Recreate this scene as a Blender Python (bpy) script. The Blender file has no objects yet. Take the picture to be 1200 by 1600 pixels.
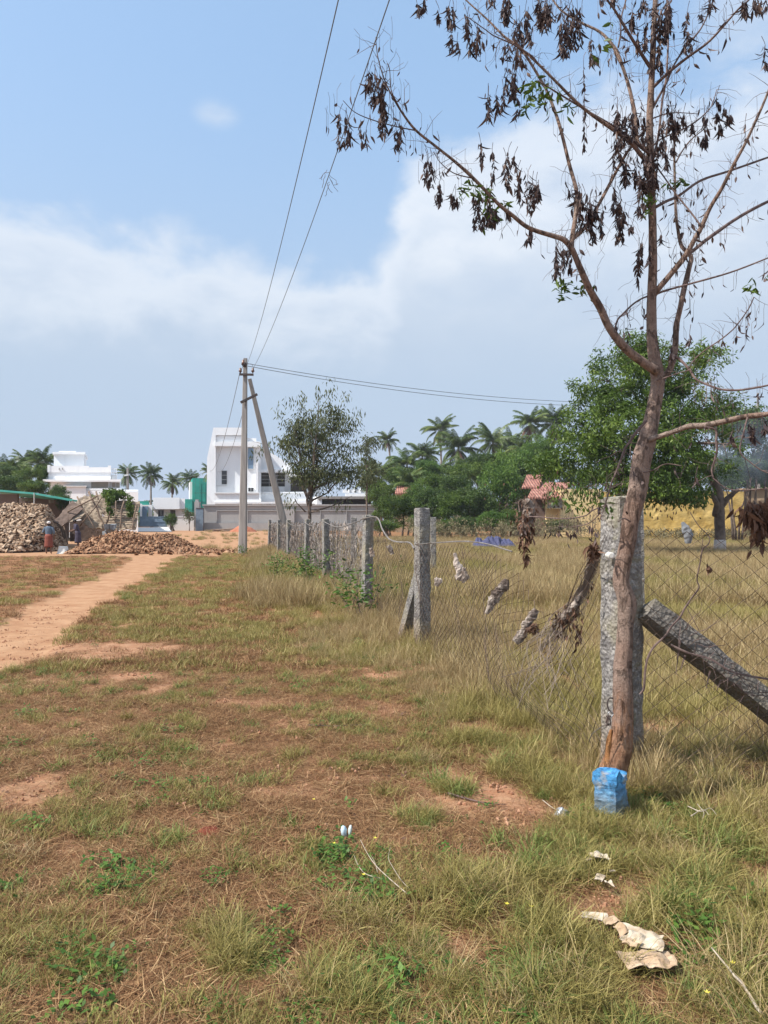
import bpy, math, random
import numpy as np
from mathutils import Vector, Matrix, noise as mnoise
R = math.radians
random.seed(7); rng = np.random.default_rng(11)
S = bpy.context.scene
C = S.collection
PI = math.pi
# ------------------------------------------------------------------ camera
F = 1155.0; CAMZ = 1.5; TH = math.atan(18/F)
cam = bpy.data.objects.new('camera', bpy.data.cameras.new('camera')); C.objects.link(cam)
cam.data.sensor_fit = 'VERTICAL'; cam.data.sensor_height = 36; cam.data.sensor_width = 27
cam.data.lens = 36*F/1600; cam.location = (0, 0, CAMZ); cam.rotation_euler = (PI/2+TH, 0, 0)
cam.data.clip_start = .05; cam.data.clip_end = 6000
S.camera = cam
def P(px, py, d):
    u = (px-600)/F; v = (800-py)/F
    y = math.cos(TH)-v*math.sin(TH); z = math.sin(TH)+v*math.cos(TH)
    return Vector((u*d/y, d, CAMZ+z*d/y))
# ------------------------------------------------------------------ noise / terrain
def vnoise(x, y, seed=0):
    x = np.asarray(x, float); y = np.asarray(y, float)
    xi = np.floor(x).astype(np.int64); yi = np.floor(y).astype(np.int64)
    fx = x-xi; fy = y-yi; fx = fx*fx*(3-2*fx); fy = fy*fy*(3-2*fy)
    def h(a, b):
        n = (a*374761393 + b*668265263 + seed*1442695041) & 0xffffffff
        n = ((n ^ (n >> 13))*1274126177) & 0xffffffff
        n = n ^ (n >> 16)
        return (n & 0xffff)/65535.0
    a = h(xi, yi)*(1-fx)+h(xi+1, yi)*fx
    b = h(xi, yi+1)*(1-fx)+h(xi+1, yi+1)*fx
    return a*(1-fy)+b*fy
def fbm(x, y, seed=0, o=3):
    s = 0; a = .5; t = 0
    for k in range(o):
        s = s+a*vnoise(np.asarray(x)*2**k, np.asarray(y)*2**k, seed+k*17); t += a; a *= .5
    return s/t
def sstep(a, b, x):
    t = np.clip((np.asarray(x, float)-a)/(b-a), 0, 1); return t*t*(3-2*t)
def gz(x, y):
    x = np.asarray(x, float); y = np.asarray(y, float)
    near = 1-sstep(15, 40, y)
    z = .6*sstep(40, 90, y) + .5*sstep(30, 70, y)*sstep(0, 12, x)*0
    z = z + near*(.035*(fbm(x*.7, y*.7, 3)-.5) + .022*(fbm(x*4, y*4, 5)-.5)) + (1-near)*.06*(fbm(x*.3, y*.3, 3)-.5)
    return z - .035*track(x, y)*near
TRK = np.array([(.5, -3.2, .5), (4, -3.7, .5), (7.6, -4.45, .62), (10.4, -5.0, .62), (14, -5.9, .62), (18, -6.75, .66), (22, -7.5, .72), (27, -8.6, .8), (32, -10.0, 1.1), (36, -11.5, 2.4), (40, -11.5, 3.3), (60, -13, 7), (90, -20, 12)])
def track(x, y):
    x = np.asarray(x, float); y = np.asarray(y, float)
    cx = np.interp(y, TRK[:, 0], TRK[:, 1]); w = np.interp(y, TRK[:, 0], TRK[:, 2])
    wob = (fbm(x*1.1, y*1.1, 21)-.5)*.9*np.clip(w, .6, 2)
    e = np.clip(.25*w, .12, .6)
    m = 1-sstep(w-e, w+e, np.abs(x-cx)+wob)
    # trodden yard in front of the husk heaps
    yard = sstep(33.5, 35.5, y+(fbm(x*.4, y*.4, 5)-.5)*3)*(1-sstep(90, 100, y))*sstep(-52, -46, x)*(1-sstep(-8.6, -7.2, x+(fbm(x*.5, y*.5, 8)-.5)*3+sstep(40, 60, y)*1))
    m2 = np.where(y > 96, 0, np.maximum(m, yard*.95))
    return m2
def gpt(px, py):
    p = P(px, py, 1.0) - Vector((0, 0, CAMZ))
    t = -CAMZ/p.z
    return p.x*t, p.y*t
PATCH = []
for (px, py, r, s) in [(165, 1015, .85, 1), (325, 1302, .12, 1.2), (740, 1245, .32, 1), (700, 1225, .2, .8), (830, 1270, .25, .8), (940, 1425, .22, .9), (20, 1245, .35, .8), (60, 1200, .3, .6),
                       (590, 1110, .3, .7), (620, 1215, .25, .6), (1060, 1520, .12, .7), (455, 1085, .5, .35), (820, 1330, .12, .6), (700, 1470, .12, .7), (740, 1440, .1, .7), (640, 1370, .12, .5),
                       (520, 1450, .22, .35), (100, 1070, .6, .4), (420, 1140, .5, .3), (940, 1400, .14, .8)]:
    gx, gy = gpt(px, py); PATCH.append((gx, gy, r*1.3, min(1.3, s*1.25)))
def bare(x, y):
    x = np.asarray(x, float); y = np.asarray(y, float); m = np.zeros(np.broadcast(x, y).shape)
    n = (fbm(x*3, y*3, 31)-.5)
    for (gx, gy, r, s) in PATCH:
        ry = r*.8
        q = np.sqrt(((x-gx)/r)**2+((y-gy)/ry)**2)+n*.9
        m = np.maximum(m, s*(1-sstep(.6, 1.2, q)))
    gen = np.maximum(sstep(.62, .74, fbm(x*1.1+7, y*1.1, 41))*.55, sstep(.58, .68, fbm(x*2.9+7, y*2.9, 43, 4))*1.1*(1-sstep(7, 11, y)))
    return np.clip(np.maximum(m, gen*(1-sstep(12, 25, y))), 0, 1)
def fx_(y): return 1.435-.2135*(np.asarray(y, float)-4.48)
def tallness(x, y):      # 0 short turf, 1 tall dry grass along and behind the fence
    s = np.asarray(x, float)-fx_(y)+(fbm(np.asarray(x)*1.2, np.asarray(y)*1.2, 51)-.5)*1.1
    off = np.interp(y, [0, 4, 6, 10, 20, 34], [-.1, -.45, -.9, -1.5, -1.6, -1.2])
    return sstep(off-.35, off+.45, s)*sstep(3.3, 4.4, y)
# ------------------------------------------------------------------ object helpers
def tag(o, label=None, cat=None, group=None, kind=None):
    if label: o['label'] = label
    if cat: o['category'] = cat
    if group: o['group'] = group
    if kind: o['kind'] = kind
    return o
def empty(name, loc=(0, 0, 0), label=None, cat=None, group=None, rz=0):
    o = bpy.data.objects.new(name, None); C.objects.link(o); o.location = loc; o.rotation_euler = (0, 0, rz)
    o.empty_display_size = .2
    return tag(o, label, cat, group)
def copy_tree(o, parent=None):
    c = o.copy(); C.objects.link(c); c.parent = parent
    for ch in list(o.children): copy_tree(ch, c)
    return c
def link(name, me, parent=None, m=None):
    o = bpy.data.objects.new(name, me); C.objects.link(o)
    if m is not None and not me.materials: me.materials.append(m)
    if parent:
        o.parent = parent
        o.matrix_parent_inverse = Matrix.LocRotScale(parent.location, parent.rotation_euler, parent.scale).inverted()
    return o
def np_mesh(name, V, Q, col=None, smooth=False, mat=None):
    me = bpy.data.meshes.new(name)
    V = np.asarray(V, np.float32).reshape(-1, 3); Q = np.asarray(Q, np.int32); k = Q.shape[1]
    me.vertices.add(len(V)); me.vertices.foreach_set('co', V.ravel())
    me.loops.add(Q.size); me.loops.foreach_set('vertex_index', Q.ravel())
    me.polygons.add(len(Q)); me.polygons.foreach_set('loop_start', np.arange(0, Q.size, k, dtype=np.int32))
    me.polygons.foreach_set('loop_total', np.full(len(Q), k, np.int32))
    if smooth: me.polygons.foreach_set('use_smooth', np.ones(len(Q), bool))
    me.update(calc_edges=True)
    if col is not None:
        a = me.attributes.new('v', 'FLOAT', 'POINT'); a.data.foreach_set('value', np.asarray(col, np.float32).ravel())
    if mat: me.materials.append(mat)
    return me
class MB:
    def __init__(s): s.v = []; s.f = []; s.c = []
    def add(s, V, Fc, c=.5):
        n = len(s.v); s.v += [tuple(p) for p in V]; s.f += [tuple(i+n for i in f) for f in Fc]
        s.c += [c]*len(V) if np.isscalar(c) else list(c)
    def box(s, x0, x1, y0, y1, z0, z1, M=None, c=.5, j=0):
        V = [Vector((x, y, z)) for z in (z0, z1) for y in (y0, y1) for x in (x0, x1)]
        if j: V = [p+Vector((random.uniform(-j, j), random.uniform(-j, j), random.uniform(-j, j))) for p in V]
        if M is not None: V = [M @ p for p in V]
        s.add(V, [(0, 2, 3, 1), (4, 5, 7, 6), (0, 1, 5, 4), (2, 6, 7, 3), (0, 4, 6, 2), (1, 3, 7, 5)], c)
    def tube(s, pts, rad, n=6, c=.5, cap=True, wob=0):
        pts = [Vector(p) for p in pts]; m = len(pts)
        if np.isscalar(rad): rad = [rad]*m
        t0 = (pts[1]-pts[0]).normalized(); up = Vector((0, 0, 1)) if abs(t0.z) < .9 else Vector((1, 0, 0))
        nrm = (up-t0*up.dot(t0)).normalized(); V = []; cc = []
        for i in range(m):
            t = (pts[min(i+1, m-1)]-pts[max(i-1, 0)])
            t = t.normalized() if t.length > 1e-9 else t0
            nrm = (nrm-t*nrm.dot(t)); nrm = nrm.normalized() if nrm.length > 1e-6 else t.orthogonal().normalized()
            b = t.cross(nrm)
            for k in range(n):
                a = 2*PI*k/n; r = rad[i]
                if wob: r *= 1+wob*(mnoise.noise(Vector((pts[i].x*6+math.cos(a)*1.3, pts[i].y*6+math.sin(a)*1.3, pts[i].z*7))))
                V.append(pts[i]+(nrm*math.cos(a)+b*math.sin(a))*r)
                cc.append(c)
        Fc = [(i*n+k, i*n+(k+1) % n, (i+1)*n+(k+1) % n, (i+1)*n+k) for i in range(m-1) for k in range(n)]
        if cap: Fc += [tuple(range(n-1, -1, -1)), tuple(range((m-1)*n, m*n))]
        s.add(V, Fc, cc)
    def build(s, name, mat, parent=None, smooth=False):
        me = bpy.data.meshes.new(name); me.from_pydata(s.v, [], s.f); me.update()
        a = me.attributes.new('v', 'FLOAT', 'POINT'); a.data.foreach_set('value', np.array(s.c, np.float32))
        if smooth: me.polygons.foreach_set('use_smooth', np.ones(len(me.polygons), bool))
        return link(name, me, parent, mat)
def spline(pts, n=6):
    """Catmull-Rom through rows of any length"""
    A = np.array(pts, float); out = []
    if len(A) < 3:
        return [A[0]*(1-t)+A[-1]*t for t in np.linspace(0, 1, n+1)]
    E = np.vstack([2*A[0]-A[1], A, 2*A[-1]-A[-2]])
    for i in range(1, len(E)-2):
        p0, p1, p2, p3 = E[i-1], E[i], E[i+1], E[i+2]
        for t in np.linspace(0, 1, n, endpoint=False):
            out.append(.5*((2*p1)+(-p0+p2)*t+(2*p0-5*p1+4*p2-p3)*t*t+(-p0+3*p1-3*p2+p3)*t**3))
    out.append(A[-1]); return out
# ------------------------------------------------------------------ materials
class NT:
    def __init__(s, name):
        s.m = bpy.data.materials.new(name); s.m.use_nodes = True; s.t = s.m.node_tree; s.t.nodes.clear()
        s.out = s.t.nodes.new('ShaderNodeOutputMaterial')
    def n(s, typ, ins=None, **kw):
        nd = s.t.nodes.new('ShaderNode'+typ)
        for k, v in kw.items(): setattr(nd, k, v)
        for k, v in (ins or {}).items(): s.set(nd.inputs[k], v)
        return nd
    def set(s, sock, v):
        if isinstance(v, bpy.types.NodeSocket): s.t.links.new(v, sock)
        elif isinstance(v, bpy.types.Node): s.t.links.new(v.outputs[0], sock)
        else: sock.default_value = (tuple(v)+(1,)) if (isinstance(v, tuple) and len(v) == 3 and sock.type == 'RGBA') else v
    def noise(s, scale, vec=None, detail=4, rough=.55, dist=0):
        nd = s.n('TexNoise', {'Scale': scale, 'Detail': detail, 'Roughness': rough, 'Distortion': dist})
        if vec is not None: s.set(nd.inputs['Vector'], vec)
        return nd.outputs[0]
    def math(s, op, a, b=0.0, clamp=False):
        nd = s.n('Math', {0: a, 1: b}, operation=op, use_clamp=clamp); return nd.outputs[0]
    def ramp(s, fac, stops, interp='LINEAR'):
        nd = s.n('ValToRGB', {0: fac}); e = nd.color_ramp; e.interpolation = interp
        while len(e.elements) < len(stops): e.elements.new(.5)
        for el, (p, c) in zip(e.elements, stops):
            el.position = p; el.color = tuple(c)+(1,) if not np.isscalar(c) else (c, c, c, 1)
        return nd.outputs[0]
    def mix(s, f, a, b, mode='MIX'):
        nd = s.n('Mix', data_type='RGBA', blend_type=mode)
        s.set(nd.inputs[0], f); s.set(nd.inputs[6], a); s.set(nd.inputs[7], b); return nd.outputs[2]
    def bump(s, h, strength=.3, dist=.02):
        return s.n('Bump', {'Strength': strength, 'Distance': dist, 'Height': h}).outputs[0]
    def obj(s): return s.n('TexCoord').outputs['Object']
    def pos(s): return s.n('NewGeometry').outputs['Position']
    def attr(s, name='v'): return s.n('Attribute', attribute_name=name).outputs['Fac']
    def bsdf(s, col, rough=.8, normal=None, spec=.3, metal=0, **kw):
        b = s.n('BsdfPrincipled', {'Base Color': col, 'Roughness': rough, 'Specular IOR Level': spec, 'Metallic': metal})
        if normal is not None: s.set(b.inputs['Normal'], normal)
        for k, v in kw.items(): s.set(b.inputs[k.replace('_', ' ')], v)
        s.t.links.new(b.outputs[0], s.out.inputs[0]); return s.m
def m_simple(name, c1, c2=None, scale=4, rough=.8, bump=.2, bd=.01, spec=.3, metal=0, pos=(.35, .65), detail=5, world=False, streak=None):
    t = NT(name); v = t.pos() if world else t.obj()
    if streak: v = t.n('Mapping', {0: v, 'Scale': streak}).outputs[0]
    nz = t.noise(scale, v, detail)
    col = t.ramp(nz, [(pos[0], c1), (pos[1], c2 or tuple(x*.75 for x in c1))])
    return t.bsdf(col, rough, t.bump(t.noise(scale*3, v, 6), bump, bd) if bump else None, spec, metal)
def m_leaf(name, stops, trans=.3, rough=.6, noise_w=.25, nscale=.5, spec=.25):
    """leaf / blade: colour by per-leaf value + slow variation over the place"""
    t = NT(name); v = t.attr(); r = t.n('ObjectInfo').outputs['Random']
    nz = t.noise(nscale, t.pos(), 3)
    f = t.math('ADD', t.math('MULTIPLY', v, 1-noise_w), t.math('MULTIPLY', t.math('ADD', t.math('MULTIPLY', r, .4), t.math('MULTIPLY', nz, .6)), noise_w))
    col = t.ramp(f, stops)
    b = t.n('BsdfPrincipled', {'Base Color': col, 'Roughness': rough, 'Specular IOR Level': spec})
    tr = t.n('BsdfTranslucent', {'Color': col}); mx = t.n('MixShader', {0: trans, 1: b, 2: tr})
    t.t.links.new(mx.outputs[0], t.out.inputs[0]); return t.m
M = {}
def ground_mat():
    t = NT('soil'); p = t.pos(); tr = t.attr('track'); ba = t.attr('bare')
    fine = t.noise(60, p, 6, .7); mid = t.noise(9, p, 5, .6); big = t.noise(.9, p, 4)
    litter = t.ramp(fine, [(.30, (.08, .04, .022)), (.5, (.23, .12, .058)), (.70, (.39, .24, .12))])
    olive = t.ramp(fine, [(.3, (.09, .075, .03)), (.55, (.22, .18, .085)), (.75, (.34, .28, .15))])
    turf = t.mix(t.ramp(big, [(.46, (0, 0, 0)), (.66, (1, 1, 1))]), litter, olive)
    turf = t.mix(t.math('MULTIPLY', t.ramp(t.noise(3.3, p, 6, .7), [(.42, 0), (.56, 1)]), .75), turf, (.26, .115, .056))
    red = t.mix(t.ramp(mid, [(.35, (0, 0, 0)), (.7, (1, 1, 1))]), (.29, .14, .075), (.38, .225, .135))
    red = t.mix(t.math('MULTIPLY', t.ramp(fine, [(.5, 0), (.7, 1)]), .5), red, (.42, .27, .17))
    road = t.mix(t.ramp(t.noise(2.2, p, 6, .65), [(.36, 0), (.66, 1)]), (.31, .165, .088), (.43, .26, .15))
    road = t.mix(t.math('MULTIPLY', t.ramp(fine, [(.45, 0), (.75, 1)]), .45), road, (.30, .16, .10))
    sep = t.math('MULTIPLY', t.math('SUBTRACT', mid, .5), .8)
    f1 = t.ramp(t.math('ADD', ba, sep), [(.25, 0), (.6, 1)])
    f2 = t.ramp(t.math('ADD', tr, sep), [(.3, 0), (.65, 1)])
    col = t.mix(f2, t.mix(f1, turf, red), road)
    h = t.math('ADD', t.math('MULTIPLY', fine, .4), mid)
    return t.bsdf(col, .95, t.bump(h, .7, .03), .1)
M['ground'] = ground_mat()
def m_bark(name, c1, c2, c3, sc=1.0, raw=False):
    t = NT(name); p = t.pos()
    st = t.n('Mapping', {0: p, 'Scale': (9*sc, 9*sc, 2.2*sc)}).outputs[0]
    a = t.noise(4, st, 8, .65, .6); b = t.noise(2.0*sc, p, 4); f = t.noise(90*sc, p, 5, .7)
    col = t.mix(t.ramp(b, [(.40, 0), (.64, 1)]), t.ramp(a, [(.3, c1), (.65, c2)]), c3)
    col = t.mix(t.math('MULTIPLY', t.ramp(f, [(.3, 1), (.55, 0)]), .55), col, tuple(x*.45 for x in c1))
    cr = t.noise(16*sc, t.n('Mapping', {0: p, 'Scale': (1.5, 1.5, .55)}).outputs[0], 9, .72, .8)
    ck = t.ramp(cr, [(.36, 1), (.47, 0)])
    col = t.mix(t.math('MULTIPLY', ck, .4), col, tuple(x*.4 for x in c1))
    sp = t.noise(5*sc, t.n('Mapping', {0: p, 'Scale': (1, 1, 4)}).outputs[0], 5, .6)
    col = t.mix(t.math('MULTIPLY', t.ramp(sp, [(.56, 0), (.68, 1)]), .35), col, (.38, .30, .25))
    if raw:
        z = t.n('SeparateXYZ', {0: p}).outputs[2]; m = t.math('SUBTRACT', t.math('ADD', 1.0, t.math('MULTIPLY', t.noise(7, st, 3), 1.1)), t.math('MULTIPLY', z, 1.75))
        col = t.mix(t.math('MULTIPLY', t.ramp(m, [(.50, 0), (.95, 1)]), .75), col, t.ramp(a, [(.35, (.20, .085, .04)), (.6, (.36, .19, .10)), (.75, (.5, .30, .17))]))
    return t.bsdf(col, .92, t.bump(t.math('SUBTRACT', t.math('ADD', a, t.math('MULTIPLY', f, .5)), t.math('MULTIPLY', ck, .8)), 1.0, .02), .12)
def st2(t, p, sc): return t.n('Mapping', {0: p, 'Scale': (1, 1, .42)}).outputs[0]
M['bark'] = m_bark('bark', (.19, .12, .09), (.36, .245, .19), (.33, .25, .205), 1.0, True)
M['bark_raw'] = m_bark('raw_bark', (.27, .115, .045), (.45, .22, .09), (.24, .12, .065), 1.5)
M['twig'] = m_simple('twig', (.085, .055, .05), (.17, .12, .105), 30, .85, .2, .002, world=True)
M['bark_far'] = m_simple('far_bark', (.10, .075, .06), (.2, .15, .12), 4, .9, .4, .03)
M['palm_bark'] = m_simple('palm_bark', (.2, .17, .14), (.32, .28, .24), 3, .9, .4, .03)
def m_granite(dirt=0):
    t = NT('granite'); p = t.pos()
    n1 = t.noise(70, p, 6, .75); n2 = t.noise(14, p, 5, .65); n3 = t.noise(3, p, 3)
    vo = t.n('TexVoronoi', {'Scale': 45, 'Vector': p}).outputs[0]
    col = t.ramp(n1, [(.31, (.06, .057, .055)), (.45, (.19, .178, .168)), (.60, (.37, .35, .325)), (.74, (.56, .53, .49))])
    col = t.mix(t.ramp(n2, [(.45, 0), (.60, 1)]), col, (.14, .13, .125))
    col = t.mix(t.math('MULTIPLY', t.ramp(n3, [(.5, 0), (.66, 1)]), .6), col, (.33, .29, .2))
    z = t.n('SeparateXYZ', {0: p}).outputs[2]
    ft = t.ramp(t.math('ADD', z, t.math('MULTIPLY', n2, .5)), [(.30, 1), (.60, 0)])
    col = t.mix(t.math('MULTIPLY', ft, .55), col, (.24, .15, .09))
    li = t.ramp(t.noise(5.5, p, 5, .6, 1.5), [(.57, 0), (.64, 1)])
    col = t.mix(t.math('MULTIPLY', li, .6), col, t.mix(n1, (.30, .28, .17), (.10, .095, .085)))
    if dirt: col = t.mix(dirt, col, (.10, .085, .07))
    h = t.math('ADD', n2, t.math('MULTIPLY', vo, .5))
    return t.bsdf(col, .85, t.bump(h, .9, .02), .3)
M['granite'] = m_granite(); M['granite_dirty'] = m_granite(.5)
M['rust_wire'] = m_simple('rust_wire', (.06, .042, .032), (.13, .09, .065), 20, .7, 0, world=True, metal=.3)
M['grey_wire'] = m_simple('grey_wire', (.27, .25, .23), (.17, .14, .12), 20, .6, 0, world=True, metal=.4)
M['concrete'] = m_simple('pole_concrete', (.36, .33, .30), (.25, .225, .21), 1.6, .9, .4, .01, world=True, streak=(6, 6, .6))
M['iron'] = m_simple('iron', (.05, .045, .045), (.09, .06, .05), 8, .6, .1, .003)
M['cable'] = m_simple('cable', (.10, .10, .10), (.15, .15, .15), 8, .5, 0)
M['porcelain'] = m_simple('porcelain', (.12, .06, .04), (.2, .1, .07), 8, .3, 0)
def m_wall(name, c, dirt=.25, scale=.35, rough=.8, bump=.12):
    t = NT(name); p = t.pos()
    st = t.n('Mapping', {0: p, 'Scale': (1.6, 1.6, .3)}).outputs[0]
    a = t.noise(scale*3, st, 6, .65); b = t.noise(2, p, 6, .6)
    col = t.mix(t.math('MULTIPLY', t.ramp(a, [(.5, 0), (.8, 1)]), dirt), c, tuple(x*.55 for x in c))
    col = t.mix(t.math('MULTIPLY', b, .12), col, tuple(x*.7 for x in c))
    return t.bsdf(col, rough, t.bump(t.noise(6, p, 5), bump, .02), .3)
M['white'] = m_wall('white_paint', (.82, .83, .84), .22)
M['offwhite'] = m_wall('offwhite_plaster', (.66, .66, .65), .3)
M['greywall'] = m_wall('grey_plaster', (.36, .355, .35), .4)
M['dark'] = m_simple('dark_glass', (.035, .035, .04), (.06, .055, .05), 1, .25, 0, spec=.5)
M['shade'] = m_simple('dark_opening', (.07, .055, .045), (.045, .04, .035), 1, .8, .1)
M['blueglass'] = m_simple('blue_glass', (.16, .24, .34), (.2, .29, .4), .6, .15, 0, spec=.6)
M['blind'] = m_simple('window_blind', (.36, .33, .28), (.30, .27, .23), 1, .7, .1)
M['greennet'] = m_simple('green_net', (.02, .24, .19), (.03, .32, .26), .8, .8, .3, .05, world=True)
M['teal'] = m_simple('teal_sheet', (.06, .34, .28), (.10, .42, .36), 1, .55, .1)
M['brownwall'] = m_wall('brown_plaster', (.17, .12, .10), .5)
M['bluegate'] = m_simple('blue_grey_paint', (.14, .20, .26), (.19, .25, .32), 3, .5, .1)
M['tile'] = None
def m_tile():
    t = NT('clay_tile'); p = t.obj()
    w = t.n('TexWave', {'Scale': 1.3, 'Distortion': .6, 'Detail': 2, 'Vector': p}, bands_direction='X').outputs[1]
    w2 = t.n('TexWave', {'Scale': 1.0, 'Distortion': .3, 'Vector': p}, bands_direction='Y').outputs[1]
    n = t.noise(1.6, p, 5)
    col = t.ramp(n, [(.3, (.22, .09, .065)), (.55, (.40, .19, .145)), (.75, (.52, .32, .25))])
    col = t.mix(t.math('MULTIPLY', t.ramp(w2, [(.0, 1), (.25, 0)]), .7), col, (.14, .06, .05))
    return t.bsdf(col, .85, t.bump(t.math('ADD', w, w2), .8, .08), .2)
M['tile'] = m_tile()
def m_yellow():
    t = NT('yellow_wall'); p = t.pos()
    w = t.noise(4.2, t.n('Mapping', {0: p, 'Scale': (.6, .6, 1.9)}).outputs[0], 6, .6, .6)
    n = t.noise(.9, p, 5)
    col = t.ramp(n, [(.35, (.62, .41, .12)), (.62, (.80, .58, .22))])
    col = t.mix(t.math('MULTIPLY', t.ramp(w, [(.36, 1), (.5, 0)]), .5), col, (.42, .27, .10))
    return t.bsdf(col, .9, t.bump(w, .6, .05), .1)
M['yellow'] = m_yellow()
M['yellowplain'] = m_wall('yellow_paint', (.82, .64, .34), .12)
M['husk'] = None
def m_husk(name, c1, c2, c3):
    t = NT(name); r = t.n('ObjectInfo').outputs['Random']; v = t.attr()
    n = t.noise(3, t.obj(), 4)
    base = t.ramp(t.math('ADD', t.math('MULTIPLY', r, .6), t.math('MULTIPLY', n, .4)), [(.15, c1), (.5, c2), (.85, c3)])
    col = t.mix(t.ramp(v, [(.4, 0), (.6, 1)]), base, tuple(x*.55 for x in c1))
    return t.bsdf(col, .9, t.bump(t.noise(14, t.obj(), 4), .5, .02), .15)
M['husk_pale'] = m_husk('pale_husk', (.17, .10, .06), (.36, .245, .16), (.58, .45, .33))
M['husk_red'] = m_husk('reddish_husk', (.19, .095, .05), (.32, .175, .10), (.46, .29, .175))
M['thatch'] = m_simple('palm_thatch', (.40, .32, .235), (.20, .15, .11), 5, .9, .8, .05, world=True, streak=(1, 1, 3))
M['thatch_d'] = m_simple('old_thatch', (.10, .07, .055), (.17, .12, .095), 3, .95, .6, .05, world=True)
M['bamboo'] = m_simple('bamboo', (.23, .16, .11), (.13, .09, .07), 6, .8, .2, .01)
# foliage
G1 = [(.0, (.018, .032, .007)), (.35, (.055, .10, .016)), (.7, (.125, .19, .030)), (1, (.23, .28, .055))]
M['leaf_green'] = m_leaf('green_leaf', G1, .3, .45, .3)
M['leaf_bright'] = m_leaf('bright_leaf', [(0, (.025, .06, .012)), (.4, (.07, .14, .025)), (.75, (.14, .23, .04)), (1, (.22, .28, .07))], .3, .5, .3)
M['leaf_dark'] = m_leaf('dark_leaf', [(0, (.02, .036, .010)), (.4, (.05, .092, .020)), (.8, (.11, .165, .036)), (1, (.14, .19, .05))], .25, .5, .3)
M['leaf_olive'] = m_leaf('olive_leaf', [(0, (.04, .045, .02)), (.4, (.085, .10, .04)), (.7, (.14, .155, .06)), (.88, (.17, .15, .085)), (1, (.20, .12, .08))], .3, .6, .3)
M['palm_leaf'] = m_leaf('palm_leaf', [(0, (.022, .040, .010)), (.4, (.06, .10, .024)), (.75, (.14, .185, .045)), (.92, (.26, .26, .09)), (1, (.32, .23, .11))], .25, .4, .25, .1)
M['leaf_dead'] = m_leaf('withered_leaf', [(0, (.028, .020, .023)), (.45, (.07, .050, .050)), (.8, (.13, .09, .078)), (1, (.22, .15, .115))], .12, .7, .1)
M['leaf_brown'] = m_leaf('brown_leaf', [(0, (.06, .032, .022)), (.5, (.13, .07, .045)), (1, (.26, .15, .10))], .2, .7, .1)
DRY = [(0, (.10, .055, .025)), (.3, (.23, .155, .07)), (.6, (.39, .29, .14)), (.85, (.54, .43, .24)), (1, (.66, .56, .36))]
LIT = [(0, (.07, .028, .013)), (.35, (.17, .08, .036)), (.68, (.34, .195, .09)), (.9, (.55, .38, .20)), (1, (.72, .56, .36))]
OLI = [(0, (.085, .068, .02)), (.35, (.21, .18, .05)), (.7, (.37, .31, .105)), (1, (.58, .48, .24))]
GRN = [(0, (.055, .08, .017)), (.4, (.13, .17, .04)), (.75, (.23, .27, .075)), (1, (.38, .38, .15))]
M['g_lit'] = m_leaf('litter_straw', LIT, .15, .8, .25, 1.2)
M['g_dry'] = m_leaf('dry_grass', DRY, .25, .7, .3, .8)
M['g_oli'] = m_leaf('olive_grass', OLI, .3, .6, .3, .8)
M['g_grn'] = m_leaf('green_grass', GRN, .3, .55, .3, .8)
M['weed'] = m_leaf('weed_leaf', [(0, (.03, .07, .012)), (.5, (.075, .155, .025)), (1, (.16, .27, .05))], .3, .5, .2, 1)
M['weed_yel'] = m_simple('yellow_petal', (.7, .6, .05), (.75, .65, .1), 3, .6, 0)
# ------------------------------------------------------------------ ground sheet (split into soil and track)
def build_ground():
    ys = np.concatenate([[-60, -30, -15, -8, -4, -2, -1, -.3, .2], np.geomspace(.6, 60, 430), np.geomspace(62, 3500, 60)])
    nx = 361; u = np.linspace(-1, 1, nx)
    Y = np.repeat(ys[:, None], nx, 1)
    half = np.where(ys < .6, 60, np.interp(ys, [.6, 3, 60, 200, 3500], [4, 5, 62, 200, 3500]))
    half = np.where(ys < .6, np.interp(ys, [-60, .2], [60, 6]), half)
    X = u[None, :]*half[:, None]
    Z = gz(X, Y); T = track(X, Y); Bm = bare(X, Y)
    V = np.stack([X, Y, Z], 2).reshape(-1, 3)
    i = np.arange(len(ys)-1)[:, None]*nx+np.arange(nx-1)[None, :]
    Q = np.stack([i, i+1, i+nx+1, i+nx], 2).reshape(-1, 4)
    Tf = T.reshape(-1)[Q].mean(1)
    for nm, sel, lab, ct in (('ground', Tf <= .5, 'dry turf and red soil of the open plot', 'ground'), ('dirt_track', Tf > .5, 'bare orange dirt track and yard leading to the heaps', 'dirt track')):
        q = Q[sel]; used, inv = np.unique(q, return_inverse=True)
        me = np_mesh(nm, V[used], inv.reshape(-1, 4), None, True, M['ground'])
        for an, A in (('track', T), ('bare', Bm)):
            a = me.attributes.new(an, 'FLOAT', 'POINT'); a.data.foreach_set('value', A.reshape(-1)[used].astype(np.float32))
        tag(link(nm, me), lab, ct, kind='structure')
build_ground()
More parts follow.
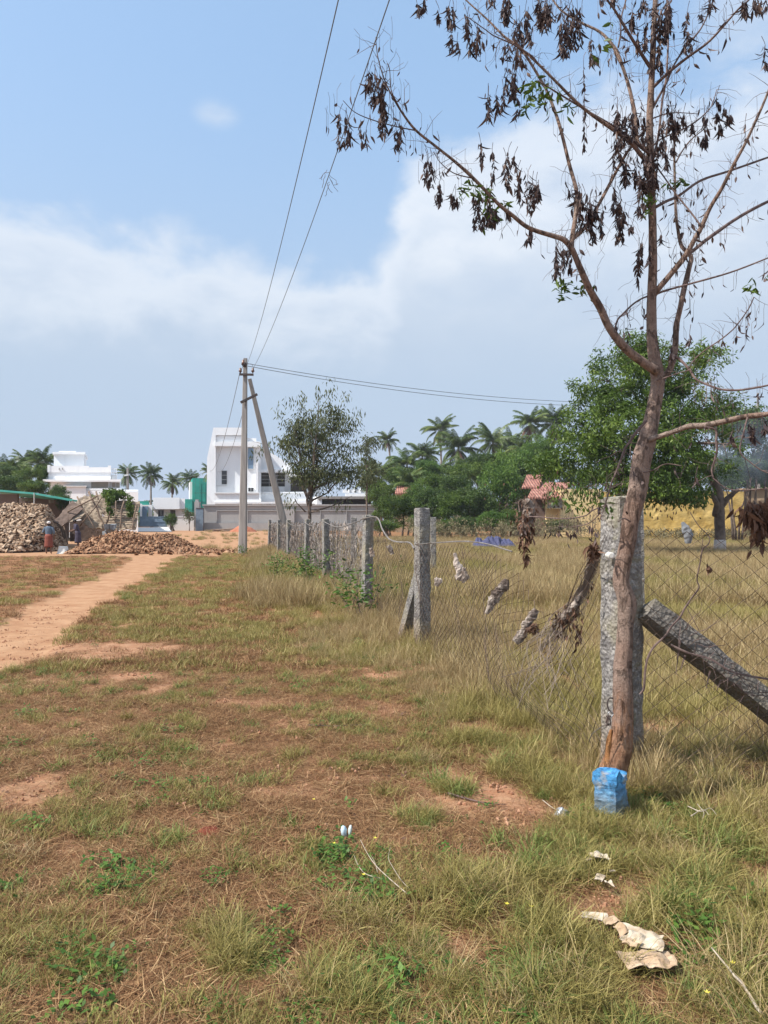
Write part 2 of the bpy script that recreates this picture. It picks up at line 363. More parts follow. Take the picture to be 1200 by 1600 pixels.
# ------------------------------------------------------------------ grass sources (never linked to the scene)
def blades(nb, r, L, th0, k, w, segs=3, z0=(0, .01), col=(0, 1), seedhead=0, colz=0, cpow=1):
    g = rng
    a0 = g.uniform(0, 2*PI, nb); rr = r*np.sqrt(g.uniform(0, 1, nb))
    base = np.stack([rr*np.cos(a0), rr*np.sin(a0), g.uniform(*z0, nb)], 1)
    az = g.uniform(0, 2*PI, nb); l = g.uniform(*L, nb); t0 = np.radians(g.uniform(*th0, nb)); kk = np.radians(g.uniform(*k, nb))
    ww = w*g.uniform(.6, 1.3, nb); pts = [base]
    for s in range(segs):
        th = t0+kk*(s+.5)/segs; st = l/segs
        d = np.stack([np.sin(th)*np.cos(az), np.sin(th)*np.sin(az), np.cos(th)], 1)*st[:, None]
        pts.append(pts[-1]+d)
    tw = az+PI/2+g.uniform(-.9, .9, nb); wd = np.stack([np.cos(tw), np.sin(tw), g.uniform(-.3, .3, nb)], 1)
    prof = [1, 1, .75, .12] if segs == 3 else ([1, .7, .1] if segs == 2 else np.linspace(1, .15, segs+1))
    if seedhead: prof = [.45, .4, .4, 1.5, .2] if segs == 4 else prof
    V = []
    for s, p in enumerate(pts):
        V += [p-wd*(ww*prof[s]*.5)[:, None], p+wd*(ww*prof[s]*.5)[:, None]]
    V = np.stack(V, 1); V[:, :, 2] = np.maximum(V[:, :, 2], .001)
    n2 = 2*(segs+1); q = []
    for s in range(segs): q.append([2*s, 2*s+1, 2*s+3, 2*s+2])
    Q = (np.arange(nb)[:, None, None]*n2+np.array(q)[None]).reshape(-1, 4)
    c = col[0]+(col[1]-col[0])*g.uniform(0, 1, nb)**cpow
    cc = np.repeat(c[:, None], n2, 1)
    return V.reshape(-1, 3), Q, cc.reshape(-1)
def join(parts):
    V = []; Q = []; c = []; n = 0
    for v, q, k in parts: V.append(v); Q.append(q+n); c.append(k); n += len(v)
    return np.vstack(V), np.vstack(Q), np.concatenate(c)
def herb(n, r, h, lw, ll):
    """small broad-leaved weed: leaves as folded diamonds on short stems"""
    V = []; Q = []; c = []
    for i in range(n):
        a = rng.uniform(0, 2*PI); q = r*math.sqrt(rng.uniform(0, 1)); z = h*rng.uniform(.1, 1)*(1-.5*q/r)
        b = np.array([q*math.cos(a), q*math.sin(a), z]); az = rng.uniform(0, 2*PI); el = rng.uniform(-.3, .7)
        d = np.array([math.cos(az)*math.cos(el), math.sin(az)*math.cos(el), math.sin(el)]); s = np.array([-math.sin(az), math.cos(az), 0])
        L = ll*rng.uniform(.6, 1.2); W = lw*rng.uniform(.6, 1.2); m = b+d*L*.5+np.array([0, 0, -.15*W])
        n0 = len(V); V += [b, m-s*W+[0, 0, .2*W], b+d*L, m+s*W+[0, 0, .2*W]]; Q.append([n0, n0+1, n0+2, n0+3]); c += [rng.uniform(0, 1)]*4
    return np.array(V), np.array(Q), np.array(c)
class Kit:
    def __init__(s, name): s.c = bpy.data.collections.new(name); s.k = 0
    def add(s, data, mat):
        me = np_mesh('%s_%02d' % (s.c.name, s.k), *data, False, mat); o = bpy.data.objects.new('%s_%02d' % (s.c.name, s.k), me); s.c.objects.link(o); s.k += 1
def scatter(name, kit, X, Y, scl, idx, label, cat, tilt=.12, dz=0):
    n = len(X); Z = gz(X, Y)+dz
    me = bpy.data.meshes.new(name); me.vertices.add(n); me.vertices.foreach_set('co', np.stack([X, Y, Z], 1).astype(np.float32).ravel())
    a = me.attributes.new('scl', 'FLOAT', 'POINT'); a.data.foreach_set('value', np.asarray(scl, np.float32))
    a = me.attributes.new('idx', 'INT', 'POINT'); a.data.foreach_set('value', np.asarray(idx, np.int32))
    rot = np.stack([rng.normal(0, tilt, n), rng.normal(0, tilt, n), rng.uniform(0, 2*PI, n)], 1)
    a = me.attributes.new('rot', 'FLOAT_VECTOR', 'POINT'); a.data.foreach_set('vector', rot.astype(np.float32).ravel())
    o = link(name, me); g = bpy.data.node_groups.new(name, 'GeometryNodeTree')
    g.interface.new_socket('Geometry', in_out='INPUT', socket_type='NodeSocketGeometry'); g.interface.new_socket('Geometry', in_out='OUTPUT', socket_type='NodeSocketGeometry')
    N = lambda t: g.nodes.new(t)
    gi = N('NodeGroupInput'); go = N('NodeGroupOutput'); ip = N('GeometryNodeInstanceOnPoints'); ci = N('GeometryNodeCollectionInfo')
    ci.inputs['Collection'].default_value = kit.c; ci.inputs['Separate Children'].default_value = True; ci.inputs['Reset Children'].default_value = True
    def na(nm, ty):
        x = N('GeometryNodeInputNamedAttribute'); x.data_type = ty; x.inputs[0].default_value = nm; return x.outputs[0]
    L = g.links.new
    L(gi.outputs[0], ip.inputs['Points']); L(ci.outputs[0], ip.inputs['Instance']); ip.inputs['Pick Instance'].default_value = True
    L(na('idx', 'INT'), ip.inputs['Instance Index']); L(na('rot', 'FLOAT_VECTOR'), ip.inputs['Rotation']); L(na('scl', 'FLOAT'), ip.inputs['Scale'])
    L(ip.outputs[0], go.inputs[0])
    md = o.modifiers.new('scatter', 'NODES'); md.node_group = g
    return tag(o, label, cat, kind='stuff')
def sample(n, y0, y1, dens, pw=1.0, wide=.6, pad=1.2):
    """points in the wedge the camera can see, thinned by dens(x, y) in 0..1"""
    y = (y0**(2-pw)+rng.uniform(0, 1, n)*(y1**(2-pw)-y0**(2-pw)))**(1/(2-pw)) if pw != 2 else y0*(y1/y0)**rng.uniform(0, 1, n)
    h = wide*y+pad; x = rng.uniform(-1, 1, n)*h
    keep = rng.uniform(0, 1, n) < dens(x, y)*(h/(wide*y1+pad) if False else 1)
    return x[keep], y[keep]
def far_end(x, y):   # where the field stops
    return (1-sstep(56, 60, y))
def cover(x, y): return np.clip(1-1.25*track(x, y), 0, 1)*(1-.93*np.clip(bare(x, y), 0, 1))
def greenness(x, y):
    v = .42*fbm(x*.8+3, y*.8, 61, 3)+.58*fbm(x*3.4+3, y*3.4, 62, 3); right = sstep(-.3, .9, x)*(1-sstep(3.2, 5.5, y))*.10
    return v+right
# near litter mat
kit = Kit('litter_tuft')
for i in range(7):
    kit.add(join([blades(150, .16, (.03, .11), (74, 92), (-14, 22), .0026, 2, (0, .012), (0, 1)), blades(30, .14, (.02, .06), (20, 70), (0, 50), .0022, 2, (0, .005), (.2, 1))]), M['g_lit'])
x, y = sample(17500, 1.7, 9.5, lambda x, y: np.clip(cover(x, y)*(1-.4*tallness(x, y)), .02, 1)*np.where(track(x, y) > .5, .25, 1), 1.35)
scatter('dry_litter', kit, x, y, rng.uniform(.6, 1.25, len(x)), rng.integers(0, 7, len(x)), 'matted dead straw and litter over the turf', 'litter', .06)
# near short turf: dry tufts, olive tufts, green tufts
kit = Kit('short_turf')
for i in range(4): kit.add(blades(46, .07, (.03, .11), (8, 55), (10, 80), .0032, 3, col=(0, .9)), M['g_dry'])
for i in range(4): kit.add(join([blades(50, .08, (.04, .12), (5, 50), (20, 90), .0036, 3, col=(0, .9)), blades(16, .09, (.04, .10), (50, 88), (0, 30), .003, 2, col=(.5, 1))]), M['g_oli'])
for i in range(3): kit.add(blades(44, .07, (.04, .12), (10, 60), (20, 80), .0042, 3, col=(0, .9)), M['g_grn'])
x, y = sample(30000, 1.7, 11, lambda x, y: np.clip(cover(x, y), 0, 1)*np.clip(.12+3.4*(greenness(x, y)-.47), .05, 1), 1.3)
gr = greenness(x, y)+rng.normal(0, .1, len(x)); ix = np.where(gr > .76, rng.integers(8, 11, len(x)), np.where(gr > .56, rng.integers(4, 8, len(x)), rng.integers(0, 4, len(x))))
scatter('short_grass', kit, x, y, rng.uniform(.35, .85, len(x))*(.7+.4*sstep(.4, .7, gr)), ix, 'short olive and straw coloured turf of the open plot', 'grass')
x, y = sample(13000, 1.7, 10, lambda x, y: cover(x, y)*np.clip((fbm(x*5.1, y*5.1, 66, 3)-.57)*10, 0, 1), 1.3)
scatter('short_grass', kit, x, y, rng.uniform(.5, 1.05, len(x)), rng.choice([4, 5, 6, 7, 8, 9, 10], len(x)), 'little green tufts dotted through the brown turf', 'grass')
# clumps, larger: right foreground and patches
kit = Kit('grass_clump')
for i in range(5): kit.add(join([blades(170, .10, (.08, .22), (5, 60), (25, 95), .0034, 3, col=(0, .95)), blades(80, .13, (.06, .17), (50, 88), (0, 40), .003, 3, col=(.55, 1))]), M['g_oli'])
for i in range(3): kit.add(blades(140, .10, (.08, .20), (5, 55), (30, 90), .0042, 3, col=(.1, .95)), M['g_grn'])
for i in range(3): kit.add(blades(130, .11, (.08, .24), (5, 60), (25, 80), .003, 3, col=(.1, 1)), M['g_dry'])
def clump_d(x, y):
    right = sstep(.25, .75, x-.12*(y-2))*(1-sstep(4.3, 5.5, y)); c = fbm(x*3.2, y*3.2, 71, 2)
    return cover(x, y)*np.clip((c-.57+.06*right)*7, 0, 1)*(.12+.8*right)+0
x, y = sample(6000, 1.7, 9, clump_d, 1.3)
ix = rng.choice(11, len(x), p=[.13]*5+[.06]*3+[.17/3]*3)
scatter('grass_clumps', kit, x, y, rng.uniform(.35, .8, len(x)), ix, 'arching olive grass clumps of the right foreground', 'grass')
# hand-placed clumps the photograph shows
cl = [(560, 1440, 1.), (600, 1400, .7), (660, 1280, .8), (640, 1190, .9), (700, 1230, 1), (740, 1160, 1), (820, 1200, 1.1), (690, 1420, 1.1), (760, 1390, 1.1), (840, 1370, 1.2), (830, 1430, 1.2), (870, 1500, 1.2), (900, 1560, 1.2), (940, 1580, 1.1), (860, 1580, 1),
      (1050, 1430, 1.1), (1120, 1410, 1.2), (1180, 1420, 1.2), (1160, 1480, 1.2), (1060, 1370, 1), (1140, 1330, 1.2), (1190, 1340, 1.2), (340, 1490, .9), (380, 1480, .9), (520, 1540, 1), (550, 1590, .9), (640, 1480, .7), (700, 1540, .9), (1150, 1560, 1.2), (1100, 1550, 1), (1000, 1330, .9), (1100, 1290, 1.1),
      (240, 1160, .6), (300, 1140, .7), (270, 1090, .7), (90, 1260, .6), (160, 1520, .7), (80, 1440, .6), (480, 1340, .6), (1190, 1590, 1.1), (1040, 1450, 1), (1010, 1290, 1), (910, 1300, .8), (860, 1310, .8), (980, 1280, 1), (945, 1290, .8), (1060, 1240, 1.1), (1120, 1230, 1.1), (1180, 1260, 1.1), (938, 1292, .8), (962, 1294, .9), (984, 1284, 1), (996, 1262, 1), (928, 1280, .7), (1010, 1240, 1), (1030, 1225, 1), (945, 1300, .9), (972, 1302, 1), (952, 1310, .8)]
xs = []; ys_ = []; sc = []
for (px, py, s) in cl:
    gx, gy = gpt(px, py)
    for k in range(7): xs.append(gx+rng.normal(0, .07*s)); ys_.append(gy+rng.normal(0, .07*s)); sc.append(s*rng.uniform(.42, .85))
scatter('grass_clumps', kit, np.array(xs), np.array(ys_), sc, rng.choice(11, len(xs), p=[.14]*5+[.06]*3+[.04]*3), 'dense single tufts standing out of the short turf', 'grass')
# broad-leaved weeds
kit = Kit('weed')
for i in range(4): kit.add(herb(26, .05, .05, .008, .024), M['weed'])
for i in range(2): kit.add(herb(50, .08, .10, .008, .03), M['weed'])
x, y = sample(2600, 1.7, 10, lambda x, y: cover(x, y)*np.clip((fbm(x*1.3, y*1.3, 81, 2)-.5)*5, .06, 1), 1.4)
wl = [(180, 1355, 1.2), (150, 1400, 1), (190, 1385, 1), (350, 1370, .8), (150, 1510, 1.3), (190, 1510, 1.2), (130, 1560, 1.3), (400, 1500, .7), (640, 1540, .8), (350, 1590, .8), (525, 1330, 1.2), (520, 1350, 1.2), (580, 1395, 1.2), (40, 1370, .8), (0, 1400, 1.2), (1080, 1440, 1.4), (1120, 1480, 1.4), (1070, 1500, 1.2), (1180, 1420, 1.2), (790, 1500, .9), (480, 1595, .8), (250, 1370, .8), (410, 1520, .7), (1000, 1250, 1.5), (1040, 1270, 1.5), (1000, 1220, 1.4), (930, 1290, 1.2)]
ex = []; ey = []; es = []
for (px, py, s) in wl:
    gx, gy = gpt(px, py)
    for k in range(6): ex.append(gx+rng.normal(0, .035*s)); ey.append(gy+rng.normal(0, .035*s)); es.append(s*rng.uniform(.6, 1))
scatter('weeds', kit, np.concatenate([x, ex]), np.concatenate([y, ey]), np.concatenate([rng.uniform(.5, 1.1, len(x)), es]), rng.integers(0, 6, len(x)+len(ex)), 'small bright green broad-leaved weeds in the turf', 'weeds')
# middle distance short turf 9-40 m left of the fence
kit = Kit('mid_turf')
for i in range(3): kit.add(join([blades(90, .25, (.05, .14), (5, 70), (10, 60), .009, 2, col=(0, 1)), blades(60, .25, (.05, .14), (70, 90), (0, 10), .008, 2, col=(0, 1))]), M['g_lit'])
for i in range(3): kit.add(join([blades(130, .25, (.07, .18), (5, 60), (10, 60), .009, 2, col=(0, 1)), blades(40, .25, (.05, .14), (70, 90), (0, 10), .008, 2, col=(0, 1))]), M['g_oli'])
for i in range(2): kit.add(blades(130, .25, (.07, .18), (5, 60), (10, 60), .010, 2, col=(0, .9)), M['g_grn'])
x, y = sample(22000, 7.5, 40, lambda x, y: cover(x, y)*(1-.8*tallness(x, y))*np.where(x > -40, 1, 0)*np.where((y > 33), .5, 1), 1.15, .62, 2)
lt = x < np.interp(y, TRK[:, 0], TRK[:, 1])
kp = ~(lt & (rng.uniform(0, 1, len(x)) < .5)); x, y, lt = x[kp], y[kp], lt[kp]
gr = greenness(x, y)+rng.normal(0, .09, len(x))+.08*sstep(9, 14, y)-.12*lt; ix = np.where(gr > .84, rng.integers(6, 8, len(x)), np.where(gr > .55, rng.integers(3, 6, len(x)), rng.integers(0, 3, len(x))))
scatter('mid_grass', kit, x, y, rng.uniform(.35, .85, len(x)), ix, 'thin short grass between the track and the fence', 'grass')
# tall dry grass near the fence
kit = Kit('tall_grass')
for i in range(5): kit.add(join([blades(26, .12, (.20, .46), (2, 30), (5, 50), .0032, 4, col=(.15, 1), seedhead=1), blades(90, .13, (.10, .28), (5, 60), (10, 80), .0036, 3, col=(.1, .95))]), M['g_dry'])
for i in range(4): kit.add(join([blades(120, .13, (.10, .30), (5, 55), (15, 80), .0038, 3, col=(0, .95)), blades(12, .12, (.2, .40), (2, 28), (5, 50), .0032, 4, col=(.7, 1), seedhead=1)]), M['g_oli'])
def hmap(x, y): return .55+.45*fbm(x*.9, y*.9, 91, 2)
def tall_d(x, y): return tallness(x, y)*np.clip(1-1.3*track(x, y), 0, 1)*np.clip(1-1.0*bare(x, y), 0, 1)*np.clip(.35+1.5*(fbm(x*2.2, y*2.2, 93, 2)-.3), .25, 1)
x, y = sample(30000, 3.2, 15, tall_d, 1.15)
g2 = fbm(x*.7, y*.7, 95, 3)+rng.normal(0, .1, len(x))+.12*(1-sstep(4.5, 7.5, y)); ix = np.where(g2 > .54, rng.integers(5, 9, len(x)), rng.integers(0, 5, len(x)))
dd = np.clip((x-fx_(y)), -2, 2)
scatter('tall_grass', kit, x, y, rng.uniform(.35, .85, len(x))*(.75+.25*sstep(-1.2, .2, dd))*(.85+.15*sstep(4, 9, y)), ix, 'knee-high straw coloured grass along the fence', 'tall grass', .1)
# field beyond
kit = Kit('field_grass')
for i in range(4): kit.add(join([blades(80, .35, (.3, .62), (2, 28), (5, 45), .008, 3, col=(.2, 1)), blades(90, .35, (.15, .4), (5, 50), (10, 60), .010, 2, col=(0, .9))]), M['g_dry'])
for i in range(2): kit.add(blades(150, .35, (.2, .5), (5, 40), (10, 50), .010, 2, col=(0, 1)), M['g_oli'])
x, y = sample(30000, 13, 60, lambda x, y: tallness(x, y)*np.clip(1-1.3*track(x, y), 0, 1)*far_end(x, y)*np.where(x > -6.4, 1, 0), .9, .62, 3)
ix = np.where(fbm(x*.35, y*.35, 97, 2)+rng.normal(0, .10, len(x)) > .53, rng.integers(4, 6, len(x)), rng.integers(0, 4, len(x)))
scatter('field_grass', kit, x, y, rng.uniform(.5, 1.0, len(x)), ix, 'tall ripe dry grass filling the fenced field', 'tall grass')
# yard weeds beyond the track
x, y = sample(2500, 40, 92, lambda x, y: np.where((x > -20) & (x < -5), 1, 0)*np.clip((fbm(x*.3, y*.3, 99, 2)-.42)*5, 0, 1), .9)
scatter('yard_grass', kit, x, y, rng.uniform(.3, .8, len(x)), rng.integers(2, 6, len(x)), 'sparse dry grass growing in the far yard', 'grass')
# litter bits: dead leaves, pebbles
kit = Kit('leaf_litter')
for i in range(3): kit.add(herb(5, .06, .012, .010, .034), M['leaf_brown'])
for i in range(2): kit.add(herb(3, .05, .008, .008, .03), M['g_lit'])
x, y = sample(1500, 1.8, 10, lambda x, y: cover(x, y)+.1, 1.3)
scatter('leaf_litter', kit, x, y, rng.uniform(.5, 1.2, len(x)), rng.integers(0, 5, len(x)), 'fallen brown leaves scattered over the turf', 'leaf litter', dz=.008)
kit = Kit('clod')
M['clod'] = m_simple('clod', (.30, .13, .07), (.46, .27, .17), 20, .95, .5, .01)
for i in range(4):
    mb = MB()
    for k in range(9):
        a = rng.uniform(0, 2*PI); q = rng.uniform(0, .09); s = rng.uniform(.003, .011)
        mb.tube([(q*math.cos(a), q*math.sin(a), -s), (q*math.cos(a)+s*.2, q*math.sin(a), s*.2), (q*math.cos(a), q*math.sin(a), s)], [s*.6, s, s*.5], 5, wob=.8)
    me = bpy.data.meshes.new('clod_%d' % i); me.from_pydata(mb.v, [], mb.f); me.materials.append(M['clod']); o = bpy.data.objects.new('clod_%d' % i, me); kit.c.objects.link(o)
x, y = sample(5000, 1.8, 14, lambda x, y: np.clip(bare(x, y)+track(x, y)*.8+.08, 0, 1), 1.3)
scatter('soil_crumbs', kit, x, y, rng.uniform(.5, 1.3, len(x)), rng.integers(0, 4, len(x)), 'crumbs of red soil and pebbles on bare patches', 'soil crumbs')
# ------------------------------------------------------------------ shapes shared by plants
def leaflets(B, D, L, W, col, curl=.6, fold=.35, droop=0.0):
    """n folded, curled leaves. B base points, D directions"""
    n = len(B); B = np.asarray(B, float); D = np.asarray(D, float); D /= np.linalg.norm(D, axis=1)[:, None]+1e-9
    rnd = rng.normal(0, 1, (n, 3)); Sd = np.cross(D, rnd); Sd /= np.linalg.norm(Sd, axis=1)[:, None]+1e-9
    Nn = np.cross(D, Sd); L = np.broadcast_to(L, (n,)); W = np.broadcast_to(W, (n,)); cu = rng.normal(0, curl, n)
    prof = [.12, 1., .8, .06]; pos = [0, .33, .68, 1.]
    V = np.zeros((n, 12, 3))
    for r in range(4):
        s = pos[r]; c = B+D*(L*s)[:, None]+Nn*(L*cu*s*s*.5)[:, None]; c[:, 2] -= droop*L*s*s
        for k, q in enumerate((-1, 0, 1)):
            V[:, r*3+k] = c+Sd*(W*.5*prof[r]*q)[:, None]-Nn*((fold*W*.5*prof[r]) if q == 0 else 0*W)[:, None]
    q = np.array([[r*3+k, r*3+k+1, r*3+k+4, r*3+k+3] for r in range(3) for k in range(2)])
    return V.reshape(-1, 3), (np.arange(n)[:, None, None]*12+q[None]).reshape(-1, 4), np.repeat(col, 12)
def quadleaves(B, D, L, W, col):
    """n flat four-cornered leaves for crowns seen from afar"""
    n = len(B); B = np.asarray(B, float); D = np.asarray(D, float); D /= np.linalg.norm(D, axis=1)[:, None]+1e-9
    Sd = np.cross(D, rng.normal(0, 1, (n, 3))); Sd /= np.linalg.norm(Sd, axis=1)[:, None]+1e-9
    Nn = np.cross(D, Sd)
    L = np.broadcast_to(L, (n,))[:, None]; W = np.broadcast_to(W, (n,))[:, None]
    m = B+D*L*.45
    V = np.stack([B, m-Sd*W*.5+Nn*W*.15, B+D*L, m+Sd*W*.5+Nn*W*.15], 1)
    return V.reshape(-1, 3), np.arange(4*n).reshape(-1, 4), np.repeat(col, 4)
def unit(n):
    v = rng.normal(0, 1, (n, 3)); return v/np.linalg.norm(v, axis=1)[:, None]
# ------------------------------------------------------------------ fence
def post_mesh(w, h, d=None, rough=.008, depth=.15, seed=0, taper=.94, top=.02):
    d = d or w; mb = MB(); n = 26; V = []; per = []
    m = 5
    for k in range(4):
        for j in range(m-1):
            t = -1+2*j/(m-1); per.append([(t, -1), (1, t), (-t, 1), (-1, -t)][k])
    for i in range(n+1):
        z = -depth+(h+depth)*i/n; s = 1-(1-taper)*i/n
        for (a, b) in per:
            r = 1-.07*(abs(a) == 1 and abs(b) == 1)
            x = a*w/2*s*r; y = b*d/2*s*r; q = Vector((x*9+seed*7, y*9, z*6)); e = mnoise.noise(q)*rough+mnoise.noise(q*3.7)*rough*.7+mnoise.noise(q*9)*rough*.35
            zz = z+(mnoise.noise(Vector((a*1.1+seed, b*1.1, 3)))*top if i == n else 0)
            V.append((x*(1+e/w*2.2)+e*.3, y*(1+e/d*2.2), zz))
    P_ = len(per); Fc = [(i*P_+k, i*P_+(k+1) % P_, (i+1)*P_+(k+1) % P_, (i+1)*P_+k) for i in range(n) for k in range(P_)]
    V.append((0, 0, h+.012)); Fc += [(n*P_+k, n*P_+(k+1) % P_, len(V)-1) for k in range(P_)]
    mb.add(V, Fc); return mb
FD = [4.48, 9.02, 12.6, 17.6, 22.0, 28.0, 33.5, 41.0]; FH = [1.655, 1.68, 1.64, 1.60, 1.62, 1.64, 1.66, 1.7]; FW = [.19, .165, .165, .16, .16, .16, .16, .16]
def fpos(d): return Vector((float(fx_(d))+(.0 if d < 5 else 0), d, float(gz(fx_(d), d))))
fence = empty('wire_fence', (fpos(4.48).x, 4.48, 0), 'long chain link fence on rough granite posts, sagging and choked with dead vines', 'fence')
POSTLAB = {0: 'thick granite corner post behind the leaning tree trunk', 1: 'granite post with a short prop leaning on it'}
for i, d in enumerate(FD):
    p = fpos(d); mb = post_mesh(FW[i], FH[i]-p.z, seed=i, rough=.010 if i == 0 else .008, top=.03)
    lean = Matrix.Rotation(R([0, 0, 1, -1, 1.5, -1, 0, 1][i]), 4, 'Y') @ Matrix.Rotation(R(25), 4, 'Z')
    mb.v = [tuple(p+lean @ Vector(v)) for v in mb.v]
    o = mb.build('post', M['granite'], fence)
    if i in POSTLAB: o['label'] = POSTLAB[i]
def slab_between(a, b, w, h, seed=0, roll=0):
    """granite prop from a to b"""
    L = (b-a).length; mb = post_mesh(w, L, h, rough=.006, depth=0, seed=seed, taper=1.0)
    z = (b-a).normalized(); x = Vector((0, 0, 1)).cross(z).normalized(); y = z.cross(x)
    Mx = Matrix((x, y, z)).transposed().to_4x4() @ Matrix.Rotation(R(roll), 4, 'Z'); mb.v = [tuple(a+Mx @ Vector(v)) for v in mb.v]; return mb
pb = fpos(9.02)
o = slab_between(P(629, 985, 9.6)-Vector((0, 0, .12)), P(659, 888, 9.13), .13, .12, 4).build('prop', M['granite'], fence)
def chain(S, nu, nv, r, mb=None, miss=0, n=3):
    mb = mb or MB()
    for i in range(nu):
        pts = [S((i+(1 if (j+i) % 2 else 0))/nu, j/nv) for j in range(nv+1)]
        if miss and random.random() < miss:
            k = random.randint(2, nv-2); mb.tube(pts[:k+1], r, n, cap=False) if random.random() < .5 else mb.tube(pts[k:], r, n, cap=False)
        else: mb.tube(pts, r, n, cap=False)
    return mb
def nz3(p, s=1): return mnoise.noise(p*s)
def panel(a, b, topf, bulge, r, cell=.115, name='wire_mesh', miss=.02, off=(0, 0), nvc=None):
    dv = b-a; L = Vector((dv.x, dv.y)).length; nrm = Vector((dv.y, -dv.x, 0)).normalized()
    if nrm.x > 0: nrm = -nrm
    nu = max(4, int(L/(cell*.5))); nv = nvc or int(1.55/(cell*.5))
    def Sf(u, v):
        u = min(max(u, 0), 1); p = a+dv*u; t = topf(u); z = p.z*1.0+.03+(t-.03)*v
        w = bulge(u, v); q = Vector((u*L, v*1.5, a.y))
        return Vector((p.x, p.y, 0))+nrm*(w+off[0]+nz3(q, 2.2)*.05*(1 if v > 0 else .5))+Vector((nz3(q+Vector((9, 0, 0)), 3)*.024, 0, z+nz3(q+Vector((3, 5, 0)), 2.5)*.032))
    return chain(Sf, nu, nv, r, miss=miss)
A_, B_, C_ = fpos(4.48), fpos(9.02), fpos(12.6)
def topBA(u): return float(np.interp(u, [0, .05, .454, .6, .711, .80, .885, .94, 1], [1.45, 1.27, 1.30, 1.22, 1.10, .86, .90, 1.22, 1.42]))
def bulBA(u, v): return .10+.28*math.exp(-((u-.78)/.2)**2)*math.sin(PI*min(1, v*1.0))**1.0*.8*(1 if v < 1 else 1)
panel(B_, A_, topBA, bulBA, .0021, name='wire_mesh', miss=.04).build('wire_mesh', M['rust_wire'], fence)['label'] = 'slumped wire mesh sagging between the two nearest posts'
def topBC(u): return float(np.interp(u, [0, .06, .35, .55, .75, .86, .95, 1], [1.62, 1.6, 1.22, 1.2, 1.22, 1.35, 1.58, 1.6]))
panel(C_, B_, lambda u: float(np.interp(u, [0, .12, .3, .5, 1], [1.6, 1.6, 1.3, 1.22, 1.25])), lambda u, v: -.05, .0022).build('wire_mesh', M['rust_wire'], fence)
for k in range(2, 7):
    a, b = fpos(FD[k+1]), fpos(FD[k])
    panel(a, b, lambda u: 1.55-.12*math.sin(PI*u), lambda u, v: -.10, .0034 if k < 4 else .005, cell=.115 if k < 4 else .16).build('wire_mesh', M['grey_wire'], fence)
# selvage wire lying along the top between B and C and strung along
mb = MB()
mb.tube(spline([fpos(12.6)+Vector((-.1, 0, 1.58)), P(588, 808, 12.2), P(598, 828, 11.4), P(608, 842, 10.9), P(622, 847, 10.2), P(640, 848, 9.6), fpos(9.02)+Vector((-.1, 0, 1.2))], 5), .011, 6, wob=.5)
mb.tube(spline([fpos(9.02)+Vector((-.08, 0, 1.25)), P(720, 846, 7.4), P(760, 850, 6.8), P(800, 862, 6.1)], 5), .007, 5, wob=.5)
for k in range(2, 7): mb.tube(spline([fpos(FD[k])+Vector((-.1, 0, 1.56)), (fpos(FD[k])+fpos(FD[k+1]))*.5+Vector((-.1, 0, 1.43)), fpos(FD[k+1])+Vector((-.1, 0, 1.56))], 5), .009, 4)
mb.build('top_wire', M['grey_wire'], fence)
# dead vines on the far panels
M['deadvine'] = m_leaf('dead_vine', [(0, (.13, .095, .08)), (.5, (.30, .24, .20)), (1, (.52, .45, .40))], .1, .8, .2, 1)
mb = MB()
for i in range(400):
    d = 13.2+27.5*random.random()**1.1; p = fpos(d)+Vector((.13+random.gauss(0, .05), random.gauss(0, .05), 0)); h = random.uniform(.5, 1.5); z1 = random.uniform(.9, 1.58); z0 = max(0, z1-h)
    pts = [p+Vector((random.gauss(0, .03), random.gauss(0, .05)+.06*math.sin(q*3+i), z0+(z1-z0)*q/5)) for q in range(6)]
    w = random.uniform(.004, .012) if d > 17 else random.uniform(.002, .007)
    mb.tube(pts, [w*random.uniform(.5, 1.6) for _ in range(6)], 3, random.random(), cap=False)
tag(mb.build('dead_vines', M['deadvine'], fence), 'dry pale vines hanging through the far part of the mesh', kind='stuff')
V = []
BB = []; DD = []
for i in range(900):
    d = 13.5+27*random.random(); p = fpos(d); BB.append((p.x+.12+random.gauss(0, .06), d+random.gauss(0, .1), random.uniform(.5, 1.6))); DD.append((random.gauss(0, .3), random.gauss(0, .3), -1))
link('dry_leaves', np_mesh('dry_leaves', *leaflets(BB, DD, rng.uniform(.04, .13, 900), rng.uniform(.012, .03, 900), rng.uniform(0, 1, 900)), mat=M['deadvine']), fence)
# corner fence running right from the thick post
fence2 = empty('corner_fence', (A_.x+.2, A_.y-.05, 0), 'chain link fence braced by a sloping granite prop at the right edge', 'fence')
a2 = A_+Vector((.10, -.08, 0)); b2 = Vector((4.0, 4.02, 0))
panel(a2, b2, lambda u: 1.50-.10*math.sin(PI*min(1, u*1.2)), lambda u, v: .05, .0024, cell=.118, miss=.03, off=(.02, 0)).build('wire_mesh', M['rust_wire'], fence2)
mb = slab_between(P(1400, 1262, 4.3), P(1008, 952, 4.42), .145, .135, 9, 27); o = mb.build('prop', M['granite_dirty'], fence2)
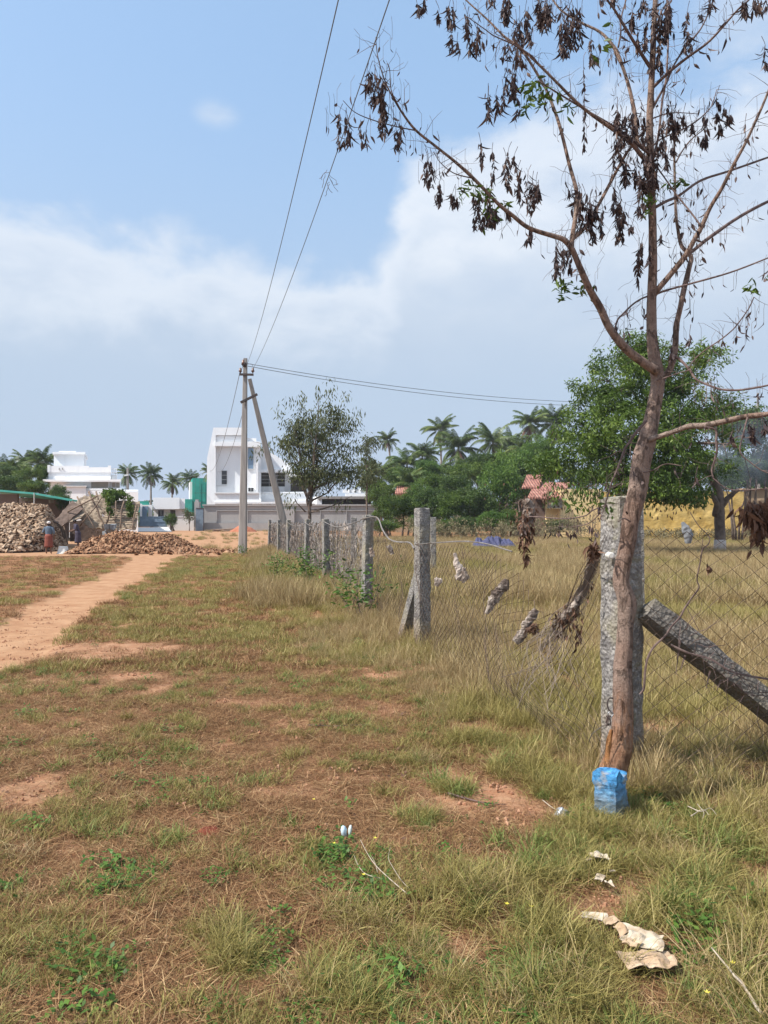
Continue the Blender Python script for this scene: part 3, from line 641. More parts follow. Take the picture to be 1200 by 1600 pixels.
# dry twigs, grass and wire caught on the prop
mb = MB()
for i in range(26):
    px = random.uniform(1060, 1190); py = 930+(px-1000)*.79+random.uniform(-5, 30); s = P(px, py, 4.22)
    pts = [s]; dr = Vector((random.gauss(.6, .6), random.gauss(-.1, .2), random.gauss(-.35, .6)))
    for q in range(5): dr = (dr+Vector((random.gauss(0, .4), random.gauss(0, .3), random.gauss(-.1, .4)))); pts.append(pts[-1]+dr.normalized()*.045)
    mb.tube(pts, [.0025, .002, .002, .0015, .001, .0008], 4, cap=False)
for (x0, y0, ln) in [(1063, 1000, 55), (1071, 1024, 22), (1110, 1048, 30), (1127, 1062, 18)]:
    mb.tube([P(x0, y0, 4.24), P(x0-4, y0+ln*.5, 4.24), P(x0-7, y0+ln, 4.23)], [.006, .004, .001], 5)
mb.tube(spline([P(1048, 1008, 4.24), P(1075, 1020, 4.2), P(1110, 1030, 4.2), P(1150, 1052, 4.18), P(1230, 1066, 4.15)], 5), .006, 6, wob=.6)
tag(mb.build('dry_twigs', M['twig']), 'tangle of dry twigs and stalks caught on the sloping prop', 'twigs')
# thin dead vine climbing the mesh on the right
mb = MB()
vp = [(1078, 800), (1092, 822), (1108, 838), (1107, 850), (1098, 858), (1094, 878), (1089, 905), (1092, 918), (1080, 935), (1070, 950), (1062, 965), (1050, 978), (1038, 995), (1022, 1010), (1012, 1028), (1008, 1050), (1006, 1075), (1000, 1085)]
mb.tube(spline([P(x, y, 4.28) for x, y in vp], 4), [.0022+.0045*min(1, i/60) for i in range((len(vp)-1)*4+1)], 6, wob=.25)
mb.tube(spline([P(1096, 858, 4.28), P(1098, 845, 4.28), P(1097, 838, 4.28)], 3), .002, 5)
mb.tube(spline([P(1072, 948, 4.28), P(1082, 966, 4.27), P(1092, 985, 4.27)], 3), .002, 5)
mb.build('vine_stem', M['twig']); tag(bpy.data.objects['vine_stem'], 'thin dark dead vine stem snaking up the right hand mesh', 'vine')
# ------------------------------------------------------------------ rags and bundles caught on the net
M['rag'] = m_simple('weathered_cloth', (.40, .34, .29), (.12, .09, .075), 16, .95, .8, .015, pos=(.42, .6), world=True)
M['rag_w'] = m_simple('white_rag', (.52, .44, .38), (.20, .15, .12), 9, .95, .8, .015, pos=(.4, .62), world=True)
M['bundle'] = m_simple('dry_wrapping', (.27, .22, .185), (.09, .065, .05), 22, .95, .8, .015, pos=(.42, .6), world=True)
M['rag_b'] = m_simple('grey_plastic', (.15, .17, .19), (.27, .28, .29), 10, .6, .5, .01, world=True)
def rag(pts, rad, d, mat, label, name='rag', cat='rag', flat=.45, grp=None):
    """crumpled rolled strip hanging on the wire; pts in picture pixels at distance d"""
    W_ = [P(x, y, d+(q if len(t) else 0)) for (x, y, *t) in pts for q in [t[0] if t else 0]]
    mb = MB(); c = spline(W_, 6); rr = np.interp(np.linspace(0, 1, len(c)), np.linspace(0, 1, len(rad)), rad)
    V0 = len(mb.v); mb.tube(c, list(rr*d/F), 12)
    out = []
    for i, p in enumerate(mb.v):
        p = Vector(p); k = i//12; cen = Vector(c[min(k, len(c)-1)]); o_ = p-cen; o_.y *= flat
        n = mnoise.noise(p*22)*.55+mnoise.noise(p*60)*.35; out.append(tuple(cen+o_*(1+n)))
    mb.v = out
    return tag(mb.build(name, mat, None, False), label, cat, grp)
G_ = 'rags caught on the slumped mesh'
rag([(711, 864), (713, 876), (717, 888), (722, 898), (729, 907)], [2, 4, 6, 9, 5], 7.25, M['rag_w'], 'pale pinkish rag hanging beside the propped granite post', grp=G_)
rag([(792, 905), (786, 917), (776, 930), (768, 942), (760, 959)], [3, 8, 8, 7, 3], 6.1, M['rag'], 'rolled grey rag slanting on the mesh, middle of the three', grp=G_)
rag([(838, 952), (830, 965), (822, 980), (815, 992), (805, 1004)], [5, 7, 8, 8, 6], 5.55, M['rag'], 'rolled grey rag slanting low on the mesh with brown leaves on it', grp=G_)
rag([(680, 903), (684, 909), (682, 916)], [3, 6, 3], 8.6, M['rag_w'], 'small white rag just right of the propped post', grp=G_)
rag([(579, 856), (581, 863), (582, 870)], [2, 4, 3], 11.6, M['rag_w'], 'tiny white rag between the second and third posts', grp=G_)
rag([(607, 852), (611, 860), (613, 866)], [3, 4, 3], 10.6, M['rag'], 'small brown rag under the drooping top wire', grp=G_)
for (x, y, l) in [(578, 822, 'pale rag high on the steep drop of the top wire'), (541, 826, 'white rag leaning in the mesh left of the dark far post')]:
    rag([(x-2, y-8), (x, y), (x+2, y+9)], [2, 3, 2], 13 if x > 560 else 15.5, M['rag_w'], l, grp=G_)
rag([(1066, 816), (1071, 826), (1075, 838), (1076, 849)], [2, 6, 7, 4], 4.35, M['rag_b'], 'thin grey plastic scrap hanging on the mesh below the yellow wall', 'plastic_scrap', 'plastic')
def leaf_bundle(name, mat_core, cores, leaves, d, label, cat='leaf bundle'):
    e = empty(name, P(*cores[0][0][0][:2], d), label, cat)
    mb = MB()
    for pts, rad in cores:
        c = spline([P(x, y, d) for x, y in pts], 5); rr = np.interp(np.linspace(0, 1, len(c)), np.linspace(0, 1, len(rad)), rad)*d/F
        k0 = len(mb.v); mb.tube(c, list(rr), 12)
        for i in range(k0, len(mb.v)):
            p = Vector(mb.v[i]); k = min((i-k0)//12, len(c)-1); cen = Vector(c[k]); o_ = p-cen
            mb.v[i] = tuple(cen+o_*(1+mnoise.noise(p*25)*.6+mnoise.noise(p*70)*.4))
    mb.build('wrapping', mat_core, e)
    B = []; D = []; L = []; cl = []
    for (x, y, sx, sy, n, lp) in leaves:
        for i in range(n):
            B.append(P(x+random.gauss(0, sx), y+random.gauss(0, sy), d+random.gauss(0, sx*d/F))); D.append((random.gauss(0, .35), random.gauss(0, .35), -1)); L.append(lp*d/F*random.uniform(.6, 1.2)); cl.append(random.random())
    L = np.array(L); link('withered_leaves', np_mesh('withered_leaves', *leaflets([tuple(b) for b in B], D, L, L*.34, np.array(cl), 1.0, .6), mat=M['leaf_brown']), e)
    return e
leaf_bundle('leaf_bundle', M['bundle'], [([(816, 784), (822, 784), (828, 792), (826, 806), (822, 822), (818, 838)], [3, 7, 8, 8, 7, 4]), ([(812, 800), (811, 786), (816, 781), (822, 782)], [1.5, 2, 2, 2])],
            [(824, 840, 4, 8, 36, 16), (822, 868, 3, 6, 14, 13), (820, 812, 8, 16, 130, 10), (815, 848, 2, 8, 12, 13)], 4.9, 'grey wrapped bundle of dead leaves on the tip of the low branch')
leaf_bundle('leaf_bundle', M['leaf_brown'], [([(1168, 792), (1180, 796), (1192, 802), (1210, 815)], [6, 9, 11, 12]), ([(1172, 800), (1180, 822), (1192, 838)], [6, 9, 8])],
            [(1172, 800, 9, 8, 90, 18), (1188, 815, 9, 12, 120, 18), (1180, 836, 5, 8, 30, 14), (1186, 790, 10, 5, 40, 20)], 4.25, 'dark matted clump of dead leaves at the right edge')
e = leaf_bundle('leaf_bundle', M['rag'], [([(905, 930), (896, 946), (886, 958), (878, 972)], [2, 5, 7, 6]), ([(920, 880), (916, 900), (912, 918), (904, 934)], [1.5, 2, 2.5, 2.5])],
            [(885, 965, 10, 10, 90, 10), (905, 988, 3, 10, 22, 14), (870, 990, 6, 6, 16, 10), (897, 950, 6, 8, 40, 9), (918, 905, 3, 14, 22, 8)], 4.85, 'clump of dead leaves and bunched wire hanging left of the corner post')
mb = MB()
for i in range(90):      # bunched net above and below the clump
    x0 = random.gauss(932, 7); pts = [P(x0+random.gauss(0, 3), 850+random.uniform(0, 25), 4.75), P(922+random.gauss(0, 5), 895, 4.8), P(908+random.gauss(0, 6), 930, 4.85), P(885+random.gauss(0, 12), 965, 4.85), P(860+random.gauss(0, 22), 1010+random.gauss(0, 12), 4.8), P(835+random.gauss(0, 36), 1050+random.uniform(0, 60), 4.7)]
    k = random.choice([4, 5, 6]); mb.tube(spline(pts[:k], 5), .0016, 3, cap=False)
o = mb.build('bunched_wire', M['deadvine'], e)
leaf_bundle('leaf_bundle', M['leaf_brown'], [([(928, 848), (930, 856), (929, 864)], [3, 6, 4])], [(929, 858, 5, 5, 40, 14), (925, 872, 3, 4, 6, 12)], 4.3, 'small red-brown knot of dead leaves just left of the corner post')
B = []; 
e = leaf_bundle('leaf_bundle', M['leaf_brown'], [([(1107, 884), (1108, 890), (1108, 895)], [1, 4, 2])], [(1107, 889, 2, 3, 8, 9)], 4.25, 'single curled dark leaf cluster in the right hand mesh')
e = leaf_bundle('leaf_bundle', M['leaf_brown'], [([(822, 985), (828, 982), (836, 975)], [3, 4, 3])], [(832, 980, 7, 5, 30, 9), (838, 978, 3, 4, 12, 9)], 5.5, 'brown leaves dangling from the lowest rolled rag')
# ------------------------------------------------------------------ far posts of another boundary
G_ = 'single stone posts standing in the field'
for (px, ty, d, w, lab) in [(553, 809, 24, .2, 'dark stone post behind the third fence post'), (677, 809, 21, .17, 'slim grey stone post just right of the propped post'), (998, 792, 11, .13, 'dark slim stone post right behind the leaning trunk')]:
    p = P(px, 818, d); mb = post_mesh(w, P(px, ty, d).z-float(gz(p.x, d)), seed=px); mb.v = [(v[0]+p.x, v[1]+d, v[2]+float(gz(p.x, d))) for v in mb.v]
    tag(mb.build('stone_post', M['granite']), lab, 'post', G_)
# ------------------------------------------------------------------ the near tree
D0 = 3.88
tree = empty('leaning_tree', P(962, 1205, D0), 'leaning bare brown tree with withered hanging leaves in front of the corner post', 'tree')
def pxtube(mb, pts, r, d0, d1=None, n=8, sub=5, wob=.12, c=.5):
    d1 = d0 if d1 is None else d1; m = len(pts); rr = r if not np.isscalar(r) else [r]*m
    if len(rr) != m: rr = list(np.interp(np.linspace(0, 1, m), np.linspace(0, 1, len(rr)), rr))
    rows = []
    L = np.concatenate([[0], np.cumsum([math.hypot(pts[i+1][0]-pts[i][0], pts[i+1][1]-pts[i][1]) for i in range(m-1)])]); L = L/max(L[-1], 1e-6)
    for i, (x, y) in enumerate(pts):
        d = d0+(d1-d0)*L[i]; p = P(x, y, d); rows.append((p.x, p.y, p.z, rr[i]*d/F))
    sp = spline(rows, sub); mb.tube([Vector(q[:3]) for q in sp], [max(q[3], .0006) for q in sp], n, c, wob=wob)
    return [Vector(q[:3]) for q in sp]
mb = MB()
trunk = [(955, 1214, 24), (962, 1196, 22), (969, 1165, 21), (973, 1127, 18.5), (973, 1090, 16.5), (972, 1050, 15.5), (975, 1010, 14.5), (977, 980, 14), (979, 945, 16), (975, 925, 15), (971, 912, 14), (972, 888, 13.5), (977, 865, 13.5), (981, 845, 14), (985, 815, 15), (991, 785, 15.5), (997, 758, 16), (1001, 730, 15), (1004, 712, 16.5), (1010, 692, 16), (1016, 667, 13.5), (1021, 645, 12.5), (1025, 620, 11.5), (1028, 597, 11.5), (1026, 578, 11.5), (1022, 558, 10), (1019, 530, 9), (1018, 490, 8.2), (1019, 450, 7.8), (1020, 400, 7.2), (1019, 330, 6.8), (1017, 270, 7), (1015, 200, 5.8), (1018, 130, 5.2), (1021, 60, 4.8), (1024, 0, 4.2), (1027, -60, 3.6), (1029, -140, 2.2)]
pxtube(mb, [t[:2] for t in trunk], [t[2]*.9 for t in trunk], D0, D0+.15, 16, 5, .16)
ob = mb.build('trunk', M['bark'], tree, True)
# raw reddish bark patch at the foot
mb = MB(); pxtube(mb, [(949, 1206), (951, 1196), (952, 1180), (953, 1160), (955, 1140)], [5, 8, 6, 5, 2], D0-.01, D0-.01, 10, 5, .6)
mb.build('torn_bark', M['bark_raw'], tree, True)
BR = [  # points, radii, depth start, depth end
 ([(1026, 580), (1005, 566), (978, 545), (952, 512), (938, 482), (920, 450), (905, 415), (893, 388), (880, 374), (862, 368), (826, 356), (800, 336), (778, 318), (740, 279), (710, 252), (680, 228), (650, 204), (629, 177), (611, 147), (599, 120), (590, 87), (587, 58)], [8.5, 8, 7.5, 7, 6.3, 5.8, 5.3, 5.2, 4.6, 4.2, 3.8, 3.3, 3.1, 2.8, 2.5, 2.3, 2.1, 1.8, 1.3, 1, .8, .5], 3.9, 3.3),
 ([(629, 177), (620, 160), (611, 140), (609, 111), (605, 99)], [1.3, .6], 3.4, 3.35),
 ([(650, 204), (620, 198), (581, 187), (554, 175), (536, 157)], [1.2, .6], 3.45, 3.3),
 ([(740, 279), (710, 271), (689, 255), (677, 237)], [1.2, .5], 3.55, 3.45),
 ([(893, 388), (894, 372), (900, 332), (901, 300), (889, 255), (873, 192), (855, 144), (845, 125), (815, 78), (788, 57), (761, 30), (728, 0), (700, -30)], [4.6, 4.2, 3.8, 3.5, 3.2, 2.9, 2.5, 2.3, 2, 1.8, 1.4, 1.1, .8], 3.75, 4.1),
 ([(894, 374), (915, 354), (933, 324), (954, 285), (975, 246), (992, 222), (1010, 200)], [4, 3.4, 3, 2.8, 2.5, 2.2, 1.5], 3.78, 4.1),
 ([(1016, 258), (1000, 240), (990, 228), (969, 210), (930, 183), (900, 159), (870, 129), (840, 99), (815, 76), (800, 60)], [4, 3.8, 3.6, 3.2, 2.8, 2.4, 2.2, 2, 1.6, 1.2], 3.97, 3.7),
 ([(1014, 240), (1002, 231), (969, 204), (924, 177), (879, 150), (840, 126)], [2.4, 1.2], 3.97, 3.8),
 ([(840, 99), (830, 87), (803, 70), (772, 56), (758, 46), (731, 27)], [1.7, 1.5, 1.3, 1, .9, .6], 3.75, 3.6),
 ([(1013, 235), (996, 222), (993, 186), (984, 141), (972, 102), (964, 84), (960, 75), (939, 51), (909, 36), (879, 18), (864, 0), (850, -20)], [4, 3.8, 3.4, 3, 2.8, 4, 3.2, 2.3, 2, 1.7, 1.4, 1], 4.0, 4.35),
 ([(966, 74), (970, 50), (970, 30), (978, 0), (980, -20)], [1.6, 1], 4.2, 4.3),
 ([(1018, 108), (1002, 84), (978, 45), (960, 15), (949, 0), (935, -25)], [3.2, 2.8, 2.4, 2, 1.8, 1.4], 4.0, 3.7),
 ([(1019, 138), (1044, 114), (1074, 90), (1110, 63), (1153, 15), (1170, 0), (1190, -25)], [3, 2.5, 2.3, 2, 1.6, 1.4, 1], 4.0, 3.7),
 ([(1048, 110), (1068, 78), (1095, 45), (1110, 12), (1118, -10)], [1.8, 1], 3.95, 4.1),
 ([(1018, 172), (1030, 150), (1041, 130), (1050, 108)], [2.4, 1.6], 4.0, 3.95),
 ([(1022, 246), (1030, 204), (1035, 156), (1041, 120), (1044, 60), (1042, 0), (1040, -30)], [2.2, 1.4], 4.0, 4.3),
 ([(1021, 462), (1028, 452), (1050, 426), (1071, 399), (1084, 376), (1095, 357), (1110, 324), (1128, 294), (1146, 258), (1164, 225), (1185, 180), (1200, 144), (1215, 100)], [5.4, 5.2, 5, 5, 4.4, 4, 3.4, 3.2, 3, 2.6, 2.3, 2, 1.5], 3.98, 3.5),
 ([(1071, 399), (1085, 390), (1110, 370), (1155, 339), (1200, 315), (1240, 300)], [3.4, 3.2, 3, 2.7, 2.4, 1.8], 3.88, 4.2),
 ([(1034, 592), (1046, 578), (1052, 560), (1055, 540), (1057, 510), (1062, 485), (1067, 460), (1077, 417), (1080, 403), (1074, 394), (1064, 382), (1058, 350), (1056, 330), (1054, 270), (1053, 210), (1050, 180)], [6, 5.6, 5.2, 5, 4.6, 4.4, 4.4, 4.2, 3.8, 3.4, 3, 2.6, 2.4, 1.9, 1.5, 1], 3.95, 4.35),
 ([(1024, 324), (1040, 315), (1062, 305), (1095, 282), (1140, 267), (1200, 246), (1230, 236)], [2.6, 2.4, 2.3, 2.1, 1.9, 1.6, 1.2], 4.0, 4.3),
 ([(1022, 255), (1040, 280), (1056, 303), (1078, 330), (1095, 353)], [1.2, 1.5], 4.0, 3.8),
 ([(1020, 185), (1040, 178), (1060, 176), (1090, 178)], [1.2, .6], 4.0, 4.1),
 ([(1020, 228), (1035, 216), (1080, 195), (1110, 168), (1120, 140)], [1.6, .7], 4.0, 4.2),
 ([(1056, 254), (1066, 236), (1080, 218), (1101, 201)], [1.5, .8], 4.2, 4.3),
 ([(1022, 461), (1040, 454), (1080, 443), (1140, 426), (1200, 403), (1240, 385)], [2, 1.8, 1.6, 1.5, 1.3, 1], 3.98, 3.6),
 ([(1014, 462), (1000, 468), (987, 477), (974, 490), (965, 500), (960, 517)], [1.5, 1.6], 3.97, 3.93),
 ([(1014, 688), (1040, 679), (1057, 673), (1077, 666), (1100, 665), (1133, 658), (1165, 651), (1200, 647), (1260, 636)], [4.6, 4.2, 4, 4.6, 5.2, 4.8, 4.6, 4.2, 3.4], 3.88, 3.55),
 ([(1048, 556), (1060, 560), (1077, 577), (1087, 592), (1105, 601), (1130, 609), (1160, 609), (1200, 602), (1240, 592)], [2.6, 2.4, 2.2, 1.8, 1.8, 1.8, 1.7, 1.5, 1], 3.95, 3.5),
 ([(1076, 576), (1087, 560), (1105, 545), (1127, 530), (1145, 515), (1155, 503), (1166, 488), (1172, 478), (1178, 464)], [1.3, 1], 3.85, 3.6),
 ([(1010, 657), (993, 677), (984, 690), (977, 700), (970, 718), (963, 737), (956, 752), (953, 763), (948, 780), (943, 797), (936, 815)], [2.6, 2.4, 2.2, 2, 1.8, 1.6, 1.5, 1.4, 1.2, 1, .8], 3.84, 3.7),
 ([(946, 790), (927, 797), (918, 804), (910, 807), (890, 810), (867, 810), (845, 808), (825, 807)], [1.2, 1.1, 1, 1], 3.75, 4.8),
 ([(940, 800), (920, 818), (900, 822), (890, 824)], [.9, .5], 3.75, 4.0),
 ([(1100, 667), (1118, 672), (1119, 690), (1120, 706), (1116, 720), (1112, 735), (1115, 748)], [2.4, 2, 2, 1.6, 1.2], 3.75, 3.7),
 ([(1114, 747), (1135, 763), (1160, 766), (1200, 763)], [1, .8], 3.7, 3.6),
 ([(1168, 652), (1162, 675), (1156, 700), (1160, 712), (1172, 722), (1190, 735), (1210, 742)], [1.4, 1.1, 1], 3.62, 3.5),
 ([(1026, 594), (1040, 590), (1060, 583), (1078, 578)], [1.2, .8], 3.9, 3.8),
 ([(893, 388), (880, 400), (876, 420)], [1.5, .8], 3.75, 3.8),
 ([(985, 815), (975, 810), (966, 815)], [1.4, .8], 3.84, 3.8),
 ([(1005, 738), (1020, 735), (1040, 725), (1066, 728)], [1.2, .6], 3.85, 3.7),
]
allpts = []
for i, (pts, rad, d0, d1) in enumerate(BR):
    mb = MB(); c = pxtube(mb, pts, [r*.92 for r in rad], d0, d1, 8 if rad[0] > 2 else 6, 5, .14)
    mb.build('branch', M['bark'] if rad[0] > 3.5 else M['twig'], tree, True)
    allpts.append(([Vector(p) for p in c], pts, rad, d0, d1))
# hanging withered leaf clusters: x, y top, y bottom, half width, depth, amount, kind (0 withered, 1 green)
CL = [(572, 105, 150, 9, 3.35), (590, 112, 170, 9, 3.33), (604, 125, 200, 9, 3.36), (527, 178, 238, 6, 3.3), (545, 188, 232, 7, 3.32), (568, 200, 236, 8, 3.34), (597, 170, 218, 7, 3.38), (622, 192, 242, 8, 3.42),
 (672, 240, 300, 11, 3.5), (690, 288, 325, 8, 3.52), (710, 298, 330, 8, 3.55), (744, 300, 362, 9, 3.58), (762, 310, 360, 10, 3.6), (772, 318, 355, 10, 3.62), (792, 320, 345, 7, 3.65), (824, 352, 386, 5, 3.7),
 (708, 2, 50, 9, 3.65), (706, 40, 85, 6, 3.65), (715, 55, 88, 5, 3.66), (726, 18, 62, 8, 3.68), (744, 40, 90, 10, 3.7), (652, 8, 32, 5, 3.6), (665, -10, 25, 5, 3.6), (683, 12, 40, 5, 3.6), (768, -10, 15, 7, 3.7),
 (795, -10, 42, 12, 3.9), (808, 30, 110, 9, 3.9), (822, 20, 75, 9, 3.9), (790, 60, 100, 8, 3.85), (797, 98, 152, 8, 3.85), (845, -5, 52, 11, 3.9), (855, 0, 40, 8, 3.9), (765, 142, 195, 7, 3.8), (776, 140, 185, 5, 3.8), (789, 138, 178, 5, 3.8), (800, 112, 160, 6, 3.8), (810, 150, 188, 6, 3.8),
 (752, 222, 265, 6, 3.75), (765, 235, 290, 6, 3.75), (791, 240, 300, 7, 3.75), (812, 268, 322, 8, 3.72), (826, 272, 338, 9, 3.72), (841, 275, 318, 5, 3.72), (803, 245, 270, 5, 3.72),
 (845, 0, 48, 8, 3.9), (862, 8, 40, 6, 4.1), (880, 12, 92, 11, 4.2), (893, 10, 80, 10, 4.2), (905, 5, 78, 8, 4.2), (882, 72, 92, 6, 4.15), (924, 58, 105, 6, 4.1), (938, -5, 10, 6, 4.1), (960, -10, 12, 6, 4.1), (988, 15, 52, 6, 4.0), (1005, 30, 88, 8, 3.95), (1000, 55, 85, 7, 3.95), (1008, -10, 30, 9, 3.95), (1026, 10, 72, 8, 3.9), (1033, 65, 118, 7, 3.92), (1042, -10, 60, 10, 3.95), (1036, 20, 70, 8, 3.95), (1012, 100, 118, 6, 3.95), (1071, 18, 85, 6, 3.95), (1074, 60, 88, 5, 3.95), (1097, 14, 30, 5, 4), (1110, -10, 22, 6, 4), (1163, -5, 32, 9, 3.8), (1180, -10, 25, 9, 3.75), (1198, 70, 112, 6, 3.7), (1195, -10, 20, 7, 3.7),
 (935, 85, 98, 8, 4.15), (911, 98, 240, 2, 4.1), (969, 165, 210, 8, 3.95), (978, 175, 235, 9, 3.92), (990, 165, 225, 9, 3.92), (1002, 170, 230, 8, 3.92), (965, 215, 262, 8, 3.95), (958, 240, 268, 6, 3.95), (976, 245, 292, 8, 3.93), (994, 250, 300, 8, 3.93), (1004, 268, 345, 8, 3.9), (1010, 240, 300, 10, 3.9), (1024, 230, 310, 8, 3.92), (1032, 190, 250, 7, 3.95), (958, 290, 340, 7, 3.97), (970, 305, 388, 8, 3.97), (978, 320, 355, 6, 3.97), (985, 345, 365, 5, 3.97), (966, 340, 380, 6, 3.97),
 (1046, 165, 215, 7, 4.05), (1056, 185, 225, 8, 4.1), (1064, 180, 205, 7, 4.1), (1040, 240, 270, 6, 4.1), (1050, 225, 245, 6, 4.1), (1082, 190, 210, 5, 4.1), (1105, 172, 235, 7, 4.15), (1102, 205, 232, 5, 4.15), (1120, 170, 195, 4, 4.2), (1126, 192, 214, 5, 4.2), (1138, 168, 200, 6, 4.2), (1132, 160, 185, 4, 4.2),
 (905, 290, 345, 9, 3.8), (915, 300, 370, 12, 3.8), (926, 315, 350, 10, 3.8), (922, 330, 382, 6, 3.8), (943, 325, 375, 6, 3.85), (935, 312, 345, 6, 3.85), (873, 385, 442, 7, 3.8), (884, 385, 430, 8, 3.8), (996, 385, 452, 5, 3.95), (1006, 375, 430, 6, 3.93), (1013, 385, 415, 5, 3.9), (1035, 370, 385, 4, 3.95),
 (838, 300, 320, 4, 3.8), (1180, 655, 697, 6, 3.6), (1190, 655, 680, 5, 3.6), (1173, 655, 678, 4, 3.6), (1165, 195, 225, 3, 3.6), (1120, 150, 172, 3, 4.1), (1088, 735, 760, 3, 3.8), (1048, 540, 565, 4, 3.95), (1076, 525, 545, 3, 3.95), (892, 298, 312, 3, 3.8), (1145, 668, 700, 3, 3.68)]
B = []; D = []; Lh = []; cc = []; tw = MB()
for (x, y0, y1, hw, d) in CL:
    if y0 < -20: continue
    hw *= 1.2; n = int((y1-y0)*hw*2/15*random.uniform(.5, 1.15))+4
    k = max(1, int(hw/4)); strands = []
    for s in range(k):
        sx = x+random.uniform(-hw, hw)*.6; top = y0+random.uniform(-14, 4); dep = d+random.uniform(-.06, .06)
        pts = [(sx+random.uniform(-6, 6), top-8), (sx, top+6), (sx+random.gauss(0, 2), (top+y1)/2), (sx+random.gauss(0, 3), y1-8)]
        strands.append((pts, dep)); pxtube(tw, pts, [.55, .4, .3, .25], dep, dep, 3, 3, 0)
    for i in range(n):
        pts, dep = random.choice(strands); t = random.random()**.8; yy = pts[1][1]+(pts[3][1]-pts[1][1])*t; xx = np.interp(yy, [pts[1][1], pts[2][1]+.01, pts[3][1]+.02], [pts[1][0], pts[2][0], pts[3][0]])
        p = P(xx+random.gauss(0, hw*.22), yy, dep+random.gauss(0, .025)); B.append(tuple(p)); D.append((random.gauss(0, .22), random.gauss(0, .22), -1)); Lh.append(random.uniform(7, 14)*d/F); cc.append(random.random())
for (c_, pts_, rad_, d0_, d1_) in allpts[:32]:      # single curled leaves left along the twigs
    for j in range(int(len(c_)*.7)):
        p = random.choice(c_[len(c_)//4:])+Vector((random.gauss(0, .05), random.gauss(0, .05), -random.uniform(.02, .09))); q = p+Vector((0, 0, .06)); tw.tube([q+Vector((random.gauss(0, .02), 0, .03)), q, p], .0008, 3, cap=False)
        B.append(tuple(p)); D.append((random.gauss(0, .5), random.gauss(0, .5), -1)); Lh.append(random.uniform(6, 14)*3.9/F); cc.append(random.uniform(.2, 1))
Lh = np.array(Lh)
link('withered_leaves', np_mesh('withered_leaves', *leaflets(B, D, Lh, Lh*rng.uniform(.16, .42, len(Lh)), np.array(cc), 1.3, .8), mat=M['leaf_dead']), tree)
# thin twiglets along the branches
for (c, pts, rad, d0, d1) in allpts:
    for j in range(int(len(c)*(.42 if rad[0] > 1.4 else .22))):
        p = random.choice(c[3:]); a = Vector((random.gauss(0, 1), random.gauss(0, .8), random.gauss(.2, .8))).normalized(); q = [p]
        for s in range(4): a = (a+Vector((random.gauss(0, .25), random.gauss(0, .25), random.gauss(-.1, .25)))).normalized(); q.append(q[-1]+a*random.uniform(.02, .05))
        tw.tube(q, [.0016, .0013, .001, .0008, .0005], 3, cap=False)
# hair-thin dry stalks round the crown centre
for i in range(70):
    x, y, d = random.choice([(1015, 230, 3.95), (1020, 300, 3.95), (965, 330, 3.9), (990, 180, 3.95), (1060, 240, 4.1), (830, 290, 3.75), (1022, 400, 3.95), (1105, 170, 4.15), (915, 330, 3.8), (800, 100, 3.8)])
    p = P(x+random.gauss(0, 14), y+random.gauss(0, 22), d); a = Vector((random.gauss(0, .7), random.gauss(0, .6), random.gauss(-.4, .8))).normalized(); q = [p]
    for s in range(6): a = (a+Vector((random.gauss(0, .3), random.gauss(0, .3), random.gauss(-.12, .25)))).normalized(); q.append(q[-1]+a*random.uniform(.02, .05))
    tw.tube(q, .0008, 3, cap=False)
tag(tw.build('twiglets', M['twig'], tree), kind='stuff')
# the few green leaves
GC = [(830, 140, 12, 14, 3.8, 26), (838, 160, 8, 8, 3.8, 10), (822, 165, 8, 14, 3.8, 18), (735, 290, 10, 10, 3.55, 18), (722, 300, 7, 14, 3.55, 14), (758, 300, 12, 10, 3.58, 18), (770, 335, 14, 14, 3.6, 20), (790, 318, 7, 5, 3.62, 8), (845, 150, 10, 16, 3.8, 14), (872, 145, 10, 5, 3.85, 8), (888, 165, 7, 12, 3.88, 10), (880, 445, 10, 14, 3.8, 26), (878, 465, 5, 6, 3.8, 8), (907, 450, 7, 12, 3.85, 12), (925, 455, 4, 10, 3.85, 6),
      (953, 35, 8, 5, 4, 3), (942, 75, 6, 12, 4.1, 8), (932, 95, 10, 5, 4.1, 5), (1046, 290, 6, 10, 4.1, 10), (1062, 285, 5, 7, 4.1, 8), (1172, 442, 8, 12, 3.62, 9), (1180, 455, 5, 8, 3.62, 6), (1015, 310, 12, 6, 3.88, 34), (1015, 335, 8, 8, 3.88, 10), (1198, 430, 4, 8, 3.6, 4), (842, 128, 5, 6, 3.8, 8)]
B = []; D = []; Lh = []
for (x, y, sx, sy, d, n) in GC:
    for i in range(n): B.append(tuple(P(x+random.gauss(0, sx*.6), y+random.gauss(0, sy*.6), d+random.gauss(0, .03)))); D.append((random.gauss(0, .9), random.gauss(0, .6), random.gauss(-.45, .5))); Lh.append(random.uniform(9, 17)*d/F*(.6 if 300 < y < 340 and x > 1000 else 1))
# living shoots low on the trunk
for (x, y, sx, sy, d, n) in [(952, 800, 9, 10, 3.78, 12), (930, 782, 12, 9, 3.8, 10), (905, 790, 8, 6, 3.9, 8), (895, 800, 6, 6, 4, 6), (885, 785, 8, 5, 4.1, 6)]:
    for i in range(n): B.append(tuple(P(x+random.gauss(0, sx*.6), y+random.gauss(0, sy*.6), d+random.gauss(0, .03)))); D.append((random.gauss(0, .9), random.gauss(0, .6), random.gauss(-.45, .5))); Lh.append(random.uniform(9, 15)*d/F)
Lh = np.array(Lh)
link('green_leaves', np_mesh('green_leaves', *leaflets(B, D, Lh, Lh*rng.uniform(.28, .4, len(Lh)), rng.uniform(.1, .8, len(Lh)), .5, .4), mat=M['leaf_green']), tree)
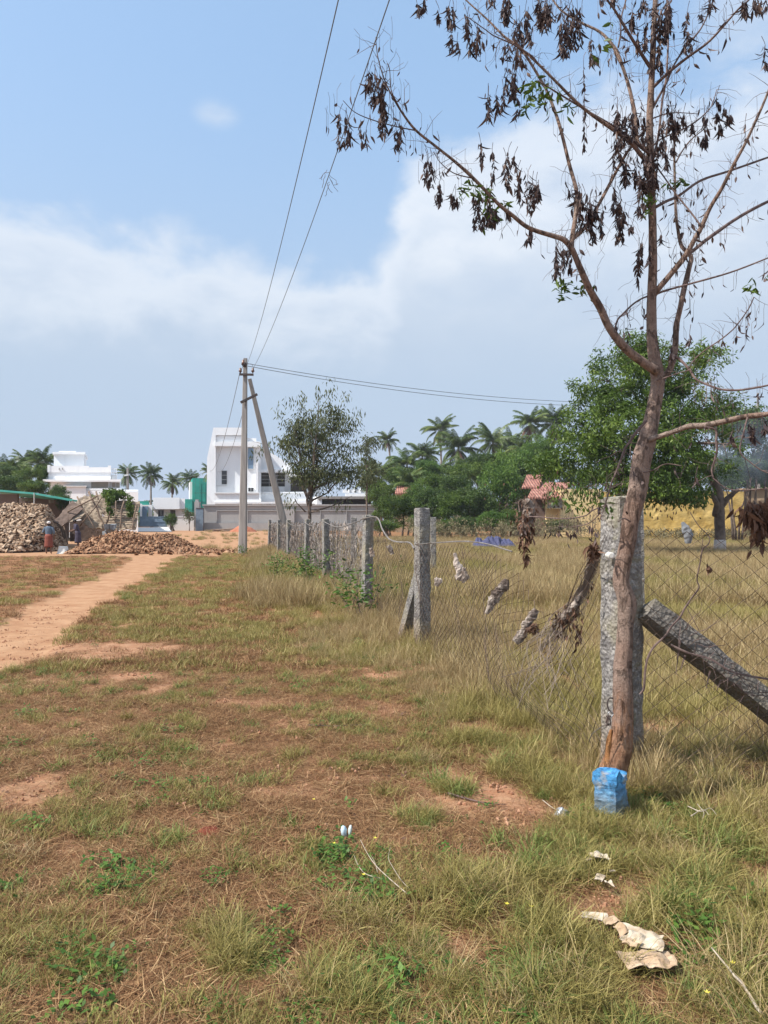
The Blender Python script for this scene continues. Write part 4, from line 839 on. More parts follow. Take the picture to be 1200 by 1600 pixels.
# ring and wire tied to the trunk
wt_ = empty('wire_tie', P(950, 1125, D0-.05), 'twisted wire tie with a metal ring on the tree trunk just above the blue stone', 'wire tie')
mb = MB(); c0 = P(954, 1116, D0-.085)
mb.tube([c0+Vector((math.cos(a)*.013, 0, math.sin(a)*.013)) for a in np.linspace(0, 2*PI, 17)], .003, 6)
M['steel'] = m_simple('dull_steel', (.42, .42, .43), (.28, .28, .29), 8, .4, 0, metal=.8)
mb.build('ring', M['steel'], wt_, True)
mb = MB(); pxtube(mb, [(958, 1091), (952, 1091), (949, 1098), (950, 1106), (954, 1112)], [1.4, 1.1], D0-.08, D0-.085, 6, 4, 0)
for k in range(9): pxtube(mb, [(948+random.uniform(-2, 8), 1118), (950+random.uniform(-4, 6), 1126), (948+random.uniform(-2, 7), 1134)], .8, D0-.085+random.uniform(-.015, .015), None, 4, 3, 0)
pxtube(mb, [(946, 1132), (935, 1139), (925, 1147), (921, 1157)], [.7, .5], D0-.08, None, 4, 4, 0)
mb.build('wire', M['iron'], wt_)
mb = MB()
q0 = P(954, 868, 4.36); mb.tube([q0+Vector((0, .05, 0)), q0, q0+Vector((0, -.012, 0)), q0+Vector((0, -.016, 0))], [.018, .021, .021, .013], 14)
M['whiteplastic'] = m_simple('white_plastic', (.75, .74, .70), (.6, .58, .52), 10, .5, 0)
tag(mb.build('bolt_cap', M['whiteplastic']), 'round white cap set in the upper face of the corner post', 'cap')
# blue painted stone
def blue_stone():
    c = P(957, 1250, 3.72); g = float(gz(c.x, 3.72)); h = P(957, 1207, 3.72).z-g
    mb = post_mesh(.150, h, .135, rough=.016, depth=.1, seed=33, taper=.93, top=.05); Rz = Matrix.Rotation(R(47), 4, 'Z')
    mb.v = [tuple(Vector((c.x, 3.76, g))+Rz @ Vector((v[0], v[1], v[2]+(.0 if v[2] < h*.8 else -.016*(v[0] > .0))))) for v in mb.v]
    t = NT('blue_paint_stone'); p = t.pos(); nn = t.noise(38, p, 6, .7); n2 = t.noise(9, p, 4)
    col = t.ramp(nn, [(.32, (.025, .08, .15)), (.46, (.045, .20, .42)), (.62, (.09, .33, .60)), (.76, (.36, .58, .74))])
    col = t.mix(t.math('MULTIPLY', t.ramp(n2, [(.58, 0), (.68, 1)]), .8), col, (.34, .33, .31))
    z = t.n('SeparateXYZ', {0: p}).outputs[2]
    col = t.mix(t.math('MULTIPLY', t.ramp(t.math('ADD', z, t.math('MULTIPLY', n2, .14)), [(.17/1.0, 1), (.29, 0)]), .75), col, (.16, .17, .15))
    m = t.bsdf(col, .75, t.bump(t.math('ADD', nn, n2), .7, .012), .3)
    return tag(mb.build('marker_stone', m), 'chipped bright blue painted marker stone at the foot of the leaning tree', 'marker stone')
blue_stone()
# ------------------------------------------------------------------ power poles and wires
def tapered_pole(mb, base, top, w0, w1):
    ax = (top-base).normalized(); x = Vector((0, 1, 0)).cross(ax).normalized(); y = ax.cross(x); V = []
    n = 8
    for i in range(n+1):
        c = base.lerp(top, i/n); w = (w0+(w1-w0)*i/n)/2
        for (a, b) in ((-1, -.8), (-.8, -1), (.8, -1), (1, -.8), (1, .8), (.8, 1), (-.8, 1), (-1, .8)): V.append(c+x*a*w*.95+y*b*w*.8)
    Fc = [(i*8+k, i*8+(k+1) % 8, (i+1)*8+(k+1) % 8, (i+1)*8+k) for i in range(n) for k in range(8)]+[tuple(range(7, -1, -1)), tuple(range(n*8, n*8+8))]
    mb.add(V, Fc)
def insulator(p, parent, s=1.0):
    mb = MB(); mb.tube([p+Vector((0, 0, z*s)) for z in (0, .05, .06, .12, .13, .2, .22)], [r*s for r in (.03, .03, .07, .06, .05, .045, .02)], 10)
    return mb.build('insulator', M['porcelain'], parent, True)
PD = 37.0; pb_ = P(379, 866, PD); gp = float(gz(pb_.x, PD)); pt = P(383.5, 560, PD)
pole = empty('power_pole', (pb_.x, PD, gp), 'tall tapered concrete power pole with a second pole propped against it', 'power pole')
mb = MB(); tapered_pole(mb, Vector((pb_.x, PD, gp-.3)), pt, .43, .19); mb.build('shaft', M['concrete'], pole)
mb = MB(); tapered_pole(mb, Vector((P(456, 850, 38.6).x, 38.6, gp-.3)), P(390, 592, 37.35), .44, .19); mb.build('stay_pole', M['concrete'], pole)
def bar(a, b, w, name, par, mat=None, h=None):
    mb = MB(); z = (b-a).normalized(); y = Vector((0, 1, 0)); x = y.cross(z).normalized(); y = z.cross(x); h = h or w
    Mx = Matrix((x, y, z)).transposed().to_4x4(); Mx.translation = a
    mb.box(-w/2, w/2, -h/2, h/2, 0, (b-a).length, Mx); return mb.build(name, mat or M['iron'], par)
bar(P(374, 585, PD-.2), P(396, 585.5, PD-.2), .10, 'crossarm', pole)
bar(P(376, 629, PD-.22), P(402, 616, PD-.0), .11, 'clamp_bar', pole)
i1 = P(375.5, 583, PD-.2); i2 = P(395, 583, PD-.2); i3 = P(380, 569, PD-.2)
for q in (i1, i2): insulator(q, pole, 1.2)
mb = MB(); mb.tube([P(379, 568, PD-.2), P(382, 570, PD-.25), P(385, 572, PD-.2)], [.09, .13, .09], 8); mb.build('bracket', M['iron'], pole)
insulator(P(380, 571, PD-.3), pole, 1.3)
mb = MB()
mb.tube(spline([P(395, 582, PD-.2), P(396, 575, PD-.2), P(393, 569, PD-.2), P(386, 569, PD-.2)], 4), .012, 5)
mb.tube(spline([P(376, 581, PD-.2), P(378, 576, PD-.2), P(380, 571, PD-.2)], 4), .012, 5); mb.build('jumper_wire', M['cable'], pole)
p2b = P(332.5, 829, 103); g2 = .6
pole2 = empty('power_pole', (p2b.x, 103, g2), 'small distant concrete power pole with a stay pole by the grey compound wall', 'power pole')
mb = MB(); tapered_pole(mb, Vector((p2b.x, 103, g2-.2)), P(333, 733, 103), .42, .24); mb.build('shaft', M['concrete'], pole2)
mb = MB(); tapered_pole(mb, Vector((P(357, 829, 104).x, 104, g2-.2)), P(335, 743, 103.4), .42, .24); mb.build('stay_pole', M['concrete'], pole2)
bar(P(325, 734.5, 102.8), P(342, 736, 102.8), .16, 'crossarm', pole2)
pole3 = empty('power_pole', (P(199, 830, 88).x, 88, .6), 'slim grey pole with a side lamp arm behind the creeper covered hut', 'power pole')
mb = MB(); tapered_pole(mb, Vector((P(199, 830, 88).x, 88, .4)), P(199.5, 731, 88), .34, .22); mb.build('shaft', M['concrete'], pole3)
bar(P(194, 743, 87.8), P(201, 742, 87.8), .16, 'lamp_arm', pole3, M['offwhite'])
p4 = P(1184, 614, 60)
pole4 = empty('power_pole', (p4.x, 60, .2), 'distant thin power pole rising out of the smoky trees on the right', 'power pole')
mb = MB(); tapered_pole(mb, Vector((p4.x, 60, 0)), p4, .26, .14); mb.build('shaft', M['concrete'], pole4)
bar(p4+Vector((-.4, -.15, -.35)), p4+Vector((.4, -.15, -.35)), .08, 'crossarm', pole4)
def wire(a, b, sag, r, label, grp=None, ext=None, n=40):
    pts = []
    for i in range(n+1):
        t = i/n; p = a.lerp(b, t); p.z -= sag*4*t*(1-t); pts.append(p)
    mb = MB(); mb.tube(pts, r, 5, cap=False); return tag(mb.build('power_line', M['cable'], None, True), label, 'power line', grp)
def overhead(a, px, label):
    """from the pole towards and over the camera; passes the top edge of the picture at px"""
    x9 = (px-600)/F*9.2; pts = []
    for i in range(61):
        y = a.y+(-8-a.y)*i/60; x = a.x+(x9-a.x)*(a.y-y)/(a.y-9.2); z = 8.02+(a.z-8.02)*((y-13)/(a.y-13))**2
        pts.append(Vector((x, y, z)))
    mb = MB(); mb.tube(pts, .0085, 5, cap=False); return tag(mb.build('power_line', M['cable'], None, True), label, 'power line', 'overhead lines running over the camera')
overhead(P(385, 572, PD-.2), 527, 'left one of the two overhead lines climbing out of the top of the picture')
overhead(i2+Vector((0, 0, .2)), 607, 'right one of the two overhead lines, passing behind the outermost twigs')
wire(P(386, 568, PD), p4+Vector((-.35, -.15, -.3)), 1.15, .015, 'upper of the pair of lines running right to the trees', 'lines running right')
wire(P(387, 572, PD), p4+Vector((.35, -.15, -.3)), 1.35, .015, 'lower of the pair of lines running right to the trees', 'lines running right')
wire(i1+Vector((0, 0, .15)), P(327, 735, 103), 1.6, .016, 'line dropping left to the small distant pole, left strand', 'lines to the distant pole')
wire(P(383, 632, PD-.2), P(340, 736, 103), 1.2, .016, 'line dropping left to the small distant pole, right strand', 'lines to the distant pole')
wire(P(326, 736, 103), P(199, 736, 88), 1.0, .022, 'faint line between the distant pole and the lamp pole', 'lines to the distant pole')
# twig scrap caught on the line
mb = MB()
for k in range(8):
    c = P(515+random.gauss(0, 3), 275+random.gauss(0, 8), 15.2); a = Vector((random.gauss(0, 1), random.gauss(0, .5), random.gauss(-.6, 1))).normalized(); q = [c]
    for s in range(5): a = (a+Vector((random.gauss(0, .6), random.gauss(0, .4), random.gauss(-.3, .5)))).normalized(); q.append(q[-1]+a*.06)
    mb.tube(q, .005, 4, cap=False)
tag(mb.build('twig_tangle', M['twig']), 'wispy reddish tangle of dry tendrils caught on the right hand line', 'twigs')
# ------------------------------------------------------------------ buildings
SH = 0.0      # plan skew of a building that stands askew to the view
def pb(mb, x0, x1, y0, y1, d, dep, c=.5):
    a = P(x0, y1, d); b = P(x1, y0, d); k = len(mb.v); mb.box(a.x, b.x, d, d+dep, a.z, b.z, c=c)
    mb.v[k:] = [(v[0]+SH*(v[1]-d), v[1], v[2]) for v in mb.v[k:]]
def part(name, mat, par, rects, **k):
    if name in ('window', 'staircase', 'gate_frame'):
        mb = MB()
        for r in rects: pb(mb, *r)
        return mb.build(name, M[mat], par)
    for r in rects: mb = MB(); pb(mb, *r); o = mb.build(name, M[mat], par)
    return o
def window(par, x0, x1, y0, y1, d, glass='dark', fr='white', bars=0, fw=.8, mull=0, lab=None):
    f = part('window', fr, par, [(x0-fw, x1+fw, y0-fw, y0, d-.06, .12), (x0-fw, x1+fw, y1, y1+fw, d-.08, .14), (x0-fw, x0, y0, y1, d-.06, .12), (x1, x1+fw, y0, y1, d-.06, .12)]+
             [(x0+(x1-x0)*(k+1)/(mull+1)-.25, x0+(x1-x0)*(k+1)/(mull+1)+.25, y0, y1, d-.05, .04) for k in range(mull)]+
             [(x0, x1, y0+(y1-y0)*(k+1)/(bars+1)-.2, y0+(y1-y0)*(k+1)/(bars+1)+.2, d-.045, .03) for k in range(bars)])
    part('pane', glass, f, [(x0, x1, y0, y1, d-.01, .03)]); return f
SH = -.36
# house with the tower, far left
h = empty('white_house', P(130, 832, 84), 'large flat roofed white house with a stair tower, behind the thatched hut', 'house')
h.location.z = .6; dA = 84
part('wall', 'white', h, [(75, 173, 738, 834, dA, 14), (173, 183, 742, 834, dA+.3, 13)])
part('roof_tower', 'white', h, [(84, 131, 709, 738, dA+3, 7)])
part('tower_roof', 'white', h, [(82, 133, 706, 709.5, dA+2.6, 8), (92, 118, 704.6, 706, dA+2.8, 7)])
part('parapet', 'white', h, [(74, 78, 726.5, 738, dA-.15, 14), (78, 139, 728, 738, dA-.1, .25), (139, 171, 730, 738, dA-.12, .25), (168.5, 173.5, 727.5, 738, dA-.2, .6), (173.5, 182, 732, 733, dA, .2), (173.5, 182, 738, 739, dA, .2), (176, 176.8, 733, 750, dA, .1), (179, 179.8, 733, 750, dA, .1), (182, 183, 732, 750, dA, .3)])
part('ledge', 'white', h, [(67, 189, 749, 752.5, dA-1.1, 1.1), (134, 190, 763.2, 765.5, dA-.9, .9)])
part('lower_wing', 'white', h, [(98, 134, 760, 834, dA-1.9, 1.9), (134, 215, 766, 834, dA-1.0, 1.0), (170, 216, 765, 768, dA-1.1, .1)])
part('wing_cap', 'offwhite', h, [(97, 135, 759, 760.4, dA-2.1, 2.1)])
window(h, 142.5, 169, 752.8, 762.6, dA-.12, 'blind', 'white', 0)
window(h, 175, 187, 754, 762, dA-.1, 'blind', 'white', 0, mull=1)
part('drain_spout', 'shade', h, [(92, 92.8, 731, 734.5, dA-.25, .12), (97, 97.8, 731, 734, dA-.25, .12)])
part('side_wall', 'white', h, [(190, 216, 768.5, 834, dA-3.2, 2.0)])
SH = -.30
# small house with gate
h = empty('gate_house', P(265, 830, 96), 'small white flat roofed house behind a blue grey gate', 'house'); dG = 97; h.location.z = .6
part('wall', 'offwhite', h, [(240, 289, 795, 834, dG+1, 8)])
part('upper_box', 'white', h, [(239, 280.5, 777.5, 795.5, dG, 9), (280.5, 289, 779, 795.5, dG+.4, 8)])
window(h, 247, 256, 797, 807, dG+.95, 'dark', 'offwhite', 0, mull=1)
window(h, 266, 274, 797, 806, dG+.95, 'shade', 'offwhite', 0)
st = part('staircase', 'bluegate', h, [(222, 232-.3*k, 791+1.45*k, 792.6+1.45*k, dG-.4-.25*k, .5) for k in range(11)])
part('stair_wall', 'white', h, [(218.5, 221.5, 787, 812, dG-3, 3), (231.5, 238, 789, 808, dG-.2, .4)])
g = empty('entrance_gate', P(238, 830, 90), 'low blue grey sheet metal gate at the top of a pale ramp', 'gate'); g.location.z = .6
part('gate_leaf', 'bluegate', g, [(219, 238.5, 808, 823, 92, .08)]); part('gate_leaf', 'bluegate', g, [(239.6, 261, 808, 823, 92, .08)])
part('gate_frame', 'bluegate', g, [(238.5, 239.6, 806.5, 824, 91.95, .18), (218, 219, 806.5, 824, 91.9, .2), (219, 238.5, 814.8, 815.8, 91.94, .05), (239.6, 261, 814.8, 815.8, 91.94, .05), (219, 238.5, 807, 808, 91.95, .12), (239.6, 261, 807, 808, 91.95, .12)])
mb = MB(); a = P(214, 824, 91.5); b = P(263, 824, 91.5); c = P(268, 829, 84); d_ = P(210, 829, 84)
mb.add([a, b, Vector((c.x, 84, .62)), Vector((d_.x, 84, .62)), a-Vector((0, 0, .5)), b-Vector((0, 0, .5)), Vector((c.x, 84, .3)), Vector((d_.x, 84, .3))], [(0, 3, 2, 1), (3, 7, 6, 2), (0, 4, 7, 3), (1, 2, 6, 5)])
tag(mb.build('ramp', M['offwhite']), 'pale concrete ramp leading up to the blue grey gate', kind='structure')
w_ = empty('boundary_wall', P(280, 830, 95), 'short cream boundary wall beside the gate shrubs', 'wall'); w_.location.z = .6
part('wall_panel', 'offwhite', w_, [(261.5, 303, 808, 833, 94, .25)]); part('wall_cap', 'white', w_, [(261, 303, 806.8, 808, 93.94, .37)])
# green netted building
h = empty('netted_building', P(312, 800, 140), 'building site wrapped in green safety net behind the white houses', 'building'); h.location.z = .5
part('net', 'greennet', h, [(300.5, 323.5, 747, 800, 140, 9), (289, 300.5, 780, 800, 138, 9), (214, 232, 783, 800, 139, 8)])
part('wall', 'offwhite', h, [(296.5, 300.3, 753, 785, 141, 5), (214, 233, 789, 791.5, 138.6, .35)])
part('scaffold_pole', 'iron', h, [(305, 305.4, 745, 795, 139.6, .08), (312, 312.4, 745, 795, 139.6, .08), (303, 322, 770, 770.5, 139.5, .08)])
SH = -.17
# big modern white house
h = empty('modern_house', P(400, 830, 100), 'tall white modern house with a slanting side fin, behind the power poles', 'house'); dB = 100; h.location.z = .6
mb = MB()
prof = [P(323, 790, dB), P(323.5, 716, dB), P(333.5, 668, dB), P(337, 668, dB), P(337, 790, dB)]
V = [p for p in prof]+[Vector((p.x-2.0, p.y+13, p.z)) for p in prof]
mb.add(V, [(0, 1, 2, 3, 4), (9, 8, 7, 6, 5)]+[(i, i+5, (i+1) % 5+5, (i+1) % 5) for i in range(5)]); mb.build('side_fin', M['white'], h)
part('wall', 'white', h, [(337, 379.5, 696.5, 834, dB+.8, 12), (379.5, 408, 698, 834, dB+.5, 12), (408, 452, 737, 834, dB+3.5, 9), (452, 500, 744, 834, dB+3, 9)])
part('parapet', 'white', h, [(337, 379, 668, 680, dB, 1), (337, 379, 681, 690, dB+.25, 1), (335, 380, 690.6, 696.8, dB-.25, 2), (379, 400.5, 684.5, 690, dB+.6, 9), (379, 407, 690.6, 698.2, dB-.1, 11)])
part('trim', 'offwhite', h, [(337, 379, 680, 681, dB+.35, .7), (337, 406, 689.9, 690.7, dB+.1, .8), (337, 379, 697, 698.3, dB+.72, .1), (337, 354, 758.5, 759.3, dB+.72, .1)])
part('wing_roof', 'white', h, [(408, 458, 733.4, 737.5, dB+1.2, 8), (452, 500, 740, 744.5, dB+1, 8)])
mb = MB(); a = P(424, 724, dB+2); b = P(449, 730, dB+2); c = P(424, 733, dB+2)
mb.add([P(406, 700, dB+2), P(430, 711, dB+2), P(453, 727, dB+2), P(453, 737, dB+2), P(406, 737, dB+2)]+[P(406, 700, dB+2)+Vector((0, 4, 0)), P(430, 711, dB+2)+Vector((0, 4, 0)), P(453, 727, dB+2)+Vector((0, 4, 0)), P(453, 737, dB+2)+Vector((0, 4, 0)), P(406, 737, dB+2)+Vector((0, 4, 0))], [(4, 3, 2, 1, 0), (5, 6, 7, 8, 9)]+[(i, (i+1) % 5, (i+1) % 5+5, i+5) for i in range(5)])
mb.build('sloping_canopy', M['white'], h)
part('pillar', 'white', h, [(399.5, 403.5, 722, 770, dB-.2, .7), (403.5, 407.5, 735, 770, dB+.1, .5)])
window(h, 387.5, 396, 700, 732.5, dB+.42, 'blueglass', 'offwhite', 1); window(h, 346.5, 354.5, 735.5, 756.5, dB+.72, 'dark', 'offwhite', 2, fw=.5); window(h, 388, 396, 762.3, 768, dB+.42, 'dark', 'offwhite', 0, mull=1, fw=.5)
window(h, 408.5, 445, 737.8, 760, dB+3.4, 'shade', 'offwhite', 3, fw=.5, mull=2); window(h, 454, 479, 744.8, 768, dB+2.9, 'shade', 'offwhite', 1, fw=.5)
part('balcony_wall', 'white', h, [(335, 405, 769.5, 771, dB-1.3, .3), (335, 405, 771, 786, dB-1.1, .25), (405, 478, 768.6, 770.4, dB+1.4, .3), (405, 478, 770.4, 786, dB+1.6, .3), (407, 445, 760.5, 768.5, dB+3.0, .3), (335, 500, 784, 787, dB-1.35, 2.5)])
part('low_opening', 'shade', h, [(386, 394, 786.8, 790, dB-.4, .2), (416, 424, 786.8, 790.2, dB-.4, .2), (427, 434, 786.8, 790.2, dB-.4, .2)])
part('railing', 'offwhite', h, [(400+k*11, 400.8+k*11, 760, 770, dB+1.3, .1) for k in range(4)])
h = empty('annex_building', P(540, 830, 97), 'low flat roofed annex with a long dark opening right of the airy tree', 'building'); h.location.z = .6
part('wall', 'white', h, [(495, 503, 775, 834, 95.6, 8)]); part('opening', 'shade', h, [(503, 580, 779.8, 789.5, 96.6, .5)]); part('lower_wall', 'offwhite', h, [(503, 583, 789.5, 834, 96.4, 6)])
part('roof_slab', 'concrete', h, [(497, 585, 775.5, 779.5, 95.2, 9)]); part('parapet', 'white', h, [(536, 583, 765, 770, 99, .3), (540, 583, 771, 775.5, 98, .3)]+[(545+k*9, 546+k*9, 762, 775, 98.9, .2) for k in range(4)])
SH = 0.0
# grey compound wall
w_ = empty('compound_wall', P(450, 830, 92), 'long grey plastered compound wall with rectangular panels in front of the white house', 'wall'); w_.location.z = .6
part('wall_panel', 'greywall', w_, [(318, 590, 795.5, 836, 92, .3), (318, 338, 788.5, 795.5, 92, .3), (437, 460, 795, 836, 91.5, .4)])
part('wall_cap', 'greywall', w_, [(316, 592, 788, 790.4, 91.8, .55), (338, 590, 790.4, 795.5, 91.95, .3)])
part('recess', 'greywall', w_, [(339, 375, 797, 798.2, 91.88, .12), (387, 436, 797, 798.2, 91.88, .12), (461, 582, 797, 798.2, 91.88, .12)]+[(x, x+1.2, 797, 836, 91.86, .14) for x in (338, 375, 386, 436, 461, 500, 541, 583)])
part('footing', 'greywall', w_, [(316, 590, 817, 836, 91.6, .3)])
part('gate_pillar', 'greywall', w_, [(303.5, 311, 784, 836, 90.5, .8), (305, 309.5, 780.5, 784, 90.7, .5)]); part('side_door', 'bluegate', w_, [(306, 318, 794.5, 830, 90.3, .12)]); part('door_frame', 'iron', w_, [(317.6, 318.6, 794, 830, 90.2, .15), (306, 318, 793.6, 794.6, 90.25, .15)])
# tiled house and yellow wall on the right
h = empty('tiled_house', P(860, 835, 62), 'old house with red clay tile roof and cream yellow gable under the big green tree', 'house'); dT = 62; h.location.z = .4
part('wall', 'yellowplain', h, [(854, 876, 774, 845, dT, 9)]); part('gable_wall', 'yellowplain', h, [(876, 941, 764, 845, dT-1.0, 10)])
part('dark_wall', 'brownwall', h, [(826, 854, 778, 845, dT+.6, 8)]); window(h, 855, 879, 778, 794, dT-.02 if False else dT-1.02, 'blind', 'yellowplain', 0)
mb = MB()
def roof(mb, x0, x1, y0, y1, d0, d1, th=.12, sk=0):
    a = P(x0, y1, d0); b = P(x1, y1, d0); c = P(x1+sk, y0, d1); e = P(x0+sk, y0, d1); up = Vector((0, 0, th))
    mb.add([a, b, c, e, a+up, b+up, c+up, e+up], [(0, 3, 2, 1), (4, 5, 6, 7), (0, 1, 5, 4), (1, 2, 6, 5), (2, 3, 7, 6), (3, 0, 4, 7)])
roof(mb, 824, 878, 756, 780, dT-1.6, dT+4, .14, 12); roof(mb, 815, 842, 744, 764, dT+1.5, dT+5, .14, 8)
mb.build('tiled_roof', M['tile'], h)
w_ = empty('yellow_wall', P(1060, 832, 60), 'long rough yellow painted wall beyond the field', 'wall'); w_.location.z = .4
def rough_wall(name, x0, x1, ty, d, dep, mat, par, amp=.05):
    a = P(x0, ty, d); b = P(x1, ty, d); n = int((b.x-a.x)/.25); m = 14; V = []
    for j in range(m+1):
        for i in range(n+1):
            x = a.x+(b.x-a.x)*i/n; z = -.1+(a.z+.1)*j/m; q = Vector((x*.9, d, z*2.2)); e = mnoise.noise(q)*amp+mnoise.noise(q*3)*amp*.5
            V.append((x, d+e, z+(mnoise.noise(Vector((x*.8, 0, 0)))*.04 if j == m else 0)))
    k = (n+1)*(m+1); V += [(v[0], v[1]+dep, v[2]) for v in V[-(n+1):]]
    Fc = [(j*(n+1)+i, j*(n+1)+i+1, (j+1)*(n+1)+i+1, (j+1)*(n+1)+i) for j in range(m) for i in range(n)]+[(m*(n+1)+i, m*(n+1)+i+1, k+i+1, k+i) for i in range(n)]
    mb = MB(); mb.add(V, Fc); return mb.build(name, M[mat], par)
rough_wall('wall_panel', 941, 1162, 768, 59, .4, 'yellow', w_); 
M['oldwall'] = m_wall('weathered_wall', (.42, .30, .19), .5)
rough_wall('weathered_panel', 1162, 1290, 764, 59.3, .4, 'oldwall', w_)
part('wall_cap', 'oldwall', w_, [(1160, 1290, 763.2, 764.6, 59.1, .7)])
h = empty('tiled_shed', P(627, 830, 82), 'small brick red tiled roof peeping over the bushes', 'house'); h.location.z = .5
mb = MB(); roof(mb, 617, 648, 761, 772.5, 80, 84, .14, 3); mb.build('tiled_roof', M['tile'], h); part('wall', 'oldwall', h, [(619, 646, 772, 845, 80.6, 4)]); part('gable', 'tile', h, [(648.5, 654.5, 766, 774, 80.2, 3)])
# shed with teal sheet roof, far left
h = empty('tin_shed', P(50, 835, 56), 'open shed with a teal green sheet roof behind the pale husk heap', 'shed'); h.location.z = .2; dS = 56
mb = MB(); a = P(-40, 762, dS); b = P(52, 769.5, dS); c = P(113, 780.5, dS); up = Vector((0, 0, .14)); bk = Vector((.6, 6, -.35))
mb.add([a, b, c, a+bk, b+bk, c+bk, a-up, b-up, c-up, a+bk-up, b+bk-up, c+bk-up], [(0, 1, 4, 3), (1, 2, 5, 4), (6, 9, 10, 7), (7, 10, 11, 8), (0, 6, 7, 1), (1, 7, 8, 2), (2, 8, 11, 5)]); mb.build('sheet_roof', M['teal'], h)
part('back_wall', 'brownwall', h, [(-40, 27, 772, 850, dS+1.0, .3), (27, 110, 778, 850, dS+6, .3)]); part('shed_post', 'offwhite', h, [(52, 53.2, 770, 840, dS-.1, .12), (108, 109, 781, 840, dS, .12)]); part('stored_goods', 'blind', h, [(34, 43, 779, 783, dS+4, 1), (36, 44, 786, 790, dS+4, 1), (76, 79, 781, 786, dS+4, .6), (90, 93, 782, 786, dS+4, .6)])
# ------------------------------------------------------------------ trees, palms, bushes
def crown_leaves(centres, rad, per, L, W, colspread=(0, 1), droop=.5, flat=.8):
    n = len(centres)*per; c = np.repeat(np.array(centres), per, 0); v = unit(n)*(rng.uniform(0, 1, n)**.5)[:, None]*np.repeat(rad, per)[:, None]; v[:, 2] *= flat
    D = unit(n)*.7; D[:, 2] -= droop; D += v*.35/np.repeat(rad, per)[:, None]
    base = np.repeat(rng.uniform(colspread[0], colspread[1], len(centres)), per)
    col = np.clip(base*.55+rng.uniform(0, .45, n), 0, 1)
    return quadleaves(c+v, D, L*rng.uniform(.6, 1.25, n), W*rng.uniform(.6, 1.25, n), col)
def limb(mb, a, b, r0, r1, bend=.12, n=7, sides=6):
    L = (b-a).length; o_ = Vector((random.gauss(0, 1), random.gauss(0, 1), random.gauss(.3, .6)))*L*bend
    pts = [a.lerp(b, t)+o_*4*t*(1-t)*.5+Vector((random.gauss(0, .01), random.gauss(0, .01), 0))*L for t in np.linspace(0, 1, n)]
    mb.tube(pts, [r0+(r1-r0)*t for t in np.linspace(0, 1, n)], sides, wob=.15); return pts
def tree_at(name, label, base, trunk, crowns, mat_leaf, nclus, per, L, W, rc, r0=.2, bark='bark_far', group=None, shell=.55, droop=.5, extra=None, cat='tree', limbs=9, flat=.8, low=None):
    """trunk: list of points from base; crowns: ellipsoids (cx, cy, cz, rx, ry, rz)"""
    e = empty(name, base, label, cat, group); mb = MB(); mb.tube(spline([tuple(p) for p in trunk], 5), [r0*(1-.45*t) for t in np.linspace(0, 1, (len(trunk)-1)*5+1)], 10, wob=.2)
    mb.build('trunk', M[bark], e, True)
    cs = []; vol = np.array([c[3]*c[4]*c[5] for c in crowns])**.66; vol = vol/vol.sum()
    for k in range(nclus):
        c = crowns[rng.choice(len(crowns), p=vol)]; u = unit(1)[0]*(shell+(1-shell)*rng.uniform(0, 1)) if rng.uniform() < .72 else unit(1)[0]*rng.uniform(0, .8)
        cs.append((c[0]+u[0]*c[3], c[1]+u[1]*c[4], c[2]+u[2]*c[5]))
    fork = Vector(trunk[-1]); mb = MB(); ends = []
    for k in range(limbs):
        t = Vector(cs[k*len(cs)//limbs]); t = fork.lerp(t, .8); pts = limb(mb, fork, t, r0*.5, r0*.12); ends += pts[2:]
    for c in cs[::max(1, len(cs)//60)]:
        c = Vector(c); q = min(ends, key=lambda p: (p-c).length); limb(mb, q, c, r0*.12, r0*.03, .1, 5, 4)
    mb.build('limbs', M[bark], e, True)
    data = crown_leaves(cs, rc*rng.uniform(.6, 1.3, len(cs)), per, L, W, droop=droop, flat=flat)
    link('crown', np_mesh('crown', *data, mat=M[mat_leaf]), e)
    return e, cs
def pxe(px, py, d, rx, ry, ryd=None):
    p = P(px, py, d); s = d/F; return (p.x, d, p.z, rx*s, (ryd or rx)*s, ry*s)
# big green tree on the right
d = 33; B0 = P(1125, 818, d); B0.z = .1
e, cs = tree_at('broadleaf_tree', 'big leafy green tree right behind the leaning bare tree', B0, [B0, P(1124, 790, d), P(1122, 768, d), P(1105, 735, d), P(1060, 700, d)],
    [pxe(985, 600, d, 75, 62), pxe(935, 640, d-1, 62, 55), pxe(925, 700, d-1, 78, 50), pxe(1010, 690, d-2, 95, 75), pxe(1060, 610, d, 70, 60), pxe(1085, 560, d, 48, 26), pxe(1010, 555, d, 55, 36), pxe(1080, 700, d-1, 75, 78), pxe(870, 725, d-1, 45, 28), pxe(1010, 755, d-2, 75, 28), pxe(1130, 640, d, 22, 40), pxe(1060, 770, d-2, 60, 20)],
    'leaf_green', 540, 95, .20, .066, .44, .24, limbs=12, shell=.58)
mb = MB(); limb(mb, P(1124, 795, d), P(1155, 765, d-.5), .16, .08); limb(mb, P(1122, 770, d), P(1112, 745, d), .2, .12); limb(mb, P(1118, 805, d), P(1112, 770, d-.3), .16, .1); mb.build('low_fork', M['bark_far'], e, True)
mb = MB(); mb.tube([Vector((B0.x, d, z)) for z in (-.1, .2, .5, .78)], [.31, .28, .26, .25], 10, wob=.1); 
M['limewash'] = m_simple('limewash', (.62, .55, .50), (.42, .34, .30), 5, .9, .3, .02); mb.build('limewashed_foot', M['limewash'], e, True)
